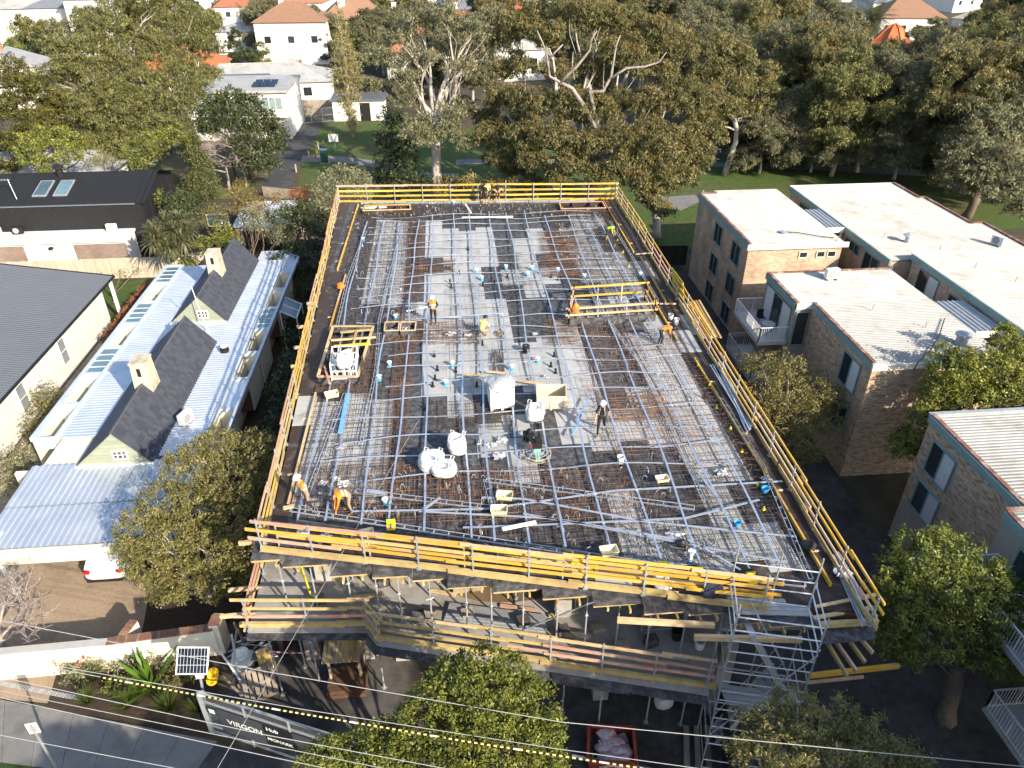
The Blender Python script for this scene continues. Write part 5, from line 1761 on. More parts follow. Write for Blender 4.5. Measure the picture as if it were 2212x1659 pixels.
MB().path([(23.6,30.35,ZR3-.35),(23.7,30.4,ZR3+.08),(25.0,31.5,ZR3+.07),(26.6,33.2,ZR3+.08),(28.0,35.0,ZR3+.07)],.03,4).build('wire',m_blackplastic,cbl)
hood=thing('roof_cowl','grey roof cowl at the near right corner of the balcony flats','vent',(27.2,32.2,ZR3))
MB().lathe([(.3,0),(.3,.5),(.42,.52),(.42,.62),(.05,.72)],(27.2,32.2,ZR3),12).build('cowl_body',m_galv_dull,hood)
for i,(x,y,z) in enumerate(((21.3,58.5,ZR),(27.6,47.4,ZR),(30.1,52.6,ZR),(32.9,53.6,ZR),(31.2,47.6,ZR),(34.0,45.2,ZR),(33.5,40.8,ZR+.5),(34.6,38.5,ZR+.5),(28.6,41.9,ZR3),(24.5,36.5,ZR3),(26.4,34.2,ZR3))):
	s=MB().path([(x,y,z-.03),(x,y,z+.3),(x+.05,y,z+.36)],.03,6).build('vent_pipe',m_galv)
	tag(s,'small vent pipe on the white roofs, %s counted from the far left' % ORD[i],'pipe','small pipes on the flats roofs')
tb=thing('patio_table','small round table on the white balcony','table',(19.6,39.0,4.76))
MB().lathe([(.42,.70),(.42,.73)],(19.6,39.0,4.76),16).build('table_top',m_galv_dull,tb)
for k in range(3):
	a=k*2.1
	MB().tube((19.6+.05*math.cos(a),39+.05*math.sin(a),5.46),(19.6+.35*math.cos(a),39+.35*math.sin(a),4.78),.02).build('leg',m_blackplastic,tb)
ch=thing('patio_chair','dark chair on the white balcony','chair',(19.7,40.4,4.76))
MB().box(19.48,19.92,40.2,40.62,5.18,5.22).build('seat',m_blackplastic,ch)
MB().box(19.48,19.92,40.62,40.65,5.22,5.65).build('backrest',m_blackplastic,ch)
for a in (19.5,19.88):
	for b in (40.22,40.6):
		MB().box(a,a+.03,b,b+.03,4.76,5.18).build('leg',m_blackplastic,ch)
for i,(x,y) in enumerate(((20.0,16.4),(19.7,14.8))):
	cw=thing('wire_chair',['round backed white wire chair on the nearest balcony','second white wire chair on the nearest balcony, partly hidden by leaves'][i],'chair',(x,y,4.72))
	rim=[(x+.42*math.cos(k*.3927),y+.15*math.sin(k*.3927)*.2+.3,4.72+.75+.42*math.sin(k*.3927)) for k in range(17)]
	MB().path(rim,.02,5,cap=False).build('back_ring',m_white,cw)
	sp=MB()
	for k in range(16):
		sp.tube(rim[k],(x,y+.1,5.15),.006,n=3)
	sp.build('wires',m_white,cw)
	MB().lathe([(.3,0),(.34,.03)],(x,y,5.13),14).build('seat',m_white,cw)
	for k in range(4):
		a=.8+k*1.571
		MB().tube((x+.2*math.cos(a),y+.2*math.sin(a),5.14),(x+.28*math.cos(a),y+.28*math.sin(a),4.72),.014).build('leg',m_white,cw)
def paling_fence(label,a,b,h,m,w=.11,rails=True,seed=1,name='paling_fence'):
	r=random.Random(seed)
	a,b=Vector((a[0],a[1],0)),Vector((b[0],b[1],0))
	L=(b-a).length
	d=(b-a)/L
	s=Vector((-d.y,d.x,0))
	t=thing(name,label,'fence',tuple((a+b)/2))
	n=int(L/w)
	for i in range(n):
		p=a+d*(w*(i+.5))
		hh=h+r.uniform(-.02,.02)
		MB().obox(p+Z3*hh/2,d*(w/2-.004),Z3*(hh/2),s*(.009+r.uniform(0,.004))).build('paling',m,t)
	for z in (.4,h-.4):
		MB().beam(a+s*.04+Z3*z,b+s*.04+Z3*z,.05,.08).build('rail',m,t)
	return t
m_fencedark=M('dark_fence',(.035,.028,.024),.9,.3,3,objvar=.25)
m_fencepale=M('bleached_paling',(.46,.40,.31),.9,.2,3,objvar=.14,stretch=(1,1,.3))
paling_fence('dark timber fence across the gap between the deck and the narrow flats',(14.4,61.4),(21.6,61.0),1.9,m_fencedark,.14)
paling_fence('bleached paling fence in front of the brown brick garage',(-47,62.6),(-25.0,62.6),1.9,m_fencepale,.13,seed=2)
paling_fence('short bleached paling fence turning behind the zinc house',(-25.0,62.6),(-20.2,64.0),1.9,m_fencepale,.13,seed=3)
paling_fence('dark paling fence under the basketball hoop',(-22.5,69.0),(-14.8,68.0),1.9,m_fencedark,.15,seed=4)
paling_fence('weathered fence with dark palings across the end of the laneway',(WY(645,250,127).x,127),(WY(725,250,127).x,127),2.4,m_greytim,.2,seed=5)
paling_fence('low grey paling fence beside the shed roof and laneway',(P(570,425).x,P(570,425).y),(P(640,432).x,P(640,432).y),1.2,m_greytim,.16,seed=6)
# ------------------------------------------------------------------ zinc roofed house (left)
zh=thing('zinc_house','long low house with silvery ribbed roof, two slate attic gables and chimneys','house',(-16.5,43,0))
MB().box(-21.3,-13.6,31.2,57.5,0,3.05).build('wall',m_cream,zh)
MB().box(-22.6,-12.3,31.2,31.4,0,2.9).build('wall',m_cream,zh)
ZH=3.3
def gable(y0,y1,xl=-19.35,xr=-15.6,zr=5.2,seed=1,nind=150):
	xm=-17.15
	g=MB()
	g.add([(xl,y0,ZH),(xr,y0,ZH),(xm,y0,zr),(xl,y1,ZH),(xr,y1,ZH),(xm,y1,zr)],[(0,1,2),(5,4,3),(0,2,5,3),(1,4,5,2),(0,3,4,1)])
	at=g.build('attic',M('sage_weatherboard',(.30,.33,.25),.8,.08,3),zh)
	r=random.Random(seed)
	nb_=9
	for i in range(nb_):
		z0=ZH+(zr-ZH)*i/nb_
		z1=ZH+(zr-ZH)*(i+1)/nb_
		f0=1-(z0-ZH)/(zr-ZH)
		f1=1-(z1-ZH)/(zr-ZH)
		ha,hb=(xm-xl)*f1,(xr-xm)*f1
		if ha<.08:
			continue
		MB().prism([(xm-ha,y0-.03),(xm+hb,y0-.03),(xm+hb,y0-.003),(xm-ha,y0-.003)],z0+.006,z1-.004).build('board',MATS['sage_weatherboard'],at)
	wz=ZH+.62
	window(zh,(xm+.1,y0-.04,wz),(1,0,0),(0,-1,0),.72,.55,m_white,3,M('attic_glass',(.06,.07,.08),.1,.2,2),bars=2)
	MB().box(xl-.05,xr+.05,y0-.12,y0-.035,ZH-.1,ZH+.06).build('sill_board',m_white,zh)
	for side in (-1,1):
		ex=xl if side<0 else xr
		dv=Vector((ex-xm,0,ZH-zr))
		Ls=dv.length
		dv /= Ls
		nrm=Vector((-dv.z*1,0,dv.x)) if side>0 else Vector((dv.z,0,-dv.x))
		if nrm.z<0:
			nrm=-nrm
		sw,sh=.26,.30
		nr_,ncx=int(Ls/sh),int((y1-y0+.1)/sw)
		proto=None
		merged=MB()
		cnt=0
		for j in range(nr_+1):
			for i in range(-1,ncx+1):
				yy=y0-.05+(i+(.5 if j % 2 else 0))*sw
				ye=min(yy+sw-.008,y1+.03)
				yy=max(yy,y0-.05)
				if ye-yy<.05:
					continue
				c=Vector((xm,(yy+ye)/2,zr))+dv*((j+.5)*sh)+nrm*(.018+r.uniform(0,.006))
				full=abs(ye-yy-sw+.008)<1e-4
				tilt=nrm*.012
				if side>0 and full and cnt<nind:
					if proto is None:
						proto=MB().obox((0,0,0),(dv*(sh*.53)+tilt*.0),Vector((0,(sw-.008)/2,0)),nrm*.009).mesh('slate',m_slate)
					o=bpy.data.objects.new('slate',proto)
					C.objects.link(o)
					o.parent=at
					o.location=c-Vector(ORG[at.name])
					cnt+=1
				else:
					merged.obox(c,dv*(sh*.53),Vector((0,(ye-yy)/2,0)),nrm*.009,pc=r.random())
		merged.build('slates',m_slate,at)['kind']='stuff'
	MB().beam((xm,y0-.06,zr+.03),(xm,y1+.05,zr+.03),.12,.05).build('ridge_cap',M('ridge_lead',(.10,.10,.11),.6,.15,3),at)
	return at
ga=gable(31.0,43.8,seed=1)
gb=gable(46.7,57.6,seed=2)
def chimney(y,x=-17.15,zt=6.4):
	c=MB()
	w,d_=.40,.52
	c.hexa([(x-w-.08,y-d_-.08,4.6),(x+w+.08,y-d_-.08,4.6),(x+w+.08,y+d_+.08,4.6),(x-w-.08,y+d_+.08,4.6),(x-w,y-d_,zt),(x+w,y-d_,zt),(x+w,y+d_,zt),(x-w,y+d_,zt)])
	ob=c.build('chimney',M('old_render',(.56,.49,.37),.95,.22,3,.3,col2=(.34,.29,.22),fac2=.4,scale2=1.6),zh)
	MB().box(x-w-.04,x+w+.04,y-d_-.04,y+d_+.04,zt-.02,zt+.08).build('cap',MATS['old_render'],ob)
	MB().box(x-.1,x+.1,y-d_-.045,y-d_-.035,zt-.75,zt-.25).build('slot',m_blackplastic,ob)
chimney(36.2)
chimney(51.8)
for (x0,x1,y0,y1) in ((-21.35,-19.2,33.6,57.0),(-15.9,-13.55,31.6,57.6)):
	corrugated('roof',m_roofblue,zh,(x0,y0,ZH-.06),(x1-x0,0,0.02),(0,y1-y0,0),.26,.035)
corrugated('roof',m_roofblue,zh,(-19.3,43.8,ZH-.05),(3.9,0,0),(0,2.9,0),.26,.035)
corrugated('roof',m_roofblue,zh,(-15.9,57.7,ZH-.3),(3.3,0,0),(0,2.6,0),.26,.035)
def side_boxes(x0,x1,y0,y1,n,seed,kinds):
	fr=M('parapet_zinc',(.46,.53,.60),.5,.08,2)
	for xx in (x0,x1):
		MB().box(xx-.09,xx+.09,y0,y1,ZH-.15,ZH+.08).build('parapet',fr,zh)
	MB().box(x0+.02,x0+.06,y0,y1,0,ZH-.15).build('wall',m_cream,zh)
	L=(y1-y0)/n
	for i in range(n+1):
		yy=y0+i*L
		MB().box(x0+.09,x1-.09,yy-.12,yy+.12,ZH-.6,ZH+.06).build('cross_beam',fr,zh)
	for i in range(n):
		a,b=y0+i*L+.14,y0+(i+1)*L-.14
		k=kinds[i % len(kinds)]
		if k=='g':
			w=MB().box(x0+.1,x1-.1,a,b,ZH-.08,ZH-.05).build('skylight',m_glassblue,zh)
			for j in range(1,4):
				MB().box(x0+.1,x1-.1,a+(b-a)*j/4-.02,a+(b-a)*j/4+.02,ZH-.05,ZH-.02).build('glazing_bar',m_white,w)
		elif k=='w':
			MB().box(x0+.1,x1-.1,b-.05,b,ZH-2.4,ZH-.1).build('light_well',m_cream,zh)
			MB().box(x1-.16,x1-.1,a,b,ZH-2.4,ZH-.1).build('light_well',m_cream,zh)
			MB().box(x0+.1,x1-.16,a,b-.05,ZH-2.45,ZH-2.4).build('light_well',m_darktim,zh)
		else:
			MB().box(x0+.1,x1-.1,a,b,ZH-.12,ZH-.06).build('tray',m_roofblue,zh)
side_boxes(-22.7,-21.45,33.6,57.0,7,1,['w','w','g','w','g','w','g'])
side_boxes(-13.5,-12.45,32.4,58.2,8,2,['w','t','w','w','g','w','w','t'])
pc_=MB()
pc_.add([(-12.3,48.3,3.1),(-11.2,48.3,2.5),(-11.2,50.6,2.5),(-12.3,50.6,3.1)],[(0,1,2,3)])
po=pc_.build('porch_roof',m_glassblue,zh)
for a,b in (((-12.3,48.3,3.12),(-11.2,48.3,2.52)),((-11.2,48.3,2.52),(-11.2,50.6,2.52)),((-12.3,50.6,3.12),(-11.2,50.6,2.52)),((-12.3,49.4,3.12),(-11.2,49.4,2.52)),((-11.2,48.3,2.5),(-11.2,48.3,0)),((-12.3,48.3,3.1),(-12.3,48.3,0)),((-11.2,50.6,2.5),(-11.2,50.6,0))):
	MB().beam(a,b,.09,.09).build('porch_bar',m_white,po)
corrugated('carport_roof',m_roofblue,zh,(-21.6,28.25,ZH-.15),(0,3.0,.12),(8.6,0,0),.30,.045)
corrugated('carport_roof',m_roofblue,zh,(-21.6,25.6,ZH-.30),(0,2.62,.12),(8.6,0,0),.30,.045)
MB().box(-21.1,-12.9,25.35,25.55,ZH-1.05,ZH-.3).build('fascia',m_cream,zh)
MB().box(-21.1,-20.9,25.6,31,ZH-.9,ZH-.25).build('fascia',m_cream,zh)
for x in (-20.9,-13.2):
	MB().box(x-.1,x+.1,25.6,25.8,0,ZH-1.05).build('post',m_white,zh)
MB().box(-20.9,-12.9,30.7,30.9,0,2.6).build('wall',m_cream,zh)
aircon('white air conditioner with a dark fan between the two slate gables',(-18.4,45.4,ZH),.5)
aircon('white air conditioner on the ribbed roof beside the nearer slate gable',(-14.85,34.4,ZH),1.2)
rv=thing('roof_vent','small round dark vent on the zinc roof beside the nearer gable','vent',(-14.7,42.4,ZH))
MB().lathe([(.28,0),(.28,.22),(.2,.25),(.2,.34)],(-14.7,42.4,ZH),12).build('pipe',m_blackplastic,rv)
MB().lathe([(.22,.34),(.22,.4),(.05,.43)],(-14.7,42.4,ZH),12).build('cap',m_white,rv)
ae=thing('antenna_mast','thin slanting antenna mast beside the farther slate gable','antenna',(-16.5,45.3,ZH))
MB().tube((-16.5,45.3,ZH),(-17.1,46.0,ZH+3.0),.03).build('mast',m_galv,ae)
MB().lathe([(.14,0),(.16,.1)],(-16.5,45.3,ZH),8).build('foot',m_white,ae)
car=thing('parked_car','white hatchback backed under the carport with its tail showing','car',(-16.9,27.5,0))
cb=MB()
prof=[(-.0,.30),(-.08,.55),(-.05,.85),(.10,1.0),(.55,1.45),(1.3,1.52),(2.4,1.45),(3.2,1.0),(4.1,.85),(4.25,.55),(4.2,.28)]
xl,xr=-17.8,-16.0
y0=26.05
nP=len(prof)
rows=[]
for (dx,ins) in ((0,.0),(.09,-.06),(.3,-.12),(.9,-.14),(1.5,-.12),(1.71,-.06),(1.8,0)):
	for (yy,zz) in prof:
		s=0 if zz<1 else (zz-1)*.32
		xx=xl+dx
		xx=lerp(xx,(xl+xr)/2,s*abs(dx-.9)/.9)
		cb.v.append((xx,y0+yy+(ins if yy<.5 else 0),zz))
for i in range(6):
	for j in range(nP-1):
		cb.f.append((i*nP+j,i*nP+j+1,(i+1)*nP+j+1,(i+1)*nP+j))
		cb.m.append(0)
cb.f.append(tuple(range(nP)))
cb.f.append(tuple(reversed(range(6*nP,7*nP))))
cb.m+=[0,0]
body=cb.build('body',M('white_car_paint',(.78,.78,.78),.25,.03,2,spec=.5),car)
MB().obox((-16.9,y0+.33,1.24),Vector((.68,0,0)),Vector((0,.22,.21)),Vector((0,-.012,.012))).build('rear_window',m_glass,car)
for s in (-1,1):
	MB().box(-16.9+s*.72-.14,-16.9+s*.72+.14,y0-.17,y0-.02,.80,.95).build('tail_light',M('tail_red',(.5,.02,.02),.2,.1,3),car)
MB().box(-17.2,-16.6,y0-.225,y0-.205,.62,.74).build('number_plate',m_white,car)
MB().box(-17.75,-16.05,y0-.2,y0+.1,.3,.45).build('bumper',m_blackplastic,car)
for s in (xl+.1,xr-.1):
	for yy in (y0+.75,y0+3.4):
		w=MB().lathe([(.2,-.1),(.32,-.1),(.32,.1),(.2,.1)],(0,0,0),14)
		w.v=[(s+z,yy+x,.32+y) for x,y,z in w.v]
		w.build('wheel',m_blackplastic,car)
# ------------------------------------------------------------------ grey roofed white house (far left)
gh=thing('white_house','white rendered house with a big plain grey metal roof at the left edge','house',(-32,42,0))
MB().prism([(-26.6,30),(-26.6,53.6),(-45,53.6),(-45,30)],0,3.5).build('wall',M('white_render',(.66,.65,.61),.85,.08,1.5),gh)
corrugated('roof',m_roofgrey,gh,(-25.9,30,3.6),(-14,0,2.3),(0,24.6,0),.25,.02)
MB().beam((-25.86,30,3.56),(-25.86,54.7,3.56),.12,.14).build('gutter',m_roofblack,gh)
MB().beam((-25.86,54.66,3.56),(-40,54.66,5.86),.1,.16).build('fascia',m_roofblack,gh)
MB().box(-26.2,-26.0,54.2,54.4,0,3.5).build('post',m_white,gh)
for y in (46.0,40.2,35.6):
	window(gh,(-26.585,y,1.9),(0,1,0),(1,0,0),1.0,1.9,m_white,1,M('pale_glass',(.22,.24,.25),.15,.2,2),bars=2)
rv=thing('roof_vent','small pale vent on the plain grey roof','vent',(-36.5,50,5.4))
MB().lathe([(.18,0),(.18,.35),(.28,.36),(.28,.45),(.05,.5)],(-36.5,50,5.35),10).build('cowl_body',m_galv,rv)
sheet('backyard_lawn',[(-26,50),(-22.9,50),(-22.9,62),(-32,62)],.012,m_lawn)
sheet('side_path',[(-26.5,30),(-21,30),(-21,54.8),(-26.5,54.8)],.010,m_greytim)
cf=thing('climbing_frame','small blue domed climbing frame on the backyard lawn','climbing frame',(-23.9,58.4,0))
for k in range(6):
	a=k*math.pi/3
	p0=Vector((-23.9+1.1*math.cos(a),58.4+1.1*math.sin(a),.02))
	p1=Vector((-23.9+.7*math.cos(a+.5),58.4+.7*math.sin(a+.5),.8))
	p2=Vector((-23.9+1.1*math.cos(a+math.pi/3),58.4+1.1*math.sin(a+math.pi/3),.02))
	for x_,y_ in ((p0,p1),(p2,p1),(p1,Vector((-23.9,58.4,1.15))),(p0,p2)):
		MB().tube(x_,y_,.025,n=5).build('bar',M('navy_bar',(.05,.10,.25),.4,.1,3),cf)
# ------------------------------------------------------------------ charcoal house
bh_=thing('charcoal_house','charcoal corrugated house with two skylights and a white lean-to at the left','house',(-45,70,0))
yf,xr_=67.2,-28.0
zw=WY(150,443,yf).z
MB().box(-75,xr_,yf,77.5,0,zw-.1).build('wall',m_roofblack,bh_)
corrugated('cladding',m_roofblack,bh_,(-75,yf-.03,2.6),(0,0.01,zw-2.6),(47.5,0,0),.2,.03)
corrugated('roof',m_roofblack,bh_,(-75,yf-.1,zw),(0,5.2,1.5),(47.8,0,0),.2,.03)
corrugated('roof',m_roofblack,bh_,(-75,yf+5.1,zw+1.5),(0,5.2,-1.5),(47.8,0,0),.4,.03)
MB().add([(xr_+.1,yf,0),(xr_+.1,77.4,0),(xr_+.1,77.4,zw),(xr_+.1,yf+5.1,zw+1.42),(xr_+.1,yf,zw)],[(0,1,2,3,4)]).build('gable_wall',m_roofblack,bh_)
for i in range(5):
	yy=yf+1.0+i*1.9
	MB().box(xr_+.11,xr_+.3,yy-.08,yy+.08,0,zw-.05).build('batten',m_roofblack,bh_)
MB().beam((xr_+.2,yf-.1,zw+.03),(xr_+.2,yf+5.1,zw+1.55),.5,.12).build('barge_board',m_roofblack,bh_)
MB().beam((-75,yf-.12,zw),(xr_,yf-.12,zw),.14,.1).build('gutter',m_roofgrey,bh_)
for x in (-36.7,-34.9):
	c=Vector((x,yf+2.5,zw+.72+.08))
	s=Vector((0,1.0,.29))
	k=MB().obox(c,Vector((.62,0,0)),s*1.2,Vector((0,-.29,1.0)).normalized()*.06).build('skylight',m_galv,bh_)
	MB().obox(c+Vector((0,-.02,.08)),Vector((.5,0,0)),s*1.05,Vector((0,-.29,1.0)).normalized()*.01).build('pane',m_glassblue,k)
MB().box(-75,-28.6,64.3,yf-.05,2.75,2.95).build('lean_to_roof',m_white,bh_)
MB().box(-75,-28.75,64.6,yf-.05,0,2.75).build('wall',M('white_render',(.66,.65,.61),.85,.08,1.5),bh_)
for (a,b) in ((-75,-37.4),(-33.1,-28.7)):
	MB().box(a,b,64.46,64.6,0,2.5).build('brick_panel',m_brickbrown,bh_)
lp_=MB().box(-35.2,-34.9,64.3,64.59,2.2,2.4)
lp_.build('wall_lamp',m_blackplastic,bh_)
aircon('large white air conditioner on the white lean-to, at the left edge',(-40.2,66.3,2.95),0)
aircon('black air conditioner on the white lean-to',(-38.4,66.4,2.95),0,True)
aircon('white air conditioner on the right end of the white lean-to',(-30.3,66.4,2.95),0)
av=thing('roof_antenna','thin grid antenna on the charcoal roof','antenna',(-39.0,69.2,zw+.5))
MB().tube((-38.5,68.2,zw+.3),(-38.9,68.6,zw+2.0),.03).build('mast',m_galv,av)
MB().tube((-40.9,68.6,zw+2.0),(-38.7,68.6,zw+2.0),.025).build('boom',m_galv,av)
for k in range(8):
	MB().tube((-40.8+k*.25,68.25,zw+2.0),(-40.8+k*.25,68.95,zw+2.0),.012,n=4).build('element',m_galv,av)
fl=thing('flue','black flue with a cowl on the ridge of the charcoal house','flue',(-35.9,yf+4.6,zw+1.3))
MB().lathe([(.3,0),(.3,.7),(.45,.75),(.45,.95),(.1,1.1)],(-35.9,yf+4.6,zw+1.3),12).build('pipe',m_blackplastic,fl)
wr=thing('white_roof_house','white roofed cottage with a brick chimney behind the charcoal house','house',(-50,86,0))
MB().box(-64,-38,82,92,0,3.4).build('wall',m_white,wr)
MB().add([(-66,81,3.4),(-36.5,81,3.4),(-40,87,5.2),(-66,87,5.2),(-36.5,93,3.4),(-66,93,3.4)],[(0,1,2,3),(1,4,2),(2,4,5,3)]).build('roof',m_roofwhite,wr)
MB().box(-59.6,-58.2,85.0,86.2,3.4,6.8).build('chimney',m_brickbrown,wr)
MB().box(-59.75,-58.05,84.85,86.35,6.8,7.0).build('chimney_cap',m_brickbrown,wr)
for x in (-62,-54,-46):
	window(wr,(x,81.985,1.8),(1,0,0),(0,-1,0),1.6,1.2,m_white,2)
bk=thing('basketball_hoop','clear backboard with a white net above the dark paling fence','basketball hoop',(-21.3,67.6,0))
MB().box(-21.35,-21.2,68.1,68.25,0,3.0).build('pole',m_blackplastic,bk)
bd=MB().box(-22.2,-20.3,67.66,67.70,2.75,3.85).build('backboard',m_glassblue,bk)
for (a,b,c_,d_) in ((-22.25,-20.25,2.70,2.80),(-22.25,-20.25,3.8,3.9),(-22.25,-22.15,2.8,3.8),(-20.35,-20.25,2.8,3.8),(-21.6,-20.9,2.9,2.97),(-21.6,-20.9,3.3,3.37),(-21.6,-21.53,2.97,3.3),(-20.97,-20.9,2.97,3.3)):
	MB().box(a,b,67.62,67.66,c_,d_).build('white_line',m_white,bd)
rim=[(-21.25+.24*math.cos(k*.5236),67.3+.24*math.sin(k*.5236),2.9) for k in range(13)]
MB().path(rim,.02,5,cap=False).build('ring',m_orange,bk)
nt_=MB()
for k in range(12):
	nt_.tube(rim[k],(-21.25+.14*math.cos(k*.5236+.3),67.3+.14*math.sin(k*.5236+.3),2.45),.012,n=3)
nt_.build('net',m_white,bk)
sh=thing('garden_shed','low shed with a pale dappled roof under the yellow brown shrub','shed',(-17.5,71.5,0))
MB().box(-20.2,-15.2,68.6,74.4,0,2.2).build('wall',m_greytim,sh)
corrugated('roof',M('old_zinc',(.42,.45,.50),.6,.15,1.5),sh,(-20.4,68.4,2.25),(0,6.2,.5),(5.4,0,0),.3,.03)
um=thing('garden_umbrella','folded teal umbrella beside the charcoal house','umbrella',(-25.6,69.3,0))
MB().tube((-25.6,69.3,0),(-25.6,69.3,2.4),.03).build('pole',m_galv,um)
MB().lathe([(.05,.6),(.22,.9),(.16,1.6),(.05,2.45)],(-25.6,69.3,0),8).build('canopy',m_teal,um)
def outchair(label,u,v,rz):
	p=P(u,v)
	t=thing('slatted_chair',label,'chair',tuple(p),rz,'outdoor chairs in the far left garden',local=True)
	for k in range(5):
		MB().box(-.28,.28,-.25+k*.11,-.25+k*.11+.09,.34,.36).build('slat',m_greytim,t)
	for k in range(4):
		MB().box(-.28+k*.15,-.28+k*.15+.1,.3,.33,.36,.9).build('slat',m_greytim,t)
	for a in (-.28,.24):
		for b in (-.26,.28):
			MB().box(a,a+.05,b,b+.05,0,.36).build('leg',m_greytim,t)
outchair('slatted garden chair left of the white garden post',622,512,.4)
outchair('slatted garden chair right of the white garden post',655,522,-.5)
outchair('slatted garden chair nearest the deck corner',680,520,-.9)
gp=thing('garden_post','leaning white round post in the garden outside the far left deck corner','post',tuple(P(657,505)))
q=P(657,505)
MB().path([q,q+Vector((-.15,.1,1.2)),q+Vector((-.3,.2,2.3))],[.28,.26,.25],12).build('shaft',m_white,gp)
# ------------------------------------------------------------------ park buildings and things
sp=thing('park_pavilion','pavilion with a tall orange tiled spire beside the date palm','pavilion',tuple(P(1885,140)))
pq=P(1885,140)
pz=WY(1911,52,pq.y)
MB().lathe([(5.0,0),(5.0,3.2)],(pq.x+3,pq.y,0),8).build('wall',M('dark_brick',(.12,.09,.08),.9,.2,2),sp)
rf=MB().lathe([(6.6,3.0),(4.0,4.8),(1.6,7.4),(.12,pz.z)],(pq.x+3,pq.y,0),8).build('roof',M('orange_tiles',(.52,.15,.06),.8,.2,2),sp)
for k in range(8):
	a=k*math.pi/4
	MB().path([(pq.x+3+r_*math.cos(a),pq.y+r_*math.sin(a),z_+.08) for r_,z_ in ((6.6,3.0),(4.0,4.8),(1.6,7.4),(.12,pz.z))],.14,5).build('hip_ridge',MATS['orange_tiles'],rf)
MB().box(pq.x-6,pq.x+2,pq.y-9,pq.y-3,0,3.0).build('side_wall',m_brickbrown,sp)
MB().add([(pq.x-7,pq.y-10,3.0),(pq.x+3,pq.y-10,3.0),(pq.x+3,pq.y-2,3.0),(pq.x-7,pq.y-2,3.0),(pq.x-4,pq.y-6,4.6),(pq.x,pq.y-6,4.6)],[(0,1,5,4),(1,2,5),(2,3,4,5),(3,0,4)]).build('side_roof',m_roofgrey,sp)
pgb=thing('playground_hut','brown timber playground hut in the shade right of the big gum','hut',tuple(P(1520,285)))
q=P(1520,285)
MB().box(q.x-2.2,q.x+1.8,q.y,q.y+3,0,3.4).build('wall',M('brown_cladding',(.16,.07,.04),.85,.2,2),pgb)
MB().add([(q.x-2.6,q.y-.5,3.4),(q.x+2.2,q.y-.5,3.4),(q.x+2.2,q.y+3.5,3.4),(q.x-2.6,q.y+3.5,3.4),(q.x-2.6,q.y+1.5,4.8),(q.x+2.2,q.y+1.5,4.8)],[(0,1,5,4),(2,3,4,5),(1,2,5),(3,0,4)]).build('roof',m_terra,pgb)
MB().box(q.x-.6,q.x+.3,q.y-.03,q.y+.01,0,2.1).build('doorway',m_blackplastic,pgb)
for i,(u,v) in enumerate(((1500,325),(1518,318),(1545,322))):
	q=P(u,v)
	o=MB().path([(q.x-.5,q.y,0),(q.x-.45,q.y,.7),(q.x,q.y,1.0),(q.x+.45,q.y,.7),(q.x+.5,q.y,0)],.04,6).build('bike_hoop',m_galv)
	tag(o,['left white hoop rail by the playground','middle white hoop rail by the playground','right white hoop rail by the playground'][i],'hoop','hoop rails by the playground')
ws=thing('toilet_block','small flat white block with a dark door behind the poplar foot','building',(-13,123,0))
qa,qb=P(722,262),P(830,270)
MB().box(qa.x,qb.x,qa.y,qa.y+5,0,3.0).build('wall',M('white_render',(.66,.65,.61),.85,.08,1.5),ws)
MB().box(qa.x-.3,qb.x+.3,qa.y-.3,qa.y+5.3,3.0,3.25).build('roof',m_roofgrey,ws)
dx_=P(790,268).x
MB().box(dx_-.9,dx_+.7,qa.y-.03,qa.y+.02,0,2.7).build('door',m_blackplastic,ws)
tf=thing('temporary_fence','galvanised temporary mesh fence across the lane beside the white block','fence',tuple(P(655,265)))
qa,qb=P(650,268),P(722,262)
for i in range(4):
	p=qa.lerp(qb,i/3)
	MB().tube(p,p+Z3*2.1,.04,n=5).build('post',m_galv,tf)
for z in (.1,1.05,2.1):
	MB().tube(qa+Z3*z,qb+Z3*z,.03,n=4).build('rail',m_galv,tf)
wm=MB()
for i in range(36):
	p=qa.lerp(qb,i/35)
	wm.tube(p+Z3*.1,p+Z3*2.1,.008,n=3)
wm.build('mesh_wires',m_galv,tf)['kind']='stuff'
gb_=thing('utility_cabinet','dark green utility cabinet beside the lane path','cabinet',tuple(P(702,352)))
q=P(702,352)
MB().box(q.x-.45,q.x+.45,q.y-.3,q.y+.3,.08,1.7).build('body',M('green_cabinet',(.02,.07,.055),.5,.1,3),gb_)
MB().box(q.x-.5,q.x+.5,q.y-.35,q.y+.35,1.7,1.8).build('lid',M('cabinet_lid',(.15,.25,.3),.4,.1,3),gb_)
MB().box(q.x-.55,q.x+.55,q.y-.4,q.y+.4,0,.08).build('plinth',m_conc,gb_)
MB().box(q.x-.01,q.x+.01,q.y-.31,q.y-.295,.15,1.6).build('door_gap',m_blackplastic,gb_)
hy=thing('fire_plug','small red bollard beside the green cabinet','bollard',tuple(P(682,340)))
q=P(682,340)
MB().lathe([(.1,0),(.1,.7),(.13,.75),(.05,.95)],tuple(q),8).build('post',m_red,hy)
MB().lathe([(.16,0),(.16,.06)],tuple(q),8).build('base',m_red,hy)
sg=thing('park_sign','white double faced sign on a post by the lane lawn','sign',tuple(P(726,330)))
q=P(726,330)
MB().tube(q,q+Z3*2.6,.04).build('post',m_galv,sg)
MB().box(q.x-.75,q.x-.05,q.y-.06,q.y-.03,1.5,2.5).build('panel',m_white,sg)
MB().box(q.x+.0,q.x+.5,q.y-.08,q.y-.05,1.5,2.5).build('panel',m_white,sg)
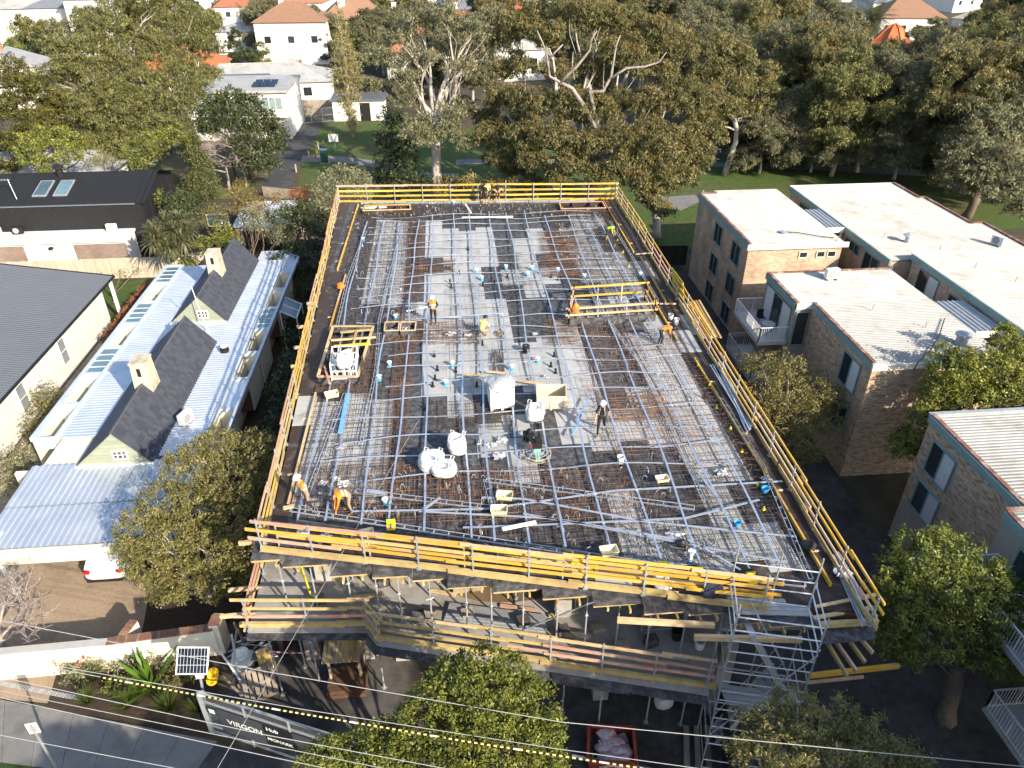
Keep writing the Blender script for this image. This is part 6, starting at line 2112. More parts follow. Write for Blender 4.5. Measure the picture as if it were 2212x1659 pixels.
for i,(u,v) in enumerate(((566,318),(688,322),(684,330),(586,318),(668,342),(700,318),(640,372))):
	q=P(u,v)
	o=MB().lathe([(.11,0),(.11,.9),(.08,1.0),(.02,1.03)],tuple(q),7).build('timber_bollard',m_greytim)
	tag(o,'timber bollard beside the lane, %s from the lane mouth' % ORD[i],'bollard','timber bollards along the lane')
lp=thing('park_light','slim green park light pole on the lawn right of the poplar','lamp post',tuple(P(838,345)))
q=P(838,345)
MB().tube(q,q+Z3*4.2,.06,.04).build('pole',M('green_pole',(.03,.09,.07),.5,.1,3),lp)
MB().lathe([(.05,4.2),(.2,4.3),(.22,4.45),(.05,4.55)],tuple(q),10).build('lamp_head',m_white,lp)
lp=thing('street_pole','pale street pole between the bare birch and the poplar','pole',(0,0,0))
a=WY(690,205,150)
MB().tube((a.x,150,0),(a.x-.3,150,WY(685,130,150).z),.12,.08,8).build('pole_shaft',m_galv,lp)
MB().tube((a.x-.3,150,WY(685,130,150).z),(a.x+.8,150,WY(685,130,150).z+.3),.06,n=5).build('bracket',m_galv,lp)
# ------------------------------------------------------------------ far houses
def far_house(label,u,v,y,w,d,h,rh,rm,wm_,nch=1,rz=0.0,kind='hip',seed=0,windows=2,name='far_house'):
	p=WY(u,v,y)
	t=thing(name,label,'house',(p.x,y,0),rz,local=True)
	r=random.Random(seed)
	MB().box(-w/2,w/2,-d/2,d/2,0,h).build('wall',wm_,t)
	e=.5
	a,b=w/2+e,d/2+e
	if kind=='hip':
		k=max(.3,a-b*.9)
		rb=MB().add([(-a,-b,h),(a,-b,h),(a,b,h),(-a,b,h),(-k,0,h+rh),(k,0,h+rh)],[(0,1,5,4),(1,2,5),(2,3,4,5),(3,0,4),(3,2,1,0)])
	elif kind=='gable':
		rb=MB().add([(-a,-b,h),(a,-b,h),(a,b,h),(-a,b,h),(0,-b,h+rh),(0,b,h+rh)],[(0,4,5,3),(1,2,5,4),(0,1,4),(2,3,5),(3,2,1,0)])
	else:
		rb=MB().box(-a,a,-b,b,h,h+.35)
	rf=rb.build('roof',rm,t)
	if kind=='hip':
		k=max(.3,a-b*.9)
		MB().tube((-k,0,h+rh+.05),(k,0,h+rh+.05),.14,n=5).build('ridge',rm,rf)
	for i in range(nch):
		x_,y_=r.uniform(-.3,.3)*w,r.uniform(-.3,.3)*d
		c=MB().box(x_-.5,x_+.5,y_-.35,y_+.35,h,h+rh+1.6).build('chimney',wm_ if r.random()<.6 else m_terra,rf)
		MB().lathe([(.18,0),(.15,.5)],(x_,y_,h+rh+1.6),6).build('chimney_pot',m_terra,rf)
		MB().box(x_-.6,x_+.6,y_-.45,y_+.45,h+rh+1.45,h+rh+1.6).build('chimney_cap',wm_,rf)
	for i in range(windows):
		xx=w*((i+.5)/windows-.5)
		window(t,(xx,-d/2-.015,h*.6),(1,0,0),(0,-1,0),min(1.5,w/windows*.6),1.5,m_white,1)
	return t
m_wr=M('white_render',(.66,.65,.61),.85,.05,1.5)
m_slateroof=M('grey_slate_roof',(.16,.175,.20),.55,.15,1.5)
far_house('white rendered villa with a terracotta hip roof above the modern house',640,82,185,15,13,8.5,3.6,m_terrabrown,m_wr,2,0,'hip',1,3)
far_house('terracotta roofed house at the top, left of the villa',545,12,265,22,16,5,5,m_terra,m_wr,2,.2,'hip',2,3)
far_house('terracotta roofed house at the top, directly behind the villa',640,12,270,20,15,5.5,5,m_terra,m_wr,3,-.1,'hip',3,3)
far_house('tall chimneyed terracotta house left of the open gum',765,32,215,16,14,6,5.4,m_terrabrown,m_wr,3,.1,'hip',4,3)
far_house('terracotta roofed house at the top edge beside the poplar tip',720,3,300,22,15,5,5,m_terra,m_wr,2,.1,'hip',5,2)
far_house('red roofed house at the top edge above the broad olive gum',470,2,300,20,15,5,5,m_terra,m_wr,1,0,'hip',6,2)
far_house('low white fronted house below the terracotta roofs',565,68,205,20,10,4.5,1.5,m_roofwhite,m_wr,2,.05,'hip',7,3)
far_house('far left white terrace with grey roof and tall chimneys',60,35,215,18,14,9,3.5,m_roofwhite,m_wr,3,.15,'hip',8,3)
far_house('white terrace with parapet right of the far left terrace',150,30,205,14,14,10,2.8,m_slateroof,m_wr,2,.1,'hip',9,2)
far_house('tall white parapet house at the top edge of the left corner',205,22,200,9,12,12,.3,m_roofwhite,m_wr,2,.1,'flat',10,2)
far_house('brick terrace top in the far left corner',20,5,260,26,14,8,3,m_terrabrown,m_wr,2,.1,'hip',11,3)
wl=far_house('white house with a solar roof strip at the left edge',12,150,140,12,9,6.5,2.2,m_roofwhite,m_wr,1,.2,'gable',12,2)
oh=far_house('orange tiled house with solar panels above the modern house',400,140,150,14,10,4.6,3.0,M('orange_tiles',(.52,.15,.06),.8,.2,2),m_wr,1,.05,'hip',13,2)
for i in range(2):
	for k in range(4):
		MB().obox((1.2+k*1.05,-4.2+1.9*i,4.75+.95*i),Vector((.5,0,0)),Vector((0,.85,.46)),Vector((0,-.02,.04))).build('solar_panel',m_solar,oh)
far_house('long low white metal roof house right of the orange roof',560,145,140,24,12,3.8,2.2,m_roofwhite,m_wr,1,.1,'hip',14,3)
far_house('house with pale metal roofs behind the modern house',510,175,130,18,8,4.2,1.6,m_roofgrey,m_wr,0,.05,'hip',15,2)
far_house('gabled cottage with terracotta roof seen through the open gum',900,95,165,13,12,5.0,4.0,m_terra,m_wr,1,.1,'gable',16,3)
far_house('white walled house with ribbed white roof behind the big gum',1105,95,160,12,11,5.6,2.0,m_roofwhite,m_wr,1,.2,'gable',17,2)
far_house('slate roofed terrace at the top edge behind the big gum',1030,8,235,24,14,6,3.5,m_slateroof,M('red_brick',(.30,.10,.07),.9,.15,2),3,.05,'hip',18,3)
far_house('red gabled house at the top edge left of the big gum',1085,20,225,9,12,6,4.5,m_terra,MATS['red_brick'],1,.4,'gable',19,1)
far_house('white villa with brown tiled roof and arches beside the date palm',1945,62,205,16,13,6.0,4.2,m_terrabrown,m_wr,0,-.15,'hip',20,4)
for i,(u,v,y,lab) in enumerate(((1990,5,290,'first'),(2060,12,280,'second'),(2130,6,295,'third'),(2190,14,275,'fourth'),(1840,2,320,'fifth'),(1905,18,260,'sixth'))):
	far_house('grey slate roofed house at the top right, %s' % ['leftmost of the four right of the palm','second right of the palm','third right of the palm','at the right edge','left of the palm','right behind the palm crown'][i],
	u,v,y,17,14,5,4,m_slateroof,m_wr,1,.3*i,'hip',30+i,3)
far_house('pale gabled house low on the right skyline',2120,60,215,12,11,4,3,M('pale_tiles',(.42,.37,.28),.8,.15,2),m_wr,0,.5,'hip',40,2)
far_house('house with white roof at the top edge behind the big gum crown',1400,25,230,14,12,5,3,m_roofwhite,m_wr,1,0,'hip',41,2)
far_house('white house at the top edge right of the big gum',1590,2,300,18,12,5,4,m_slateroof,m_wr,1,.2,'hip',42,2)
for i,(u,v,y) in enumerate(((255,4,330),(330,8,320),(410,15,310),(840,8,300),(905,6,320),(975,30,240),(1150,4,330),(1215,12,310),(1290,4,330),(1480,10,320),(1540,14,300),(1670,6,330),(1745,12,310),(1800,6,330),(1620,22,280),(860,70,205),(1000,75,200))):
	far_house('%s distant roof near the top edge, counting from the left' % ORD[[0,1,2,3,5,6,8,9,10,11,12,14,15,16,13,4,7][i]].capitalize(),u,v,y,15,13,4.5,4,[m_terra,m_slateroof,m_terrabrown,m_roofwhite][i % 4],m_wr,1,.4*i,'hip',60+i,2)['group']='distant roofs near the top edge'
mh=thing('modern_house','white modern two storey house with glazed terrace beside the lane','house',(-33,117,0))
bx=P(632,300)
x1,y0_=bx.x,bx.y
x0=WY(400,230,y0_).x
MB().box(x0,x1,y0_,y0_+12,0,6.4).build('wall',m_wr,mh)
MB().box(x0-.4,x1+.3,y0_-.4,y0_+12.2,6.4,6.75).build('roof',m_roofwhite,mh)
for i in range(7):
	xx=lerp(x0+1.5,x1-1.6,i/6)
	window(mh,(xx,y0_-.02,4.9),(1,0,0),(0,-1,0),(x1-x0)/7.6,1.7,m_white,2,M('sea_glass',(.20,.27,.26),.12,.15,2))
for i in range(3):
	window(mh,(lerp(x0+2,x1-3,i/2),y0_-.02,1.8),(1,0,0),(0,-1,0),2.4,1.5,m_white,2)
rl=MB()
for i in range(46):
	xx=lerp(x0,x1,i/45)
	rl.beam((xx,y0_-.9,3.4),(xx,y0_-.9,4.4),.04,.04)
rl.beam((x0,y0_-.9,4.4),(x1,y0_-.9,4.4),.06,.06)
rl.build('terrace_railing',m_galv,mh)
MB().box(x0,x1,y0_-1.0,y0_,3.2,3.4).build('terrace',m_white,mh)
for k in range(5):
	window(mh,(x1+.02,y0_+1.4+k*2.2,5.0),(0,1,0),(1,0,0),1.5,1.4,m_white,2,MATS['sea_glass'])
MB().box(x1+.005,x1+.03,y0_+.6,y0_+3.4,0,2.4).build('garage_door',m_white,mh)
for i in range(6):
	MB().obox((x1-4.5+(i % 3)*1.1,y0_+3+(i // 3)*1.9,7.0),Vector((.5,0,0)),Vector((0,.85,.18)),Vector((0,-.01,.03))).build('solar_panel',m_solar,mh)
# ================================================================== THINGS ON THE DECK
rt_=random.Random(5)
so=thing('stair_opening','railed stair opening with yellow and timber boards on the right of the deck','stair opening',tuple(P(1315,665,ZD)))
A,B_,C_,D_=P(1228,700,ZD),P(1412,688,ZD),P(1392,650,ZD),P(1238,660,ZD)
def mkpost(p,h,par,m=None):
	MB().beam(p,p+Z3*h,.06,.06).build('post',m or m_galv,par)
for (p,q,rows) in ((A,B_,((.15,m_lvl),(.55,m_pale),(.95,m_pale))),(D_,C_,((.6,m_lvl),(1.15,m_lvl))),(B_,C_,((.35,m_pale),(.7,m_pink),(1.15,m_lvl))),(A,D_,((.5,m_pale),(.95,m_pink)))):
	for h,m in rows:
		d=(q-p).normalized()*.18
		MB().beam(p-d+Z3*h,q+d+Z3*(h+rt_.uniform(-.03,.03)),.05,.11).build('rail_board',m,so)
	n=3 if (q-p).length>3 else 1
	for i in range(n+1):
		mkpost(p.lerp(q,i/n),1.25,so,m_pale if rt_.random()<.4 else m_galv)
MB().prism([(p.x,p.y) for p in (A.lerp(D_,.1),B_.lerp(C_,.1),C_.lerp(B_,.05),D_.lerp(A,.05))],ZD+.01,ZD+.03).build('pit_floor',M('pit_sheet',(.22,.20,.18),.8,.2,2),so)
for k in range(7):
	p=A.lerp(B_,.12+k*.12)+Vector((0,.35,0))
	MB().beam(p+Z3*.1,p+Vector((.1,1.2,.1)),.06,.1).build('stringer',m_pale,so)
MB().prism([(A.x,A.y-.35),(B_.x,B_.y-.35),(B_.x,B_.y-.25),(A.x,A.y-.25)],ZD,ZD+.45).build('upstand',m_formply,so)
sh=thing('shaft_opening','timber framed shaft opening by the left rail with boards across it','shaft',tuple(P(755,770,ZD)))
a,b,c_,d_=P(708,745,ZD),P(812,738,ZD),P(806,722,ZD),P(716,726,ZD)
q=[P(690,832,ZD),P(775,832,ZD),P(808,722,ZD),P(722,722,ZD)]
MB().prism([(p.x,p.y) for p in q],ZD+.008,ZD+.02).build('pit_floor',m_blackplastic,sh)
for i in range(4):
	p,r_=q[i],q[(i+1) % 4]
	MB().beam(p+Z3*.25,r_+Z3*.25,.06,.45).build('upstand',m_formply,sh)
	MB().beam(p+Z3*.5,r_+Z3*.5,.14,.05).build('plank',[m_pink,m_pale,m_ochre,m_pale][i],sh)
for (u0,v0,u1,v1,m) in ((715,735,812,728,m_pale),(770,715,760,760,m_ochre),(722,748,800,742,m_yellow),(735,718,800,712,m_ochre),(782,770,790,830,m_darktim),(700,790,712,828,m_pink)):
	MB().beam(P(u0,v0,ZD+.62),P(u1,v1,ZD+.6),.1,.09).build('plank',m,sh)
cr=thing('lifting_cage','white steel lifting cage standing in the left shaft opening','cage',tuple(P(745,800,ZD)))
fp=[P(718,822,ZD+.3),P(772,820,ZD+.3),P(775,780,ZD+.3),P(722,782,ZD+.3)]
for i in range(4):
	mkpost(fp[i],.9,cr,m_white)
	for h in (.1,.5,.88):
		MB().beam(fp[i]+Z3*h,fp[(i+1) % 4]+Z3*h,.05,.05).build('bar',m_white,cr)
for k in range(10):
	p=fp[0].lerp(fp[1],.1+.08*k)+Vector((0,rt_.uniform(.1,.6),.1))
	MB().beam(p,p+Vector((rt_.uniform(-.05,.05),.1,rt_.uniform(.3,.6))),.07,.05).build('clamp',rt_.choice([m_white,m_galv_dull,m_blackplastic]),cr)
def crumple(name,label,p,rx,ry,rz,seed,mat,cat,sharp=.25,n=3):
	bm=bmesh.new()
	bmesh.ops.create_icosphere(bm,subdivisions=n,radius=1)
	r=random.Random(seed)
	dirs=[Vector((r.gauss(0,1),r.gauss(0,1),r.gauss(0,1))).normalized() for _ in range(14)]
	for v in bm.verts:
		d=v.co.normalized()
		k=1+sum(sharp*.35*abs(math.sin(3.0*d.dot(q)+i)) for i,q in enumerate(dirs))/3-sharp*.6
		k+=r.uniform(-.03,.03)
		v.co=Vector((d.x*rx*k,d.y*ry*k,max(-.55,d.z)*rz*k))
	zmin=min(v.co.z for v in bm.verts)
	for v in bm.verts:
		v.co.z-=zmin
	me=bpy.data.meshes.new(name)
	bm.to_mesh(me)
	bm.free()
	me.materials.append(mat)
	o=bpy.data.objects.new(name,me)
	C.objects.link(o)
	o.location=p
	return tag(o,label,cat)
def bulk_bag(label,u,v,s,seed,z=ZD+.15,tall=1.0):
	p=P(u,v,z)
	t=thing('bulk_bag',label,'bulk bag',tuple(p))
	r=random.Random(seed)
	bg_=MB()
	NS,NR_=28,12
	ph=[r.uniform(0,6.28) for _ in range(6)]
	lean=Vector((r.uniform(-.18,.18),r.uniform(-.12,.12),0))*(1.6-tall)
	for j in range(NR_+1):
		k=j/NR_
		prof=.80+.22*math.sin(math.pi*min(1,k*1.15)) if k<.72 else (.98-(k-.72)*1.5*(1.2 if tall<.9 else 1))
		zz=.95*s*tall*(k if k<.9 else .9-(k-.9)*(1.4 if tall<.9 else .4))
		for i in range(NS):
			a=2*math.pi*i/NS
			ca,sa=math.cos(a),math.sin(a)
			sq=1/(abs(ca)**3.2+abs(sa)**3.2)**(1/3.2)
			fold=.035*math.sin(5*a+ph[0]+2*k)+.03*math.sin(9*a+ph[1]-3*k)*(.3+k)+.05*math.sin(3*a+5*k+ph[2])*k+.04*math.sin(7*k*3+ph[3]+a*2)
			rr_=.47*s*sq*prof*(1+fold)*(1+(1-tall)*.5)
			bg_.v.append((p.x+rr_*ca+lean.x*k,p.y+rr_*sa+lean.y*k,p.z+max(0,zz*(1+.08*math.sin(2*a+ph[4])*k))))
	for j in range(NR_):
		for i in range(NS):
			bg_.f.append((j*NS+i,j*NS+(i+1) % NS,(j+1)*NS+(i+1) % NS,(j+1)*NS+i))
			bg_.m.append(0)
	bg_.f.append(tuple(reversed(range(NS))))
	bg_.f.append(tuple(range(NR_*NS,NR_*NS+NS)))
	bg_.m+=[0,0]
	bg_.build('sack',m_whiteplastic,t,smooth=True)
	for i in range(4):
		a=i*1.571+.6
		q=Vector((.42*s*math.cos(a),.40*s*math.sin(a),.72*s*tall))
		lp=MB().path([q,q+Vector((.1,0,.22))*s,q+Vector((-.05,.12,.2))*s,q+Vector((-.1,.1,-.05))*s],.022,5)
		lp.v=[(x+p.x,y+p.y,zz+p.z) for x,y,zz in lp.v]
		lp.build('lifting_loop',m_whiteplastic,t)
	return t
bulk_bag('upright white bulk bag left of the plastic wrapped boxes',989,975,.86,11,tall=1.1)
bulk_bag('slumped white bulk bag, left of the pair on the near reinforcing',935,1010,1.0,12,tall=.75)
bulk_bag('slumped white bulk bag, right of the pair on the near reinforcing',962,1020,.9,13,tall=.65)
bulk_bag('white bulk bag standing in front of the open timber crate',1155,905,.88,14,tall=1.0)
bulk_bag('white bulk bag standing in the left shaft cage',745,790,.85,15,z=ZD+1.1,tall=1.0)
bulk_bag('half empty white bag behind the front guard rail near the scaffold',1432,1268,.55,16,z=ZD+.02,tall=.8)
bulk_bag('dusty white bag in the dark under the lower slab',1430,1520,.75,17,z=.02)
def crate(label,u,v,w,d,h,m,rz=0.0,liner=False):
	p=P(u,v,ZD+.1)
	t=thing('crate',label,'crate',tuple(p),rz,local=True)
	th=.03
	MB().box(-w/2,w/2,-d/2,d/2,.1,.13).build('floor',m,t)
	for s in (-1,1):
		n=3
		for k in range(n):
			z0=.13+(h-.13)*k/n
			MB().box(-w/2,w/2,s*d/2-th/2,s*d/2+th/2,z0+.004,z0+(h-.13)/n-.004).build('side_board',m,t)
			MB().box(s*w/2-th/2,s*w/2+th/2,-d/2+th/2+.002,d/2-th/2-.002,z0+.004,z0+(h-.13)/n-.004).build('side_board',m,t)
		for xx in (-w/2+.06,0,w/2-.06):
			MB().box(xx-.05,xx+.05,s*(d/2+.03)-.015,s*(d/2+.03)+.015,0,h+.01).build('batten',m,t)
	for xx in (-w/2+.08,0,w/2-.08):
		MB().box(xx-.05,xx+.05,-d/2,d/2,0,.1).build('skid',m,t)
	if liner:
		o=crumple('contents','',(0,0,0),w*.5,d*.5,.3,5,m_clear,None,.5)
		for k in list(o.keys()):
			del o[k]
		o.parent=t
		o.location=(0,0,h-.3)
	return t
crate('whitewashed pallet crate full of plastic wrap in the middle of the deck',1082,872,1.1,1.1,1.15,M('whitewashed_ply',(.70,.68,.62),.8,.08,3),.05,True)
crate('open pale timber crate right of the white crate',1190,872,1.35,1.0,.75,M('raw_ply',(.66,.56,.38),.8,.12,3),-.12)
p=P(1160,985,ZD+.1)
pt=thing('power_trowel','walk behind power trowel with a round guard and green frame on the near deck','power trowel',tuple(p))
for r_,z_ in ((.58,.05),(.58,.2),(.45,.27),(.3,.3)):
	MB().path([(p.x+r_*math.cos(k*.349),p.y+r_*math.sin(k*.349),p.z+z_) for k in range(19)],.016,5,cap=False).build('guard_ring',m_pale if z_<.25 else m_galv_dull,pt)
for k in range(8):
	a=k*.785
	MB().path([(p.x+.58*math.cos(a),p.y+.58*math.sin(a),p.z+.05),(p.x+.58*math.cos(a),p.y+.58*math.sin(a),p.z+.2),(p.x+.2*math.cos(a),p.y+.2*math.sin(a),p.z+.34)],.012,4).build('guard_bar',m_galv_dull,pt)
for k in range(4):
	a=k*1.571+.4
	MB().obox((p.x+.32*math.cos(a),p.y+.32*math.sin(a),p.z+.04),Vector((math.cos(a),math.sin(a),0))*.2,Vector((-math.sin(a),math.cos(a),.1))*.09,Z3*.006).build('blade',m_galv_dull,pt)
MB().box(p.x-.14,p.x+.14,p.y-.16,p.y+.16,p.z+.3,p.z+.48).build('gearbox',M('mint_green',(.25,.50,.40),.6,.15,4),pt)
MB().obox((p.x-.02,p.y-.3,p.z+.22),Vector((.09,0,0)),Vector((0,.26,.1)),Vector((0,-.02,.04))).build('step_plate',MATS['mint_green'],pt)
e_=MB().box(p.x-.2,p.x+.2,p.y-.14,p.y+.2,p.z+.48,p.z+.78)
e_.lathe([(.13,0),(.13,.16)],(p.x,p.y,p.z+.78),10)
e_.build('engine',m_blackplastic,pt)
MB().box(p.x-.26,p.x-.2,p.y-.1,p.y+.1,p.z+.5,p.z+.7).build('recoil_cover',m_red,pt)
MB().path([(p.x,p.y+.1,p.z+.5),(p.x-.1,p.y+.5,p.z+.8),(p.x+.05,p.y+1.05,p.z+1.0)],.028,6).build('handle',m_blackplastic,pt)
MB().path([(p.x-.3,p.y+1.1,p.z+1.0),(p.x+.05,p.y+1.02,p.z+1.0),(p.x+.38,p.y+1.1,p.z+1.02)],.025,6).build('handlebar',m_blackplastic,pt)
p2=P(1140,955,ZD+.12)
en=thing('site_generator','small dark engine unit with hoses left of the power trowel','engine',tuple(p2))
MB().box(p2.x-.3,p2.x+.3,p2.y-.22,p2.y+.22,p2.z,p2.z+.12).build('base_frame',m_galv_dull,en)
eb=MB().box(p2.x-.2,p2.x+.22,p2.y-.16,p2.y+.16,p2.z+.12,p2.z+.5)
eb.build('engine_block',m_blackplastic,en)
MB().lathe([(.12,0),(.14,.1),(.05,.2)],(p2.x+.05,p2.y,p2.z+.5),10).build('air_filter',m_blackplastic,en)
for k in range(5):
	MB().path(bend((p2.x+rt_.uniform(-.2,.2),p2.y,p2.z+.3),(p2.x+rt_.uniform(-.7,.7),p2.y+rt_.uniform(-.5,.5),p2.z+.05),rt_,5,.3),.02,5).build('hose',rt_.choice([m_blackplastic,M('olive_hose',(.2,.2,.1),.6,.1,3)]),en)
def sleeve_proto():
	t=thing('pipe_sleeve','x','pipe sleeve',local=True)
	MB().lathe([(.105,0),(.105,.17),(.10,.18)],(0,0,0),14).build('socket',m_blue,t)
	MB().lathe([(.085,.17),(.085,.28),(.13,.285),(.13,.30),(.07,.302),(.065,.2)],(0,0,0),14).build('flange',m_white,t)
	return t
SL=[(1093,582,'beside the two dark sheets right of the far grey sheets'),(1140,597,'left of two black conduits in the middle'),(1150,584,'in the middle row, farthest right of the grey sheets'),(1205,588,'on the right among rusty bars'),(1262,602,'left of the railed stair opening'),
	(1041,606,'left of the middle of the deck'),(1030,590,'behind the standing orange worker'),(978,792,'on the grey sheets left of the white crate'),(963,832,'nearest on the grey sheets left of the white crate'),(842,792,'among the rusty bars right of the shaft'),
	(1106,800,'just above the white crate'),(1162,783,'right of the white crate'),(833,1090,'behind the bending orange worker'),(785,522,'by the far left edge'),(980,442,'at the far edge'),(1383,598,'at the far right edge behind the stair opening'),(820,822,'beside the shaft on the duct'),(855,690,'left of the standing orange worker')]
spr=None
for i,(u,v,w) in enumerate(SL):
	p=P(u,v,ZD+.004)
	lab='blue and white pipe sleeve '+w
	if spr is None:
		spr=sleeve_proto()
		spr.location=p
		spr['label']=lab
		o=spr
	else:
		o=copy_thing(spr,p,0,lab)
	o['group']='flanged pipe sleeves'
BP=[(964,583),(972,583),(992,592),(972,612),(975,622),(1043,618),(1068,612),(1011,540),(1096,600),(1165,590),(938,770),(945,800),(940,820),(984,803),(935,835),(1190,600),(1205,605),(1197,770),(1190,792),(1200,806),(1030,835),(918,885),(1042,745),(1520,860),(1680,1010),(1120,630),(1240,645)]
bpr=None
for i,(u,v) in enumerate(sorted(BP,key=lambda q:q[1])):
	p=P(u,v,ZD+.004)
	lab='short black conduit stub on the deck, %s counted from the far rail' % ORD[i]
	if bpr is None:
		bpr=thing('conduit_stub',lab,'conduit',tuple(p),local=True)
		MB().lathe([(.065,0),(.06,.03),(.05,.26),(.055,.27)],(0,0,0),10).build('stub',m_blackplastic,bpr)
		MB().lathe([(.10,0),(.10,.02)],(0,0,0),10).build('flange',m_blackplastic,bpr)
		o=bpr
	else:
		o=copy_thing(bpr,p,0,lab)
	o['group']='black conduit stubs'
def trough(label,u,v,rz,s=1.0):
	p=P(u,v,ZD+.25)
	t=thing('form_box',label,'form box',tuple(p),rz,'cream form boxes',local=True)
	m=M('cream_plastic',(.70,.63,.42),.6,.08,3)
	a,b,h=.26*s,.15*s,.2*s
	MB().box(-a,a,-b,b,0,.015).build('floor',m,t)
	for sy in (-1,1):
		MB().obox((0,sy*(b+.02),h/2),Vector((a+.03,0,0)),Vector((0,sy*.03,h/2)),Vector((0,.012,0))).build('side',m,t)
		MB().obox((sy*(a+.02),0,h/2),Vector((0,b+.03,0)),Vector((sy*.03,0,h/2)),Vector((.012,0,0))).build('end',m,t)
trough('cream form box, upper of the two on the near reinforcing',1090,1075,-.2)
trough('cream form box, lower of the two on the near reinforcing',1078,1106,-.1)
trough('cream form box by the left edge below the shaft opening',717,856,.3)
trough('cream form box behind the middle of the front guard rail',1315,1195,.1)
trough('cream form box lying far left among the ducts by the front',792,1155,.2,.8)
trough('translucent form box on the right near bay',1430,1038,.1,.8)
def bucket(label,u,v,z,m,r_=.15,h=.34):
	p=P(u,v,z)
	t=thing('bucket',label,'bucket',tuple(p))
	MB().lathe([(r_*.8,0),(r_,h),(r_*1.06,h),(r_*.92,h-.01),(r_*.74,.03)],tuple(p),14).build('pail',m,t)
	MB().path([(p.x-r_,p.y,p.z+h*.9),(p.x-r_*.7,p.y-r_*.8,p.z+h),(p.x+r_*.7,p.y-r_*.8,p.z+h),(p.x+r_,p.y,p.z+h*.9)],.006,4).build('bail_handle',m_galv,t)
bucket('white bucket on the deck right of the walking worker',1340,1000,ZD+.05,m_white)
bucket('white bucket with bars beside the right walkway',1460,700,ZD+.02,m_white)
bucket('second white bucket on the right walkway, nearer the rail',1448,690,ZD+.02,m_white)
bucket('grey paint tin beside the yellow sheet on the right walkway',1460,632,ZD+.02,m_galv,.13,.25)
bucket('blue bucket on the dark near right bay',1652,1062,ZD+.05,m_blue,.16,.2)
bucket('blue tub on the grey sheets near the scaffold tower',1592,1135,ZD+.05,m_blue,.13,.18)
bucket('white bucket in the shade on the lower slab',1510,1398,ZL,m_white,.2,.4)
bucket('dark bucket in the shade on the lower slab',1462,1378,ZL,m_blackplastic,.22,.4)
p=P(1136,760,ZD+.05)
rl_=thing('membrane_roll','thick black roll of membrane standing on the grey sheets','roll',tuple(p))
MB().lathe([(.04,0),(.2,0),(.2,.38),(.04,.38)],(p.x,p.y,p.z),18).build('roll_body',m_blackplastic,rl_)
MB().lathe([(.045,.30),(.045,.385)],(p.x,p.y,p.z),10).build('core',m_greytim,rl_)
p=P(1080,722,ZD+.05)
co=thing('hose_coil','coil of cream strap beside the kneeling worker','coil',tuple(p))
for k in range(5):
	MB().path([(p.x+(.22-.012*k)*math.cos(j*.3927),p.y+(.22-.012*k)*math.sin(j*.3927),p.z+.03+.022*k+.02*math.sin(j+k)) for j in range(17)],.014,5,cap=False).build('turn',m_pale if k % 2 else m_blackplastic,co)
def plank(label,u0,v0,u1,v1,w,h,m,z=ZD+.28,name='plank',cat='plank',z1=None):
	a,b=P(u0,v0,z),P(u1,v1,z if z1 is None else z1)
	o=MB().beam(a,b,w,h).build(name,m,None)
	return tag(o,label,cat)
m_bluebd=M('blue_wrapped_board',(.16,.36,.68),.5,.1,3)
plank('bright blue wrapped board lying over the near left bay',752,850,735,935,.2,.06,m_bluebd,name='blue_board',cat='board')
plank('blue metal strip leaning on the ducts left of the walking worker',1272,860,1235,940,.07,.05,m_bluebd,name='steel_strip',cat='strip')
plank('white rectangular tube lying across the far end of the deck',998,470,1108,468,.12,.1,m_white,name='steel_tube',cat='tube')
plank('white pole leaning over the far rail',1005,440,1018,460,.1,.06,m_white,name='steel_tube',cat='tube',z=ZD+.9,z1=ZD+.2)
plank('short white channel among the near left bars',950,1075,915,1100,.1,.05,m_galv,name='steel_channel',cat='channel')
plank('pair of white channels lying near the front middle',1085,1143,1158,1128,.16,.05,m_white,name='steel_channel',cat='channel')
plank('thin silver channel leaning over the near right bay',1508,1020,1545,1070,.1,.05,m_galv,name='steel_channel',cat='channel')
plank('pale timber offcut above the white crate',1050,802,1092,806,.12,.05,m_pale)
plank('long pale timber right of the white crate',1118,822,1172,829,.12,.06,m_pale)
plank('dark grey plank lying left of the white crate',1020,812,1022,852,.14,.05,m_greytim)
plank('yellow timber lying across the deck left of the crate',998,808,1045,812,.1,.05,m_ochre)
plank('pale rail lying on the grey sheets by the standing worker',878,672,925,662,.1,.05,m_white,name='steel_tube',cat='tube')
plank('long white strip running off the standing worker',920,688,1088,676,.06,.05,m_duct,name='steel_strip',cat='strip')
plank('broken pale timber at the near left corner by the rail',612,1098,634,1093,.16,.06,m_pale)
plank('galvanised channel lying behind the bending worker',792,1060,836,1066,.16,.06,m_galv,name='steel_channel',cat='channel')
plank('pale timber bridging the right walkway at its notch',1372,549,1410,546,.12,.05,m_pale)
plank('pale timber across the walkway beside the stair opening',1425,656,1460,656,.1,.06,m_pale)
db=thing('duct_bundle','bundle of silvery blue ducts lying on the right walkway','duct bundle',tuple(P(1580,840,ZD)))
for k in range(14):
	a=P(1535+k*2.2+rt_.uniform(-8,8),782+rt_.uniform(-8,8),ZD+.05+.03*(k % 4))
	b=P(1612+k*.6+rt_.uniform(-6,6),920+rt_.uniform(-22,14),ZD+.05+.03*(k % 4))
	MB().beam(a,b,.06,.03).build('duct_length',m_duct,db)
db=thing('rod_bundle','bundle of thin steel lengths on the right walkway by the scaffold','rods',tuple(P(1800,1250,ZD)))
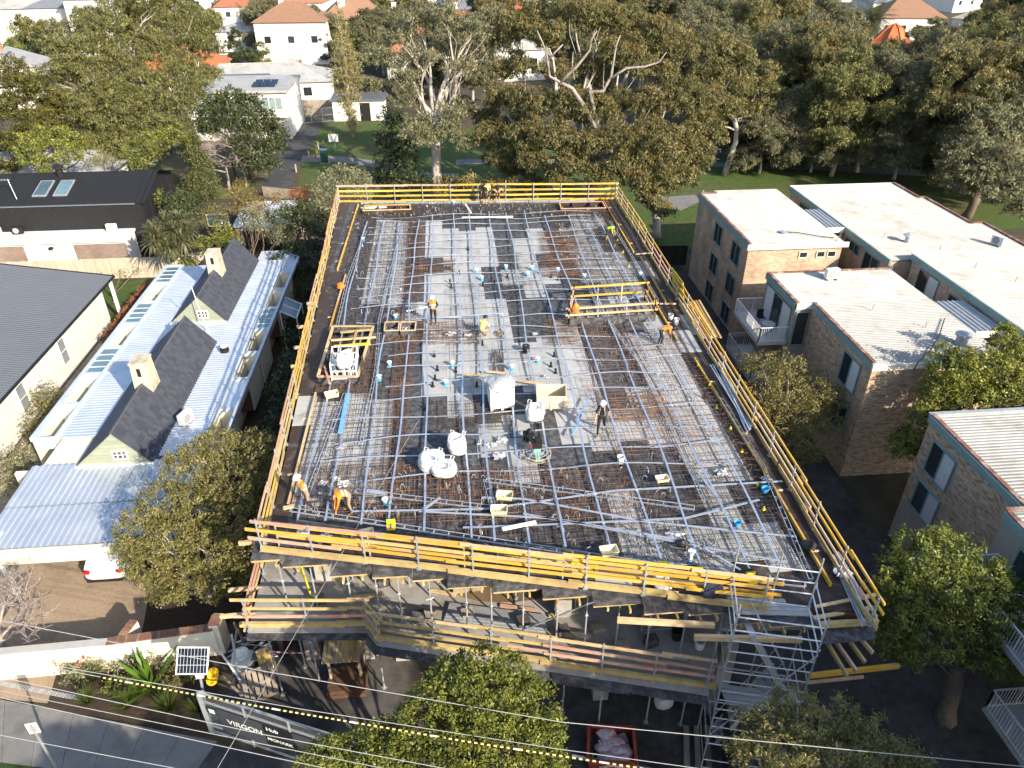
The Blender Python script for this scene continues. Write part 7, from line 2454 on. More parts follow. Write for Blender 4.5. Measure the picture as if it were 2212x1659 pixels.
for k in range(9):
	a=P(1792+k*3+rt_.uniform(-3,3),1195+rt_.uniform(-5,5),ZD+.05+.02*(k % 3))
	b=P(1862+k*3+rt_.uniform(-3,3),1345+rt_.uniform(-20,15),ZD+.05+.02*(k % 3))
	MB().beam(a,b,.04,.03).build('rod',m_galv,db)
tp=thing('timber_pack','pack of yellow and grey timbers on the right walkway below the yellow sheet','timber stack',tuple(P(1490,690,ZD)))
for k in range(8):
	a=P(1468+k*6,657-k*1.2,ZD+.05+.07*(k % 2))
	b=P(1515+k*6,735-k*1.2+rt_.uniform(-6,6),ZD+.05+.07*(k % 2))
	MB().beam(a,b,.1,.07).build('timber',rt_.choice([m_lvl,m_pale,m_ochre,m_lvl]),tp)
br=thing('loose_rods','loose rusty rods along the near right walkway','rebar',tuple(P(1690,1040,ZD)))
for k in range(7):
	a=P(1655+k*2.5,970,ZD+.04+.015*k)
	b=P(1752+k*3+rt_.uniform(-4,4),1135+rt_.uniform(-20,20),ZD+.04)
	MB().tube(a,b,.014,n=4).build('rod',m_rebar,br)
ys=thing('yellow_sheet','yellow form sheet standing against the right guard rail','sheet',tuple(P(1465,640,ZD)))
a,b=P(1450,618,ZD+.1),P(1474,652,ZD+.1)
d=(b-a).normalized()
n_=Vector((d.y,-d.x,0))
c=(a+b)/2+Z3*.62
m_ysheet=M('yellow_sheet_paint',(.50,.42,.03),.55,.12,3)
MB().obox(c,(b-a)/2,Z3*.62+n_*.1,n_*.012).build('panel',m_ysheet,ys)
for k in range(11):
	MB().obox(c-n_*.022+Z3*(-.55+k*.11)+n_*(-.55+k*.11)*.16,(b-a)/2,Z3*.012,n_*.008).build('rib',M('yellow_rib',(.30,.26,.03),.6,.1,3),ys)
for k in range(4):
	MB().obox(c-n_*.034+d*(-.45+k*.3)+Z3*(.2-.16*k),d*.05,Z3*.09,n_*.004).build('mark',M('sheet_mark',(.55,.58,.60),.5,.1,3),ys)
def box_frame(label,uv,m):
	q=[P(u,v,ZD) for u,v in uv]
	t=thing('box_form',label,'box form',tuple(q[0]))
	MB().prism([(p.x,p.y) for p in q],ZD+.005,ZD+.03).build('floor',m_formbrown,t)
	for i in range(4):
		MB().beam(q[i]+Z3*.2,q[(i+1) % 4]+Z3*.2,.06,.36).build('side',m_formbrown,t)
		MB().beam(q[i]+Z3*.41,q[(i+1) % 4]+Z3*.41,.1,.05).build('rim_board',m[i],t)
	for k in (.3,.7):
		MB().beam(q[0].lerp(q[1],k)+Z3*.3,q[3].lerp(q[2],k)+Z3*.3,.08,.2).build('brace',m_formply,t)
box_frame('brown box form with orange rim at the far left end of the deck',[(785,466),(888,463),(886,453),(790,455)],[m_pale,m_pale,m_lvl,m_lvl])
box_frame('brown box form with pink rim at the far right end of the deck',[(1212,462),(1308,460),(1300,446),(1208,448)],[m_pink,m_pink,m_pink,m_lvl])
for i,(u0,v0,u1,v1) in enumerate(((780,450,835,447),(1240,440,1292,438))):
	a,b=P(u0,v0,ZD+.25),P(u1,v1,ZD+.25)
	sp_=thing('hose_roll',['long pale green spiral sleeve at the far left edge','long pale green spiral sleeve at the far right edge'][i],'sleeve',tuple(a))
	MB().tube(a,b,.09,n=10).build('sleeve_body',M('pale_green_sleeve',(.50,.62,.45),.6,.1,4),sp_)
	for k in range(12):
		c=a.lerp(b,(k+.5)/12)
		MB().tube(c,c+(b-a).normalized()*.05,.1,n=10).build('band',m_white,sp_)
for i,(u,v,s,m,lab) in enumerate(((1062,962,.30,m_clear,'crumpled clear film, left of the clear boxes'),(1085,952,.34,m_clear,'crumpled clear film nearest the white crate'),(1078,985,.36,m_clear,'crumpled clear film lying lowest on the grey sheet'),(1040,957,.25,m_clear,'small clump of film beside the upright bulk bag'),
	(738,968,.3,m_clear,'crumpled film on the near left bay'),(725,1035,.3,m_clear,'crumpled film left of the bending worker'),(742,1046,.32,m_whiteplastic,'white wrapped bundle behind the bending worker'),(700,1045,.25,m_clear,'crumpled film beside the standing near worker'),
	(1558,1022,.36,m_clear,'crumpled film near the right edge truss'),(1460,1160,.42,m_clear,'bluish crumpled film beside the black bag'),(1180,815,.2,m_clear,'small film scrap above the open crate'),(1155,722,.2,m_clear,'small film scrap right of the kneeling worker'),
	(975,722,.35,m_clear,'film heaped left of the kneeling worker'),(1010,725,.25,m_clear,'film scrap beside the kneeling worker'),(850,716,.4,m_clear,'film heaped in the timber bins beside the shaft'),(880,712,.35,m_whiteplastic,'white film heaped in the right timber bin'),
	(700,1165,.40,m_clear,'film stuffed behind the front rail at the left'),(790,1180,.42,m_clear,'film stuffed behind the front rail, second heap'),(655,1150,.3,m_whiteplastic,'white scrap behind the front rail at the far left'),(1245,1235,.35,m_clear,'film scrap behind the middle front rail'),
	(1820,1238,.4,m_clear,'film on the right walkway by the scaffold'),(1655,1035,.25,m_whiteplastic,'white scrap on the right walkway'))):
	fr_=random.Random(200+i)
	p=P(u,v,ZD+.10)
	b=MB()
	NG=7
	for a_ in range(NG):
		for c2 in range(NG):
			x_,y_=(a_/(NG-1)-.5)*2,(c2/(NG-1)-.5)*2
			e_=1-.55*max(abs(x_),abs(y_))**2
			b.v.append((p.x+s*(x_*.75+fr_.uniform(-.2,.2)),p.y+s*(y_*.65+fr_.uniform(-.2,.2)),p.z+s*.55*e_*fr_.uniform(.0,1)))
	for a_ in range(NG-1):
		for c2 in range(NG-1):
			if (a_ in (0,NG-2) and c2 in (0,NG-2)):
				continue
			q0=a_*NG+c2
			b.f.append((q0,q0+NG,q0+NG+1,q0+1))
			b.m.append(0)
	tag(b.build('plastic_film',m),lab,'plastic film','plastic scraps on the deck')
crumple('tool_bag','black bag lying on the grey sheets near the scaffold tower',P(1472,1178,ZD+.1),.22,.14,.13,301,m_blackplastic,'bag',.5,3)
crumple('tool_bag','black bag of gear on the near right walkway',P(1745,1185,ZD+.05),.24,.18,.18,302,m_blackplastic,'bag',.5,3)
crumple('jacket','dark navy jacket with a white stripe hung at the front rail',P(1535,1290,ZD+.15),.3,.12,.4,303,M('navy_cloth',(.03,.035,.06),.9,.2,4),'jacket',.5,3)
crumple('hi_vis_jacket','orange vest draped on the stair opening rail',P(1243,676,ZD+.75),.17,.10,.3,304,m_orange,'vest',.5,3)
tag(MB().lathe([(.05,0),(.26,.06),(.2,.3),(.05,.34)],tuple(P(737,622,ZD+.15)),9).build('hose_reel',m_orange),'round orange hose reel on the left edge form','hose reel')
hr=[o for o in bpy.data.objects if o.name=='hose_reel'][0]
pw_=thing('vent_pipe','tall white vent pipe with a round cap near the scaffold tower','pipe',tuple(P(1490,1215,ZD)))
q=P(1490,1215,ZD)
MB().tube(q,q+Z3*.5,.07,n=10).build('shaft',m_white,pw_)
MB().lathe([(.13,.5),(.14,.53),(.12,.56)],tuple(q),14).build('cap',m_white,pw_)
MB().lathe([(.1,0),(.1,.12)],tuple(q),12).build('socket',m_blue,pw_)
for i,(u,v) in enumerate(((845,1140),(1432,1232),(1622,1255),(1245,1228),(1282,1235))):
	p=P(u,v,ZD+.1)
	t=thing('formwork_block','yellow plastic formwork head behind the front rail, %s from the left' % ORD[[0,3,4,1,2][i]],'formwork head',tuple(p),0,'yellow formwork heads')
	MB().box(p.x-.16,p.x+.16,p.y-.14,p.y+.14,p.z,p.z+.12).build('block',m_yellow,t)
	MB().box(p.x-.16,p.x+.16,p.y+.1,p.y+.14,p.z+.12,p.z+.3).build('lip',m_yellow,t)
	MB().box(p.x-.02,p.x+.02,p.y-.16,p.y+.1,p.z+.121,p.z+.14).build('slot',m_blackplastic,t)
for i,(u,v) in enumerate(((1445,722),(1520,790),(1545,832),(1560,880),(1590,925),(1615,975),(1648,1048),(1662,1100),(1340,520),(1352,545),(1365,575),(1395,600),(1408,625),(1420,650))):
	p=P(u-(12 if v>700 else 6),v,ZD+.12)
	o=MB().obox(p,Vector((.05,0,.0)),Vector((0,.04,0)),Z3*.035)
	o.lathe([(.03,.05),(.03,.12)],tuple(p),6)
	tag(o.build('bar_chair',m_yellow),'small yellow cap along the right edge form, %s' % ['seventh from the far end','eighth from the far end','ninth from the far end','tenth from the far end','eleventh from the far end','twelfth from the far end','thirteenth from the far end','nearest the scaffold','first from the far end','second from the far end','third from the far end','fourth from the far end','fifth from the far end','sixth from the far end'][i],'cap','yellow caps along the right edge')
for i,(u0,u1) in enumerate(((832,862),(866,898))):
	q=[P(u0,732,ZD),P(u1,731,ZD),P(u1+2,712,ZD),P(u0+2,713,ZD)]
	t=thing('timber_bin',['left black ply bin of rubbish beside the shaft','right black ply bin of rubbish beside the shaft'][i],'bin',tuple(q[0]))
	for k in range(4):
		MB().beam(q[k]+Z3*.25,q[(k+1) % 4]+Z3*.25,.04,.48).build('side',m_formply,t)
		MB().beam(q[k]+Z3*.5,q[(k+1) % 4]+Z3*.5,.07,.04).build('rim_board',m_pale,t)
# ================================================================== SCAFFOLD STAIR TOWER
sc_=thing('scaffold_tower','galvanised scaffold stair tower at the near right corner of the site','scaffold',(10.5,13.8,0))
SA,SC2=P(1604,1190,9.7),P(1778,1212,9.7)
SB=P(1597,1290,9.1)
xs_=[SA.x-.15,lerp(SA.x,SC2.x,.5),SC2.x]
yb_,yfr=SA.y,SA.y-1.65
ysk=(SC2.y-SA.y)
legs={}
for i,x in enumerate(xs_):
	for j,y in enumerate((yb_,yfr)):
		if i==1 and j==1:
			continue
		yy=y+ysk*(i/2)
		x=xs_[i]-(.42 if j else 0)
		top=(9.8 if j==0 else 9.0)+(0.15 if i==0 else 0)
		MB().tube((x,yy,0),(x,yy,top),.03,n=8).build('standard',m_galv,sc_)
		MB().box(x-.08,x+.08,yy-.08,yy+.08,.0,.02).build('base_plate',m_galv,sc_)
		for z in [0.5+k*.5 for k in range(17)]:
			pass
		legs[(i,j)]=(x,yy)
def led(a,b,z,dz=0.0):
	MB().tube((legs[a][0],legs[a][1],z),(legs[b][0],legs[b][1],z+dz),.025,n=6).build('ledger',m_galv,sc_)
for z in (.5,1.0,2.0,2.5,3.0,3.5,4.0,4.5,5.0,5.5,6.0,6.5,7.0,7.5,8.0,8.6):
	led((0,1),(2,1),z)
for z in (2.0,4.0,6.0,7.6,8.2,8.7,9.2):
	led((0,0),(2,0),z)
for z in (1.0,2.0,3.0,4.0,5.0,6.0,7.0,7.6,8.2,8.7):
	led((0,0),(0,1),z)
	led((2,0),(2,1),z)
MB().tube((legs[(0,1)][0],legs[(0,1)][1]-.05,2.6),(legs[(2,1)][0],legs[(2,1)][1]-.05,7.4),.025,n=6).build('brace',m_galv,sc_)
MB().tube((legs[(2,0)][0]+.05,legs[(2,0)][1],2.6),(legs[(2,1)][0]+.05,legs[(2,1)][1],5.0),.025,n=6).build('brace',m_galv,sc_)
for (x,y) in legs.values():
	for z in (2.0,4.0,6.0,7.6,8.7):
		MB().lathe([(.06,-.03),(.06,.03)],(x,y,z),8).build('coupler',m_galv_dull,sc_)
def stage(x0,x1,y0,y1,z):
	n=4
	for k in range(n):
		a,b=lerp(y0,y1,k/n),lerp(y0,y1,(k+1)/n)
		MB().hexa([(x0,a+.01,z),(x1,a+.01+ysk*.5,z),(x1,b-.01+ysk*.5,z),(x0,b-.01,z),(x0,a+.01,z+.05),(x1,a+.01+ysk*.5,z+.05),(x1,b-.01+ysk*.5,z+.05),(x0,b-.01,z+.05)]).build('deck_plank',M('scaffold_deck',(.38,.38,.37),.6,.15,6),sc_)
stage(xs_[0],xs_[2],yfr+.95,yb_,7.55)
stage(xs_[1],xs_[2],yfr+.1,yfr+.9,4.0)
stage(xs_[0],xs_[1],yfr+.1,yfr+.9,4.0)
def flight(x0,x1,y,z0,z1,w=.6):
	f=MB()
	for s in (0,w):
		MB().beam((x0,y+s,z0),(x1,y+s,z1),.04,.18).build('stringer',M('alloy',(.55,.56,.57),.4,.1,4,metal=.4),sc_)
		MB().tube((x0,y+s,z0+.9),(x1,y+s,z1+.9),.02,n=6).build('handrail',MATS['alloy'],sc_)
	n=12
	for k in range(n):
		t=(k+.5)/n
		x,z=lerp(x0,x1,t),lerp(z0,z1,t)
		MB().box(x-.11,x+.11,y+.02,y+w-.02,z-.015,z+.015).build('tread',MATS['alloy'],sc_)
flight(xs_[0]+.3,xs_[2]-.4,yfr+.15,7.5,4.1)
flight(xs_[2]-.3,xs_[0]+.5,yfr+.95,4.0,.3)
for (u0,v0,u1,v1,z) in ((1770,1345,1895,1345,7.3),):
	pass
eo=thing('corner_outrigger','shaded timbers and ply sticking out right of the scaffold tower','platform',(13,13,ZD))
for (u0,v0,u1,v1,z0,w,h,m) in ((1770,1350,1896,1342,7.35,.14,.2,m_ochre),(1760,1312,1890,1285,7.6,.1,.1,m_pale),(1755,1335,1885,1312,7.5,.1,.1,m_pale),(1745,1460,1942,1438,5.0,.12,.18,m_lvl),(1740,1475,1865,1462,4.6,.08,.1,m_pale),
	(1785,1385,1830,1460,6.6,.09,.14,m_ochre),(1805,1385,1850,1450,6.6,.09,.14,m_pink),(1830,1378,1868,1430,6.6,.09,.14,m_ochre),(1855,1375,1885,1410,6.7,.09,.14,m_pale)):
	MB().beam(P(u0,v0,z0),P(u1,v1,z0),w,h).build('timber',m,eo)
MB().prism([(p.x,p.y) for p in (P(1770,1390,7.2),P(1893,1378,7.2),P(1890,1352,7.2),P(1775,1352,7.2))],7.12,7.15).build('ply_sheet',m_formply,eo)
a,b=P(1130,1360,ZL+.05),P(1320,1285,ZD-.3)
tag(MB().tube((a.x,a.y,ZL+.02),b,.03,n=8).build('push_pull_brace',m_galv),'long white diagonal tube across the storey below the deck','brace')
for i,(u,v,lab) in enumerate(((700,1255,'left grey pile of prop parts'),)):
	pass
yt=thing('lifting_strap','yellow lifting strap hanging under the deck at the left','strap',tuple(P(668,1270,ZL)))
a=P(668,1290,ZL)
MB().path([a+Vector((-.2,.2,2.4)),a+Vector((-.1,.1,1.6)),a+Vector((0,0,.9)),a+Vector((.1,-.1,.3)),a+Vector((.35,-.2,.02))],.04,4).build('webbing',m_yellow,yt)
for i,(u,v,s) in enumerate(((722,1236,.5),(845,1245,.55),(1010,1262,.6))):
	p=P(u,v,ZL)
	o=MB().obox(p+Z3*.2,Vector((s,.05,0)),Vector((-.03,s*.7,0)),Z3*.2).build('covered_pallet',M('wet_ply',(.28,.24,.16),.8,.2,2))
	tag(o,['leftmost ply covered upstand on the lower slab','middle ply covered upstand on the lower slab','rightmost ply covered upstand on the lower slab'][i],'upstand')
px=P(1110,1262,ZL)
tag(MB().lathe([(1.0,0),(1.0,.004)],(px.x,px.y,ZL+.004),20,0,2.4,.9).build('wet_patch',M('wet_concrete',(.15,.105,.06),.5,.25,1.2)),'brown wet patch on the sunlit lower slab','puddle')
tr=thing('steel_trestle','grey steel trestle frame in the shade on the lower slab','trestle',tuple(P(1440,1345,ZL)))
q=[P(1385,1365,ZL),P(1475,1358,ZL),P(1480,1318,ZL),P(1395,1322,ZL)]
for i in range(4):
	mkpost(q[i],1.6,tr,m_galv_dull)
	for h in (.1,1.55):
		MB().beam(q[i]+Z3*h,q[(i+1) % 4]+Z3*h,.05,.05).build('bar',m_galv_dull,tr)
tag(MB().tube(P(1425,1415,ZL+.08),P(1485,1425,ZL+.08),.07,n=10).build('pipe_length',m_conc),'grey pipe lying on the lower slab behind the lower rail','pipe')
sd_=thing('steel_decking','stacked silver decking sheets behind the lower front rail','sheets',tuple(P(1060,1345,ZL)))
for k in range(4):
	a,b=P(960,1335,ZL),P(1180,1362,ZL)
	MB().beam(a+Vector((.05*k,.12*k,.05+.03*k)),b+Vector((0,.12*k,.05+.03*k)),.5,.025).build('decking_sheet',m_galv,sd_)
# ================================================================== FRONT YARD AND STREET
def pallet_stack(label,u,v,n,w,d,m,rz,tilt=0.0,z=.012):
	p=P(u,v,z)
	t=thing('pallet',label,'pallet',tuple(p),rz,None,local=True)
	for k in range(n):
		for i in range(6):
			MB().box(-w/2+i*w/5.6,-w/2+i*w/5.6+w/7.5,-d/2,d/2,.1+k*.14,.125+k*.14).build('slat',m,t)
		for yy in (-d/2+.05,0,d/2-.05):
			MB().box(-w/2,w/2,yy-.04,yy+.04,k*.14,.1+k*.14).build('bearer',m,t)
	if tilt:
		t.rotation_euler=(tilt,0,rz)
	return t
pallet_stack('weathered pallet leaning on the site fence corner',560,1478,1,1.25,1.3,m_greytim,.35,.35,.3)
pallet_stack('second weathered pallet lying under the leaning one',555,1492,1,1.2,1.2,m_greytim,.5,.1)
tk=thing('plank_stack','stack of pale planks on the site forecourt','timber stack',tuple(P(740,1390,0)))
c=P(748,1425,0.9)
for k in range(9):
	MB().beam(c+Vector((-.75+k*.17,-.7,.75)),c+Vector((-.72+k*.17,.75,.9+rt_.uniform(-.03,.03))),.15,.06).build('plank',rt_.choice([m_pale,m_greytim,m_ochre]),tk)
for s in (-.6,.6):
	for yy in (-.5,.5):
		MB().beam((c.x+s,c.y+yy,.012),(c.x+s,c.y+yy,c.z+.7),.1,.1).build('leg',m_greytim,tk)
tk=thing('sleeper_stack','stack of dark red sleepers below the pale planks','timber stack',tuple(P(752,1470,0)))
c=P(752,1480,.012)
for k in range(5):
	for r_ in range(2):
		MB().beam(c+Vector((-.75,-.5+k*.24,.12+r_*.24)),c+Vector((.8,-.5+k*.24+rt_.uniform(-.02,.02),.12+r_*.24)),.21,.2).build('sleeper',m_darktim,tk)
tpb=thing('barrier_tape','red and white striped tape strung between props','tape',tuple(P(680,1400,1)))
a,b=P(565,1405,1.0),P(692,1408,1.0)
for k in range(16):
	MB().beam(a.lerp(b,k/16)+Z3*-.12*math.sin(math.pi*k/16),a.lerp(b,(k+1)/16)+Z3*-.12*math.sin(math.pi*(k+1)/16),.01,.09).build('stripe',m_red if k % 2 else m_white,tpb)
st2=thing('prop_pile','untidy pile of galvanised props at the left corner of the forecourt','props',tuple(P(545,1395,0)))
for k in range(18):
	c=P(545+rt_.uniform(-22,22),1400+rt_.uniform(-25,25),.1+rt_.uniform(0,.5))
	a=rt_.uniform(-.5,1.2)
	MB().tube(c-Vector((math.cos(a),math.sin(a),rt_.uniform(-.15,.15)))*.7,c+Vector((math.cos(a),math.sin(a),rt_.uniform(-.15,.15)))*.7,.028,n=6).build('tube',m_galv,st2)
bx_=thing('rubbish_tub','broken white tub on a box beside the pallets','tub',tuple(P(530,1432,0)))
q=P(528,1440,0.012)
MB().box(q.x-.4,q.x+.4,q.y-.35,q.y+.35,.012,.6).build('box_body',m_white,bx_)
MB().lathe([(.2,.6),(.33,.68),(.36,.72),(.26,.72),(.18,.62)],(q.x-.05,q.y+.1,0),14).build('seat_ring',m_white,bx_)
tag(MB().obox(P(572,1425,.55),Vector((.25,.1,0)),Vector((-.05,.12,.55)),Vector((.0,.01,0))).build('plywood_offcut',m_ochre),'yellow triangular offcut standing behind the white tub','offcut')
for i,(u0,v0,u1,v1,m,lab) in enumerate(((500,1370,520,1485,m_galv_dull,'steel channel leaning in the fence corner, left one'),(512,1360,498,1440,m_greytim,'grey timber leaning in the fence corner'),(470,1400,540,1500,m_galv,'bright steel angle leaning by the gate post'),(480,1460,530,1510,m_greytim,'short timber leaning behind the gate'),(505,1345,535,1400,m_greytim,'timber pole leaning against the end of the cream wall'))):
	plank(lab,u0,v0,u1,v1,.08,.06,m,z=1.6,z1=.05,name='leaning_pole',cat='pole')
sk=thing('skip_bin','rusty red skip full of rubbish right of the dome tree','skip',tuple(P(1312,1610,0)))
q=[P(1270,1645,1.1),P(1375,1650,1.1),P(1368,1572,1.1),P(1272,1568,1.1)]
q+=[q[3]+Vector((0,0,0))][:0]
for i in range(4):
	a,b=q[i],q[(i+1) % 4]
	ce=sum(q,Vector())/4
	ai,bi=a.lerp(ce,.15),b.lerp(ce,.15)
	MB().add([tuple(a),tuple(b),(bi.x,bi.y,.05),(ai.x,ai.y,.05)],[(0,1,2,3),(3,2,1,0)]).build('side',M('rusty_red',(.30,.06,.035),.8,.3,3,.2),sk)
	MB().beam(a,b,.12,.1).build('rim',MATS['rusty_red'],sk)
ce=sum(q,Vector())/4
MB().prism([(p.lerp(ce,.1).x,p.lerp(ce,.1).y) for p in q],.02,.6).build('floor',m_conc_dirty,sk)
for k in range(26):
	p=q[0].lerp(q[1],rt_.uniform(.12,.88)).lerp(q[3].lerp(q[2],rt_.uniform(.12,.88)),rt_.uniform(.1,.9))
	p.z=.62+rt_.uniform(0,.25)
	kind=k % 4
	lab='rubbish in the skip'
	if kind==0:
		b=MB().path([(p.x+.14*math.cos(j*.7),p.y+.14*math.sin(j*.7),p.z+.05*math.sin(j)) for j in range(9)],.035,6)
		o=b.build('green_hose',M('lime_hose',(.20,.55,.10),.5,.1,3))
		tag(o,'curl of lime green hose in the skip','hose','rubbish in the skip')
	elif kind==1:
		o=crumple('rubbish_bag','white and red cement bag scrap in the skip',p,.28,.2,.12,400+k,M('cement_bag',(.62,.55,.55),.7,.3,3,col2=(.5,.08,.12),fac2=.5,scale2=3),'bag scrap',.8,2)
		o['group']='bag scraps in the skip'
	else:
		o=MB().obox(p,Vector((.2,.06,rt_.uniform(-.1,.1))),Vector((-.05,.15,.05)),Vector((0,0,.05))).build('rubble_block',m_conc)
		tag(o,'grey block rubble in the skip','rubble','block rubble in the skip')
tag(MB().tube(P(1235,1632,.6),P(1420,1665,.6),.06,n=8).build('drain_pipe',m_white),'long white pipe lying across the front of the skip','pipe')
tag(MB().beam(P(1215,1560,0.05),P(1214,1625,.05)+Z3*1.2,.12,.08).build('leaning_plank',m_pale),'pale post standing at the right edge of the dome tree','post')
st3=thing('paver_stack','stack of long grey sleepers right of the skip','timber stack',tuple(P(1510,1600,0)))
for k in range(3):
	a,b=P(1482+k*22,1570,.15),P(1484+k*24,1665,.15)
	MB().beam(a,b,.2,.2).build('sleeper',m_greytim,st3)
fn=thing('dark_fence','dark board fence along the right side of the forecourt','fence',tuple(P(1540,1560,0)))
a,b=P(1545,1535,0),P(1568,1690,0)
for k in range(16):
	p=a.lerp(b,k/16)
	r_=a.lerp(b,(k+1)/16)
	MB().beam((p.x,p.y,.9),(r_.x,r_.y+.01,.9),.03,1.8).build('board',m_fencedark,fn)
ga_,gb2=P(428,1494,2.55),P(760,1600,2.55)
gl=Vector((ga_.x,ga_.y,0))
gr_=Vector((gb2.x,gb2.y,0))
gd=(gr_-gl).normalized()
gn=Vector((gd.y,-gd.x,0))
gt=thing('site_gate','galvanised mesh site gate carrying a grey VIRGON banner','gate',tuple(gl))
GL=(gr_-gl).length+1.2
for k in range(5):
	p=gl+gd*GL*k/4
	MB().beam(p,p+Z3*2.5,.07 if k else .16,.07 if k else .16).build('post',m_galv,gt)
for z in (.12,.5,2.0,2.5):
	MB().beam(gl+Z3*z,gl+gd*GL+Z3*z,.06,.07 if z<2.4 else .1).build('rail',m_galv,gt)
mw=MB()
for k in range(int(GL/.06)):
	p=gl+gd*(.06*k)
	mw.tube(p+Z3*.15,p+Z3*2.5,.004,n=3,cap=False)
for k in range(40):
	mw.tube(gl+Z3*(.15+k*.06),gl+gd*GL+Z3*(.15+k*.06),.004,n=3,cap=False)
mw.build('mesh_wires',M('dark_mesh',(.12,.125,.13),.6,.1,4),gt)['kind']='stuff'
m_banner=M('charcoal_banner',(.055,.06,.07),.7,.1,1)
def on_gate(s,z,off=.06):
	return gl+gd*s+gn*off+Z3*z
s0=(P(470,1520,2.0).xy-gl.xy).length
bn=MB().obox(on_gate(s0+3.2,1.22),gd*3.2,Z3*.68,gn*.006).build('banner',m_banner,gt)
def lettering(text,parent,s,z,size,m,off=.072,name='lettering',tilt=0.0,frame=None,bold=.012):
	cu=bpy.data.curves.new(name,'FONT')
	cu.body=text
	cu.size=size
	cu.align_x='LEFT'
	cu.extrude=.002
	cu.offset=bold*size
	ob=bpy.data.objects.new(name,cu)
	C.objects.link(ob)
	dg=bpy.context.evaluated_depsgraph_get()
	me=bpy.data.meshes.new_from_object(ob.evaluated_get(dg))
	bpy.data.objects.remove(ob)
	o=bpy.data.objects.new(name,me)
	me.materials.clear()
	me.materials.append(m)
	C.objects.link(o)
	if frame is None:
		X,N,p=gd,gn,on_gate(s,z,off)
	else:
		X,N,p=frame
	Yv=N.cross(X)
	mt=Matrix((( X.x,Yv.x,N.x,p.x),(X.y,Yv.y,N.y,p.y),(X.z,Yv.z,N.z,p.z),(0,0,0,1)))
	o.parent=parent
	base=ORG.get(parent.name,(0,0,0))
	o.matrix_local=Matrix.Translation(-Vector(base)) @ mt
	return o
lettering('VIRGON',bn,s0+.36,1.14,.40,m_white)
pb_=MB().obox(on_gate(s0+2.65,1.0,.075),gd*.66,Z3*.30,gn*.006).build('panel',m_blackplastic,gt)
lettering('MONARK',pb_,s0+2.06,.98,.25,m_white,.086)
pb2=MB().obox(on_gate(s0+2.6,1.64,.075),gd*.62,Z3*.26,gn*.006).build('panel',m_blackplastic,gt)
lettering('Hub',pb2,s0+2.1,1.58,.3,m_white,.086)
nb2=MB().obox(on_gate(.42,1.62,.075),gd*.22,Z3*.2,gn*.006).build('notice',M('dark_green_notice',(.03,.06,.05),.6,.1,3),gt)
MB().obox(on_gate(.42,1.65,.084),gd*.12,Z3*.12,gn*.004).build('notice_sheet',m_white,gt)
pp=P(452,1560,0)
ptop=WY(430,1450,pp.y)
sv=thing('solar_panel','white framed solar panel on a pole behind the site gate','solar panel',tuple(pp))
MB().tube(pp,(ptop.x,ptop.y,ptop.z),.05,n=8).build('pole',m_galv,sv)
c=WY(416,1427,pp.y)
ux,vx=Vector((.995,-.09,0)),Vector((.03,.72,.69)).normalized()
nx=ux.cross(vx).normalized()
sc=1/PPM(c)
hw,hh=33*sc,27*sc
cell=MB().obox(c,ux*hw,vx*hh,nx*.02).build('cell_sheet',m_solar,sv)
for s in (-1,1):
	MB().obox(c+ux*s*hw,ux*.025,vx*(hh+.025),nx*.03).build('frame_bar',m_white,sv)
	MB().obox(c+vx*s*hh,ux*hw,vx*.025,nx*.029).build('frame_bar',m_white,sv)
for k in range(1,9):
	MB().obox(c+ux*(hw*(2*k/9-1))+nx*.022,ux*.004,vx*(hh-.03),nx*.002).build('grid_line',m_white,sv)
for k in range(1,3):
	MB().obox(c+vx*(hh*(2*k/3-1))+nx*.0225,ux*(hw-.03),vx*.006,nx*.002).build('grid_line',m_white,sv)
MB().box(ptop.x-.14,ptop.x+.14,ptop.y-.1,ptop.y+.1,ptop.z-.3,ptop.z+.1).build('battery_box',m_white,sv)
for i,(u,v) in enumerate(((460,1455),(458,1468))):
	p=P(u,v,1.5-.4*i)
	t=thing('slow_bat',['upper yellow SLOW disc hanging by the gate post','lower yellow SLOW disc half hidden by the upper one'][i],'sign',tuple(p))
	X=Vector((.2,.25,.95)).normalized()
	N=Vector((.3,-.75,.5))
	N=(N-X*N.dot(X)).normalized()
	Yv=N.cross(X)
	b=MB()
	n=20
	b.add([tuple(p+(X*.3*math.cos(k*2*math.pi/n)+Yv*.22*math.sin(k*2*math.pi/n))+N*.01) for k in range(n)]+[tuple(p+(X*.3*math.cos(k*2*math.pi/n)+Yv*.22*math.sin(k*2*math.pi/n))-N*.01) for k in range(n)],
	[tuple(range(n)),tuple(reversed(range(n,2*n)))]+[(k,n+k,n+(k+1) % n,(k+1) % n) for k in range(n)])
	ds=b.build('disc',M('slow_yellow',(.85,.50,.02),.5,.05,3),t)
	lettering('SLOW',ds,0,0,.17,m_blackplastic,frame=(X,N,p-X*.22-Yv*.06+N*.013))
def capped_wall(label,a,b,h,th=.32,capm=None,step=.115):
	a,b=Vector((a[0],a[1],0)),Vector((b[0],b[1],0))
	d=(b-a).normalized()
	s=Vector((-d.y,d.x,0))
	t=thing('front_wall',label,'wall',tuple((a+b)/2))
	MB().obox((a+b)/2+Z3*h/2,(b-a)/2,s*th/2,Z3*h/2).build('wall_body',m_cream,t)
	L=(b-a).length
	if capm:
		n=int(L/step)
		for k in range(n):
			p=a+d*(step*(k+.5))+Z3*(h+.035)
			MB().obox(p,d*(step/2-.006),s*(th/2+.02),Z3*(.034+rt_.uniform(-.002,.002))).build('brick',m_capbrick,t)
	else:
		MB().obox((a+b)/2+Z3*(h+.02),(b-a)/2,s*(th/2+.02),Z3*.02).build('coping',M('grey_coping',(.40,.39,.37),.9,.12,2),t)
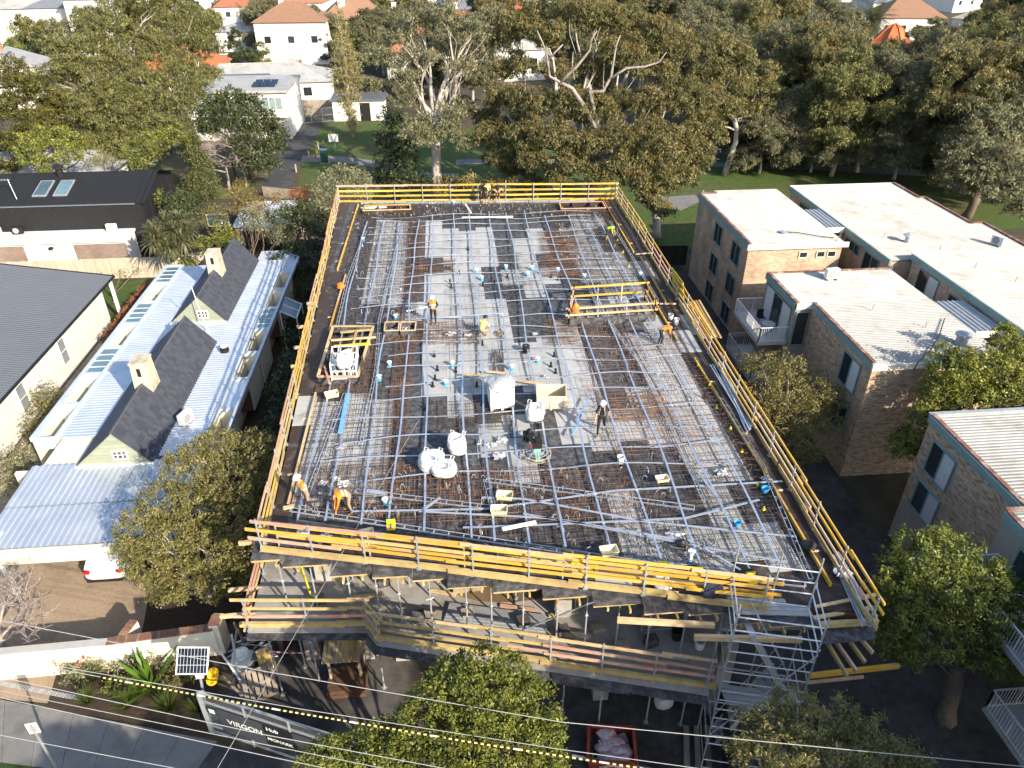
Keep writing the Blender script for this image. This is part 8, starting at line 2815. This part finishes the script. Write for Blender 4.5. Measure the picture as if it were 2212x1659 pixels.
m_capbrick=piecemat('cap_bricks',[(.26,.14,.09),(.22,.11,.075),(.30,.18,.12),(.20,.12,.09)])
pA,pB,pC,pD=P(-40,1412,1.55),P(232,1387,1.55),P(462,1356,1.55),P(232,1385,1.55)
capped_wall('cream rendered front wall with flat grey coping at the left edge',(pA.x,pA.y),(pB.x-.02,pB.y),1.55)
capped_wall('cream rendered front wall with a brick capping beside the site',(pB.x,pB.y),(pC.x,pC.y),1.55,.34,True)
pE=P(277,1338,1.7)
capped_wall('short cream wing wall with brick capping behind the front wall',(pB.x+.5,pB.y+.25),(P(290,1340,1.55).x,P(290,1340,1.55).y),1.55,.3,True)
pF=P(472,1325,1.75)
capped_wall('cream end pier with brick capping at the site boundary',(pC.x+.02,pC.y-.1),(pF.x,pF.y),1.75,.4,True)
paling_fence('weathered paling fence along the left boundary of the site',(-9.3,21.4),(-8.75,33),1.8,m_greytim,.12,seed=9)
lp_=thing('street_sign_pole','leaning white topped sign pole on the footpath at the lower left','sign pole',tuple(P(125,1665,0)))
q=P(125,1665,0)
MB().tube(q,q+Z3*2.9,.045,n=8).build('pole',m_galv,lp_)
MB().obox(q+Z3*2.65,Vector((.18,.02,0)),Z3*.28,Vector((0,.012,0))).build('sign_plate',m_white,lp_)
MB().obox(q+Z3*2.65+Vector((0,-.02,0)),Vector((.12,.015,0)),Z3*.16,Vector((0,.004,0))).build('sign_symbol',M('faded_red',(.55,.3,.3),.7,.2,3),lp_)
dg_=thing('drain_grate','long metal drain grate across the driveway','grate',tuple(P(70,1492,.02)))
a,b=P(-40,1468,.03),P(190,1512,.03)
for k in range(40):
	MB().beam(a.lerp(b,k/40),a.lerp(b,(k+.7)/40),.2,.02).build('bar',m_galv_dull,dg_)
# ================================================================== OVERHEAD WIRES
m_wire=M('aluminium_wire',(.36,.36,.345),.5,.08,4)
def wire(label,uv,z,r_=.012,sag=.0,name='power_line'):
	q=[P(u,v,z) for u,v in uv]
	d0=(q[0]-q[1]).normalized()
	d1=(q[-1]-q[-2]).normalized()
	q=[q[0]+d0*14]+q+[q[-1]+d1*14]
	o=MB().path(q,r_,6).build(name,m_wire)
	return tag(o,label,'power line','overhead power lines'),q
wire('highest power line, crossing from mid left to the lower right corner',[(0,1340),(571,1450),(1215,1560),(2212,1656)],9.0,.0105)
wb,qb_=wire('power line carrying the yellow and black striped sleeve',[(0,1422),(571,1528),(1010,1602),(1400,1662)],8.6,.0105)
wire('power line just below the striped one',[(0,1417),(640,1530),(1200,1617),(1480,1656)],8.75,.009)
wire('third power line from the bottom left corner',[(0,1462),(571,1587),(960,1660)],8.4,.0105)
wire('second power line from the bottom left corner',[(0,1492),(571,1608),(760,1646)],8.3,.0105)
wire('lower power line ending at the bottom edge below the gate',[(0,1507),(571,1632),(700,1659)],8.2,.0105)
wire('lowest power line in the bottom left corner',[(0,1588),(200,1626),(380,1660)],8.0,.010)
wire('thin service wire crossing the other lines towards the gate',[(548,1526),(510,1592),(470,1659)],8.45,.007)
tt=thing('tiger_tail','yellow and black striped sleeve on a power line over the gate','line cover',tuple(P(215,1463,8.6)))
a,b,c_=P(218,1463,8.6),P(571,1528,8.6),P(1400,1662,8.6)
q=[a,b,P(1010,1602,8.6),c_]
tot=[0]
for k in range(3):
	tot.append(tot[-1]+(q[k+1]-q[k]).length)
def at_len(s):
	for k in range(3):
		if s<=tot[k+1] or k==2:
			return q[k].lerp(q[k+1],(s-tot[k])/(tot[k+1]-tot[k]))
nst=int(tot[-1]/.085)
my_,mk_=M('tiger_yellow',(.80,.60,.22),.5,.08,4),M('tiger_black',(.012,.012,.012),.5,.1,4)
for k in range(nst):
	s=k*.085
	p,r_=at_len(s),at_len(s+.086)
	MB().tube(p,r_,.024,n=6,cap=False).build('band',m_white if k % 26 in (9,10) else (my_ if k % 2 else mk_),tt)
LS=[((640,1240),(700,1262),'pale timber at the far left of the lower slab'),((760,1290),(830,1284),'timber lying behind the kink of the lower rail'),((865,1310),(940,1322),'grey plank on the sunlit lower slab left of the wet patch'),((930,1275),(985,1285),'short batten on the sunlit lower slab above the wet patch'),
	((1080,1308),(1160,1318),'long plank on the lower slab right of the wet patch'),((1185,1330),(1250,1322),'timber in the half shade of the lower slab'),((1240,1385),(1320,1400),'plank in the shade behind the lower rail'),((1330,1340),(1372,1330),'short timber left of the steel trestle'),
	((1375,1425),(1440,1440),'dark plank behind the right end of the lower rail'),((700,1310),(745,1326),'batten behind the lower rail at the left')]
for (a,b_,lab) in LS:
	plank(lab,a[0],a[1],b_[0],b_[1],.14,.07,rt_.choice([m_pale,m_greytim,m_ochre,m_pink]),z=ZL+.06)
for i,(u,v) in enumerate(((690,1300),(830,1262),(905,1338),(1010,1330),(1130,1350),(1215,1372),(1290,1362),(1345,1402),(1405,1392))):
	p=P(u,v,ZL+.002)
	h=rt_.uniform(.2,.45)
	o=MB().obox(p+Z3*h/2,Vector((.22,.05,0)),Vector((-.04,.16,0)),Z3*h/2).build('form_stack',rt_.choice([m_greytim,m_formply,m_conc_dirty,m_ochre]))
	tag(o,'%s small stack of form offcuts from the left on the lower slab' % ORD[i].capitalize(),'offcut stack','offcut stacks on the lower slab')
# ================================================================== PEOPLE
m_skin=M('skin',(.46,.27,.19),.6,.06,6,objvar=.1)
m_boot=M('tan_boot',(.33,.21,.10),.8,.15,5)
m_helmet=M('white_helmet',(.82,.82,.80),.35,.03,4)
m_helmetk=M('black_helmet',(.02,.02,.022),.35,.1,4)
m_hair=M('dark_hair',(.025,.018,.014),.7,.2,8)
m_hivis=M('orange_hi_vis',(.85,.23,.02),.75,.08,5)
m_limevis=M('lime_hi_vis',(.45,.75,.04),.75,.08,5)
m_paleyel=M('pale_yellow_shirt',(.70,.72,.20),.8,.08,5)
m_blackcl=M('black_cloth',(.018,.018,.02),.9,.2,5)
m_navy=M('navy_trousers',(.03,.035,.055),.9,.15,5)
m_khaki=M('khaki_trousers',(.30,.24,.16),.9,.15,5)
m_reflect=M('silver_tape',(.70,.72,.72),.3,.05,5)
m_boxers=M('dark_shorts',(.03,.03,.04),.9,.15,5)
def person(label,base,rz,J,mats,hat=None,tape=True,seed=0,harness=False):
	t=thing('person',label,'person',tuple(base),rz,None,local=True)
	names=list(J.keys())
	V=[Vector(J[n][0]) for n in names]
	R=[J[n][1] for n in names]
	idx={n:i for i,n in enumerate(names)}
	E_=[(idx[J[n][2]],idx[n]) for n in names if J[n][2]]
	me=bpy.data.meshes.new('body_cage')
	me.from_pydata([tuple(v) for v in V],E_,[])
	o=bpy.data.objects.new('body_cage',me)
	C.objects.link(o)
	sk=o.modifiers.new('skin','SKIN')
	sk.use_smooth_shade=True
	for i,r_ in enumerate(R):
		sv_=me.skin_vertices[0].data[i]
		sv_.radius=r_ if isinstance(r_,tuple) else (r_,r_)
		sv_.use_root=names[i]=='pelvis'
	sb=o.modifiers.new('sub','SUBSURF')
	sb.levels=sb.render_levels=1
	dg=bpy.context.evaluated_depsgraph_get()
	ev=o.evaluated_get(dg)
	nm=bpy.data.meshes.new_from_object(ev)
	bpy.data.objects.remove(o)
	used_m=[]
	for k in ('skin','top','arm','fore','leg','shin','boot'):
		used_m.append(mats[k])
	nm.materials.clear()
	for m in used_m:
		nm.materials.append(m)
	zone={'skin':0,'top':1,'arm':2,'fore':3,'leg':4,'shin':5,'boot':6}
	segs=[(V[a],V[b],zone[J[names[b]][3]]) for a,b in E_]
	for p in nm.polygons:
		c=p.center
		best,bz=1e9,0
		for a,b,z in segs:
			ab=b-a
			k=max(0,min(1,(c-a).dot(ab)/max(ab.length_squared,1e-9)))
			d=(c-(a+ab*k)).length_squared
			if d<best:
				best,bz=d,z
		p.material_index=bz
	body=bpy.data.objects.new('body',nm)
	C.objects.link(body)
	body.parent=t
	h=V[idx['head']]
	up=(V[idx['crown']]-V[idx['neck']]).normalized()
	fwd=Vector(J['face'][0])-h
	fwd=(fwd-up*fwd.dot(up)).normalized()
	sd=up.cross(fwd)
	rot=Matrix((sd,-fwd,up)).transposed().to_4x4()
	def put_head(mb,name,m):
		M4=Matrix.Translation(h) @ rot
		mb.v=[tuple(M4 @ Vector(q)) for q in mb.v]
		q=mb.build(name,m,t,smooth=True)
		return q
	if hat is not None:
		b=MB().lathe([(.122,.03),(.125,.06),(.12,.10),(.095,.145),(.05,.168),(.012,.175)],(0,0,0),14,sx=.95,sy=1.12)
		b.lathe([(.125,.03),(.15,.028),(.15,.036),(.125,.045)],(0,0,0),14,sx=.95,sy=1.2)
		put_head(b,'helmet',hat)
	put_head(MB().lathe([(.06,-.05),(.098,-.01),(.108,.05),(.09,.105),(.03,.125)],(0,.018,0),12,sx=.88,sy=.98),'hair',mats.get('hair',m_hair))
	f=MB()
	for s in (-1,1):
		f.lathe([(.004,-.006),(.012,0),(.004,.006)],(s*.034,-.103,.0),6)
		f.lathe([(.006,-.03),(.014,0),(.006,.03)],(s*.1,.0,-.01),6)
	f.lathe([(.004,-.02),(.016,-.008),(.004,.025)],(0,-.112,-.02),6)
	f.lathe([(.01,-.004),(.028,0),(.01,.004)],(0,-.1,-.062),8,sy=.4)
	put_head(f,'face',m_skin)
	if tape:
		a,b_=V[idx['pelvis']],V[idx['chest']]
		ax=(V[idx['neck']]-a).normalized()
		for k in (.28,.72):
			c=a.lerp(b_,k+.12)
			q=ax.to_track_quat('Z','Y').to_matrix().to_4x4()
			mb=MB().lathe([(.158,-.025),(.16,.025)],(0,0,0),14,sx=1.08,sy=.80)
			mb.v=[tuple(c+(q @ Vector(w))) for w in mb.v]
			mb.build('reflective_band',m_reflect,t,smooth=True)
	if harness:
		a,b_=V[idx['pelvis']],V[idx['chest']]
		for s in (-1,1):
			MB().path([a+Vector((s*.13,-.09,.08)),b_+Vector((s*.1,-.115,.05)),V[idx['neck']]+Vector((s*.08,-.02,.01)),b_+Vector((s*.1,.12,.02)),a+Vector((s*.05,.11,.05))],.018,5).build('harness_strap',m_galv_dull,t)
		MB().path([a+Vector((.14*math.cos(k*.7854),.12*math.sin(k*.7854),.06)) for k in range(9)],.03,5).build('tool_belt',m_darktim,t)
	return t
def joints(pelvis,chest,neck,head,crown,face,sh,el,ha,hip,kn,an,toe,fat=1.0):
	J={}
	J['pelvis']=(pelvis,(.145*fat,.115*fat),None,None)
	mid=Vector(pelvis).lerp(Vector(chest),.5)
	J['waist']=(tuple(mid),(.135*fat,.105*fat),'pelvis','top')
	J['chest']=(chest,(.165*fat,.115*fat),'waist','top')
	J['neck']=(neck,.062,'chest','top')
	J['head']=(head,(.088,.10),'neck','skin')
	J['crown']=(crown,.06,'head','skin')
	J['face']=(face,.04,'head','skin')
	for i,s in enumerate(('l','r')):
		J['sh'+s]=(sh[i],.072,'chest','top')
		J['el'+s]=(el[i],.047,'sh'+s,'arm')
		J['wr'+s]=(tuple(Vector(el[i]).lerp(Vector(ha[i]),.84)),.032,'el'+s,'fore')
		J['ha'+s]=(ha[i],(.042,.028),'wr'+s,'skin')
		d=(Vector(ha[i])-Vector(el[i])).normalized()
		sd=d.cross(Vector((0,1,0)))
		sd=sd.normalized() if sd.length>.1 else Vector((1,0,0))
		fb=sd.cross(d)
		for k in range(4):
			r0=Vector(ha[i])+sd*(.030-.02*k)+d*.03
			J['f%d%s' % (k,s)]=(tuple(r0+d*(.045-.006*abs(k-1.4))+fb*.012),.009,'ha'+s,'skin')
			J['g%d%s' % (k,s)]=(tuple(r0+d*(.075-.008*abs(k-1.4))+fb*.035),.008,'f%d%s' % (k,s),'skin')
		J['th'+s]=(tuple(Vector(ha[i])+sd*.05+d*.01+fb*.02),.010,'ha'+s,'skin')
		J['hip'+s]=(hip[i],(.10*fat,.10*fat),'pelvis','leg')
		J['kn'+s]=(kn[i],.066,'hip'+s,'leg')
		J['an'+s]=(an[i],.045,'kn'+s,'shin')
		J['hl'+s]=(tuple(Vector(an[i])+Vector((0,.03,-.06))),.042,'an'+s,'boot')
		J['to'+s]=(toe[i],.036,'hl'+s,'boot')
	return J
def stand(arms='down',stride=0.0,lean=0.0,look=.12):
	l=lean
	pel,ch,nk=(0,0,.94),(0,-.02-l*.4,1.28),(0,-.01-l*.6,1.47)
	hd,cr,fc=(0,-.03-l*.75,1.60),(0,-.02-l*.8,1.71),(0,-.03-l*.75-.075,1.585-look*.3)
	sh=((-.19,-.01-l*.5,1.40),(.19,-.01-l*.5,1.40))
	if arms=='down':
		el=((-.24,.03-stride*.25,1.12),(.24,.03+stride*.25,1.12))
		ha=((-.24,-.06-stride*.5,.88),(.24,-.04+stride*.35,.87))
	elif arms=='hips':
		el=((-.38,.05,1.16),(.38,.05,1.16))
		ha=((-.20,-.05,.99),(.20,-.05,.99))
	elif arms=='front':
		el=((-.27,-.02,1.13),(.27,-.02,1.13))
		ha=((-.10,-.26,1.12),(.10,-.28,1.10))
	elif arms=='face':
		el=((-.27,-.14,1.16),(.25,-.16,1.18))
		ha=((-.06,-.27,1.42),(.06,-.22,1.36))
	hip=((-.10,0,.90),(.10,0,.90))
	kn=((-.11,-.03-stride*.28,.49),(.11,-.03+stride*.16,.49))
	an=((-.12,.02-stride*.36,.09),(.12,.02+stride*.42,.10+abs(stride)*.06))
	toe=((-.14,an[0][1]-.17,.036),(.14,an[1][1]-.17,.04))
	return joints(pel,ch,nk,hd,cr,fc,sh,el,ha,hip,kn,an,toe)
def bent(reach=.25,twist=0.0):
	pel,ch,nk=(0,.12,.90),(.03,-.22,1.06),(.05,-.40,1.02)
	hd,cr,fc=(.05,-.52,.98),(.05,-.62,.96),(.05,-.56,.90)
	sh=((-.16,-.31,1.06),(.22,-.31,1.04))
	el=((-.20,-.36,.76),(.24,-.40,.74))
	ha=((-.12,-.46,reach+.24),(.16,-.52,reach+.2))
	hip=((-.10,.10,.87),(.10,.10,.87))
	kn=((-.14,-.02,.48),(.13,.02,.48))
	an=((-.16,.06,.09),(.15,.10,.09))
	toe=((-.19,-.12,.036),(.18,-.08,.036))
	return joints(pel,ch,nk,hd,cr,fc,sh,el,ha,hip,kn,an,toe)
def kneel():
	pel,ch,nk=(0,.10,.42),(0,-.10,.72),(0,-.22,.88)
	hd,cr,fc=(0,-.30,.98),(0,-.35,1.08),(0,-.385,.94)
	sh=((-.19,-.16,.84),(.19,-.16,.84))
	el=((-.26,-.26,.56),(.26,-.26,.56))
	ha=((-.12,-.48,.36),(.10,-.50,.34))
	hip=((-.10,.08,.38),(.10,.08,.38))
	kn=((-.18,-.30,.30),(.20,-.24,.10))
	an=((-.16,-.14,.09),(.18,.16,.08))
	toe=((-.17,-.32,.036),(.18,.22,.04))
	return joints(pel,ch,nk,hd,cr,fc,sh,el,ha,hip,kn,an,toe)
def outfit(top,arm,fore,leg,shin,boot,hair=m_hair):
	return dict(skin=m_skin,top=top,arm=arm,fore=fore,leg=leg,shin=shin,boot=boot,hair=hair)
ZF=ZD+.02
person('worker in white helmet and orange vest over black, standing left of the middle',P(937,700,ZF),.1,stand('front'),outfit(m_hivis,m_blackcl,m_blackcl,m_blackcl,m_blackcl,m_boot),m_helmet)
person('worker in black with a white helmet walking over the grey sheets',P(1298,936,ZF),-.35,stand('down',.8,.05),outfit(m_blackcl,m_blackcl,m_skin,m_blackcl,m_blackcl,m_boot),m_helmet,tape=False,harness=True)
person('worker in orange hi-vis and white helmet holding a phone by the near left rail',P(667,1098,ZF),-1.0,stand('face',.15,.25),outfit(m_hivis,m_hivis,m_hivis,m_khaki,m_navy,m_boot),m_helmet)
person('worker in orange hi-vis and black helmet bending over the bars near the front left',P(752,1106,ZF),-1.1,bent(.12),outfit(m_hivis,m_hivis,m_hivis,m_khaki,m_khaki,m_boot),m_helmetk)
person('kneeling worker in a pale yellow shirt and black cap in the deck middle',P(1042,726,ZF),2.5,kneel(),outfit(m_paleyel,m_paleyel,m_skin,m_khaki,m_khaki,m_boot),m_helmetk,tape=False)
person('worker in a lime shirt and shorts bending at the far right edge',P(1311,521,ZF),1.2,bent(.3),outfit(m_limevis,m_limevis,m_skin,m_boxers,m_skin,m_boot),None,tape=False)
person('worker in orange and navy crouching at the right edge below the stair opening',P(1428,745,ZF),1.5,bent(.2),outfit(m_hivis,m_hivis,m_navy,m_navy,m_navy,m_boot),m_helmetk,tape=False,harness=True)
person('man in black T-shirt and shorts with his back turned at the far rail',P(1047,443,ZF),2.8,stand('down'),outfit(m_blackcl,m_blackcl,m_skin,m_boxers,m_skin,m_boot),None,tape=False)
person('man in a pale yellow shirt half hidden behind the far left of three',P(1053,438,ZF),.3,stand('front'),outfit(m_paleyel,m_paleyel,m_skin,m_boxers,m_skin,m_boot),None,tape=False)
person('man in black T-shirt with hands on hips, rightmost of three at the far rail',P(1075,438,ZF),.2,stand('hips'),outfit(m_blackcl,m_blackcl,m_skin,m_boxers,m_skin,m_boot),None,tape=False)
person('person in a white helmet at the bottom edge beside the skip',P(1449,1668+62,.012),2.6,stand('front'),outfit(m_navy,m_navy,m_skin,m_navy,m_navy,m_boot),m_helmet,tape=False)
bpy.context.view_layer.update()
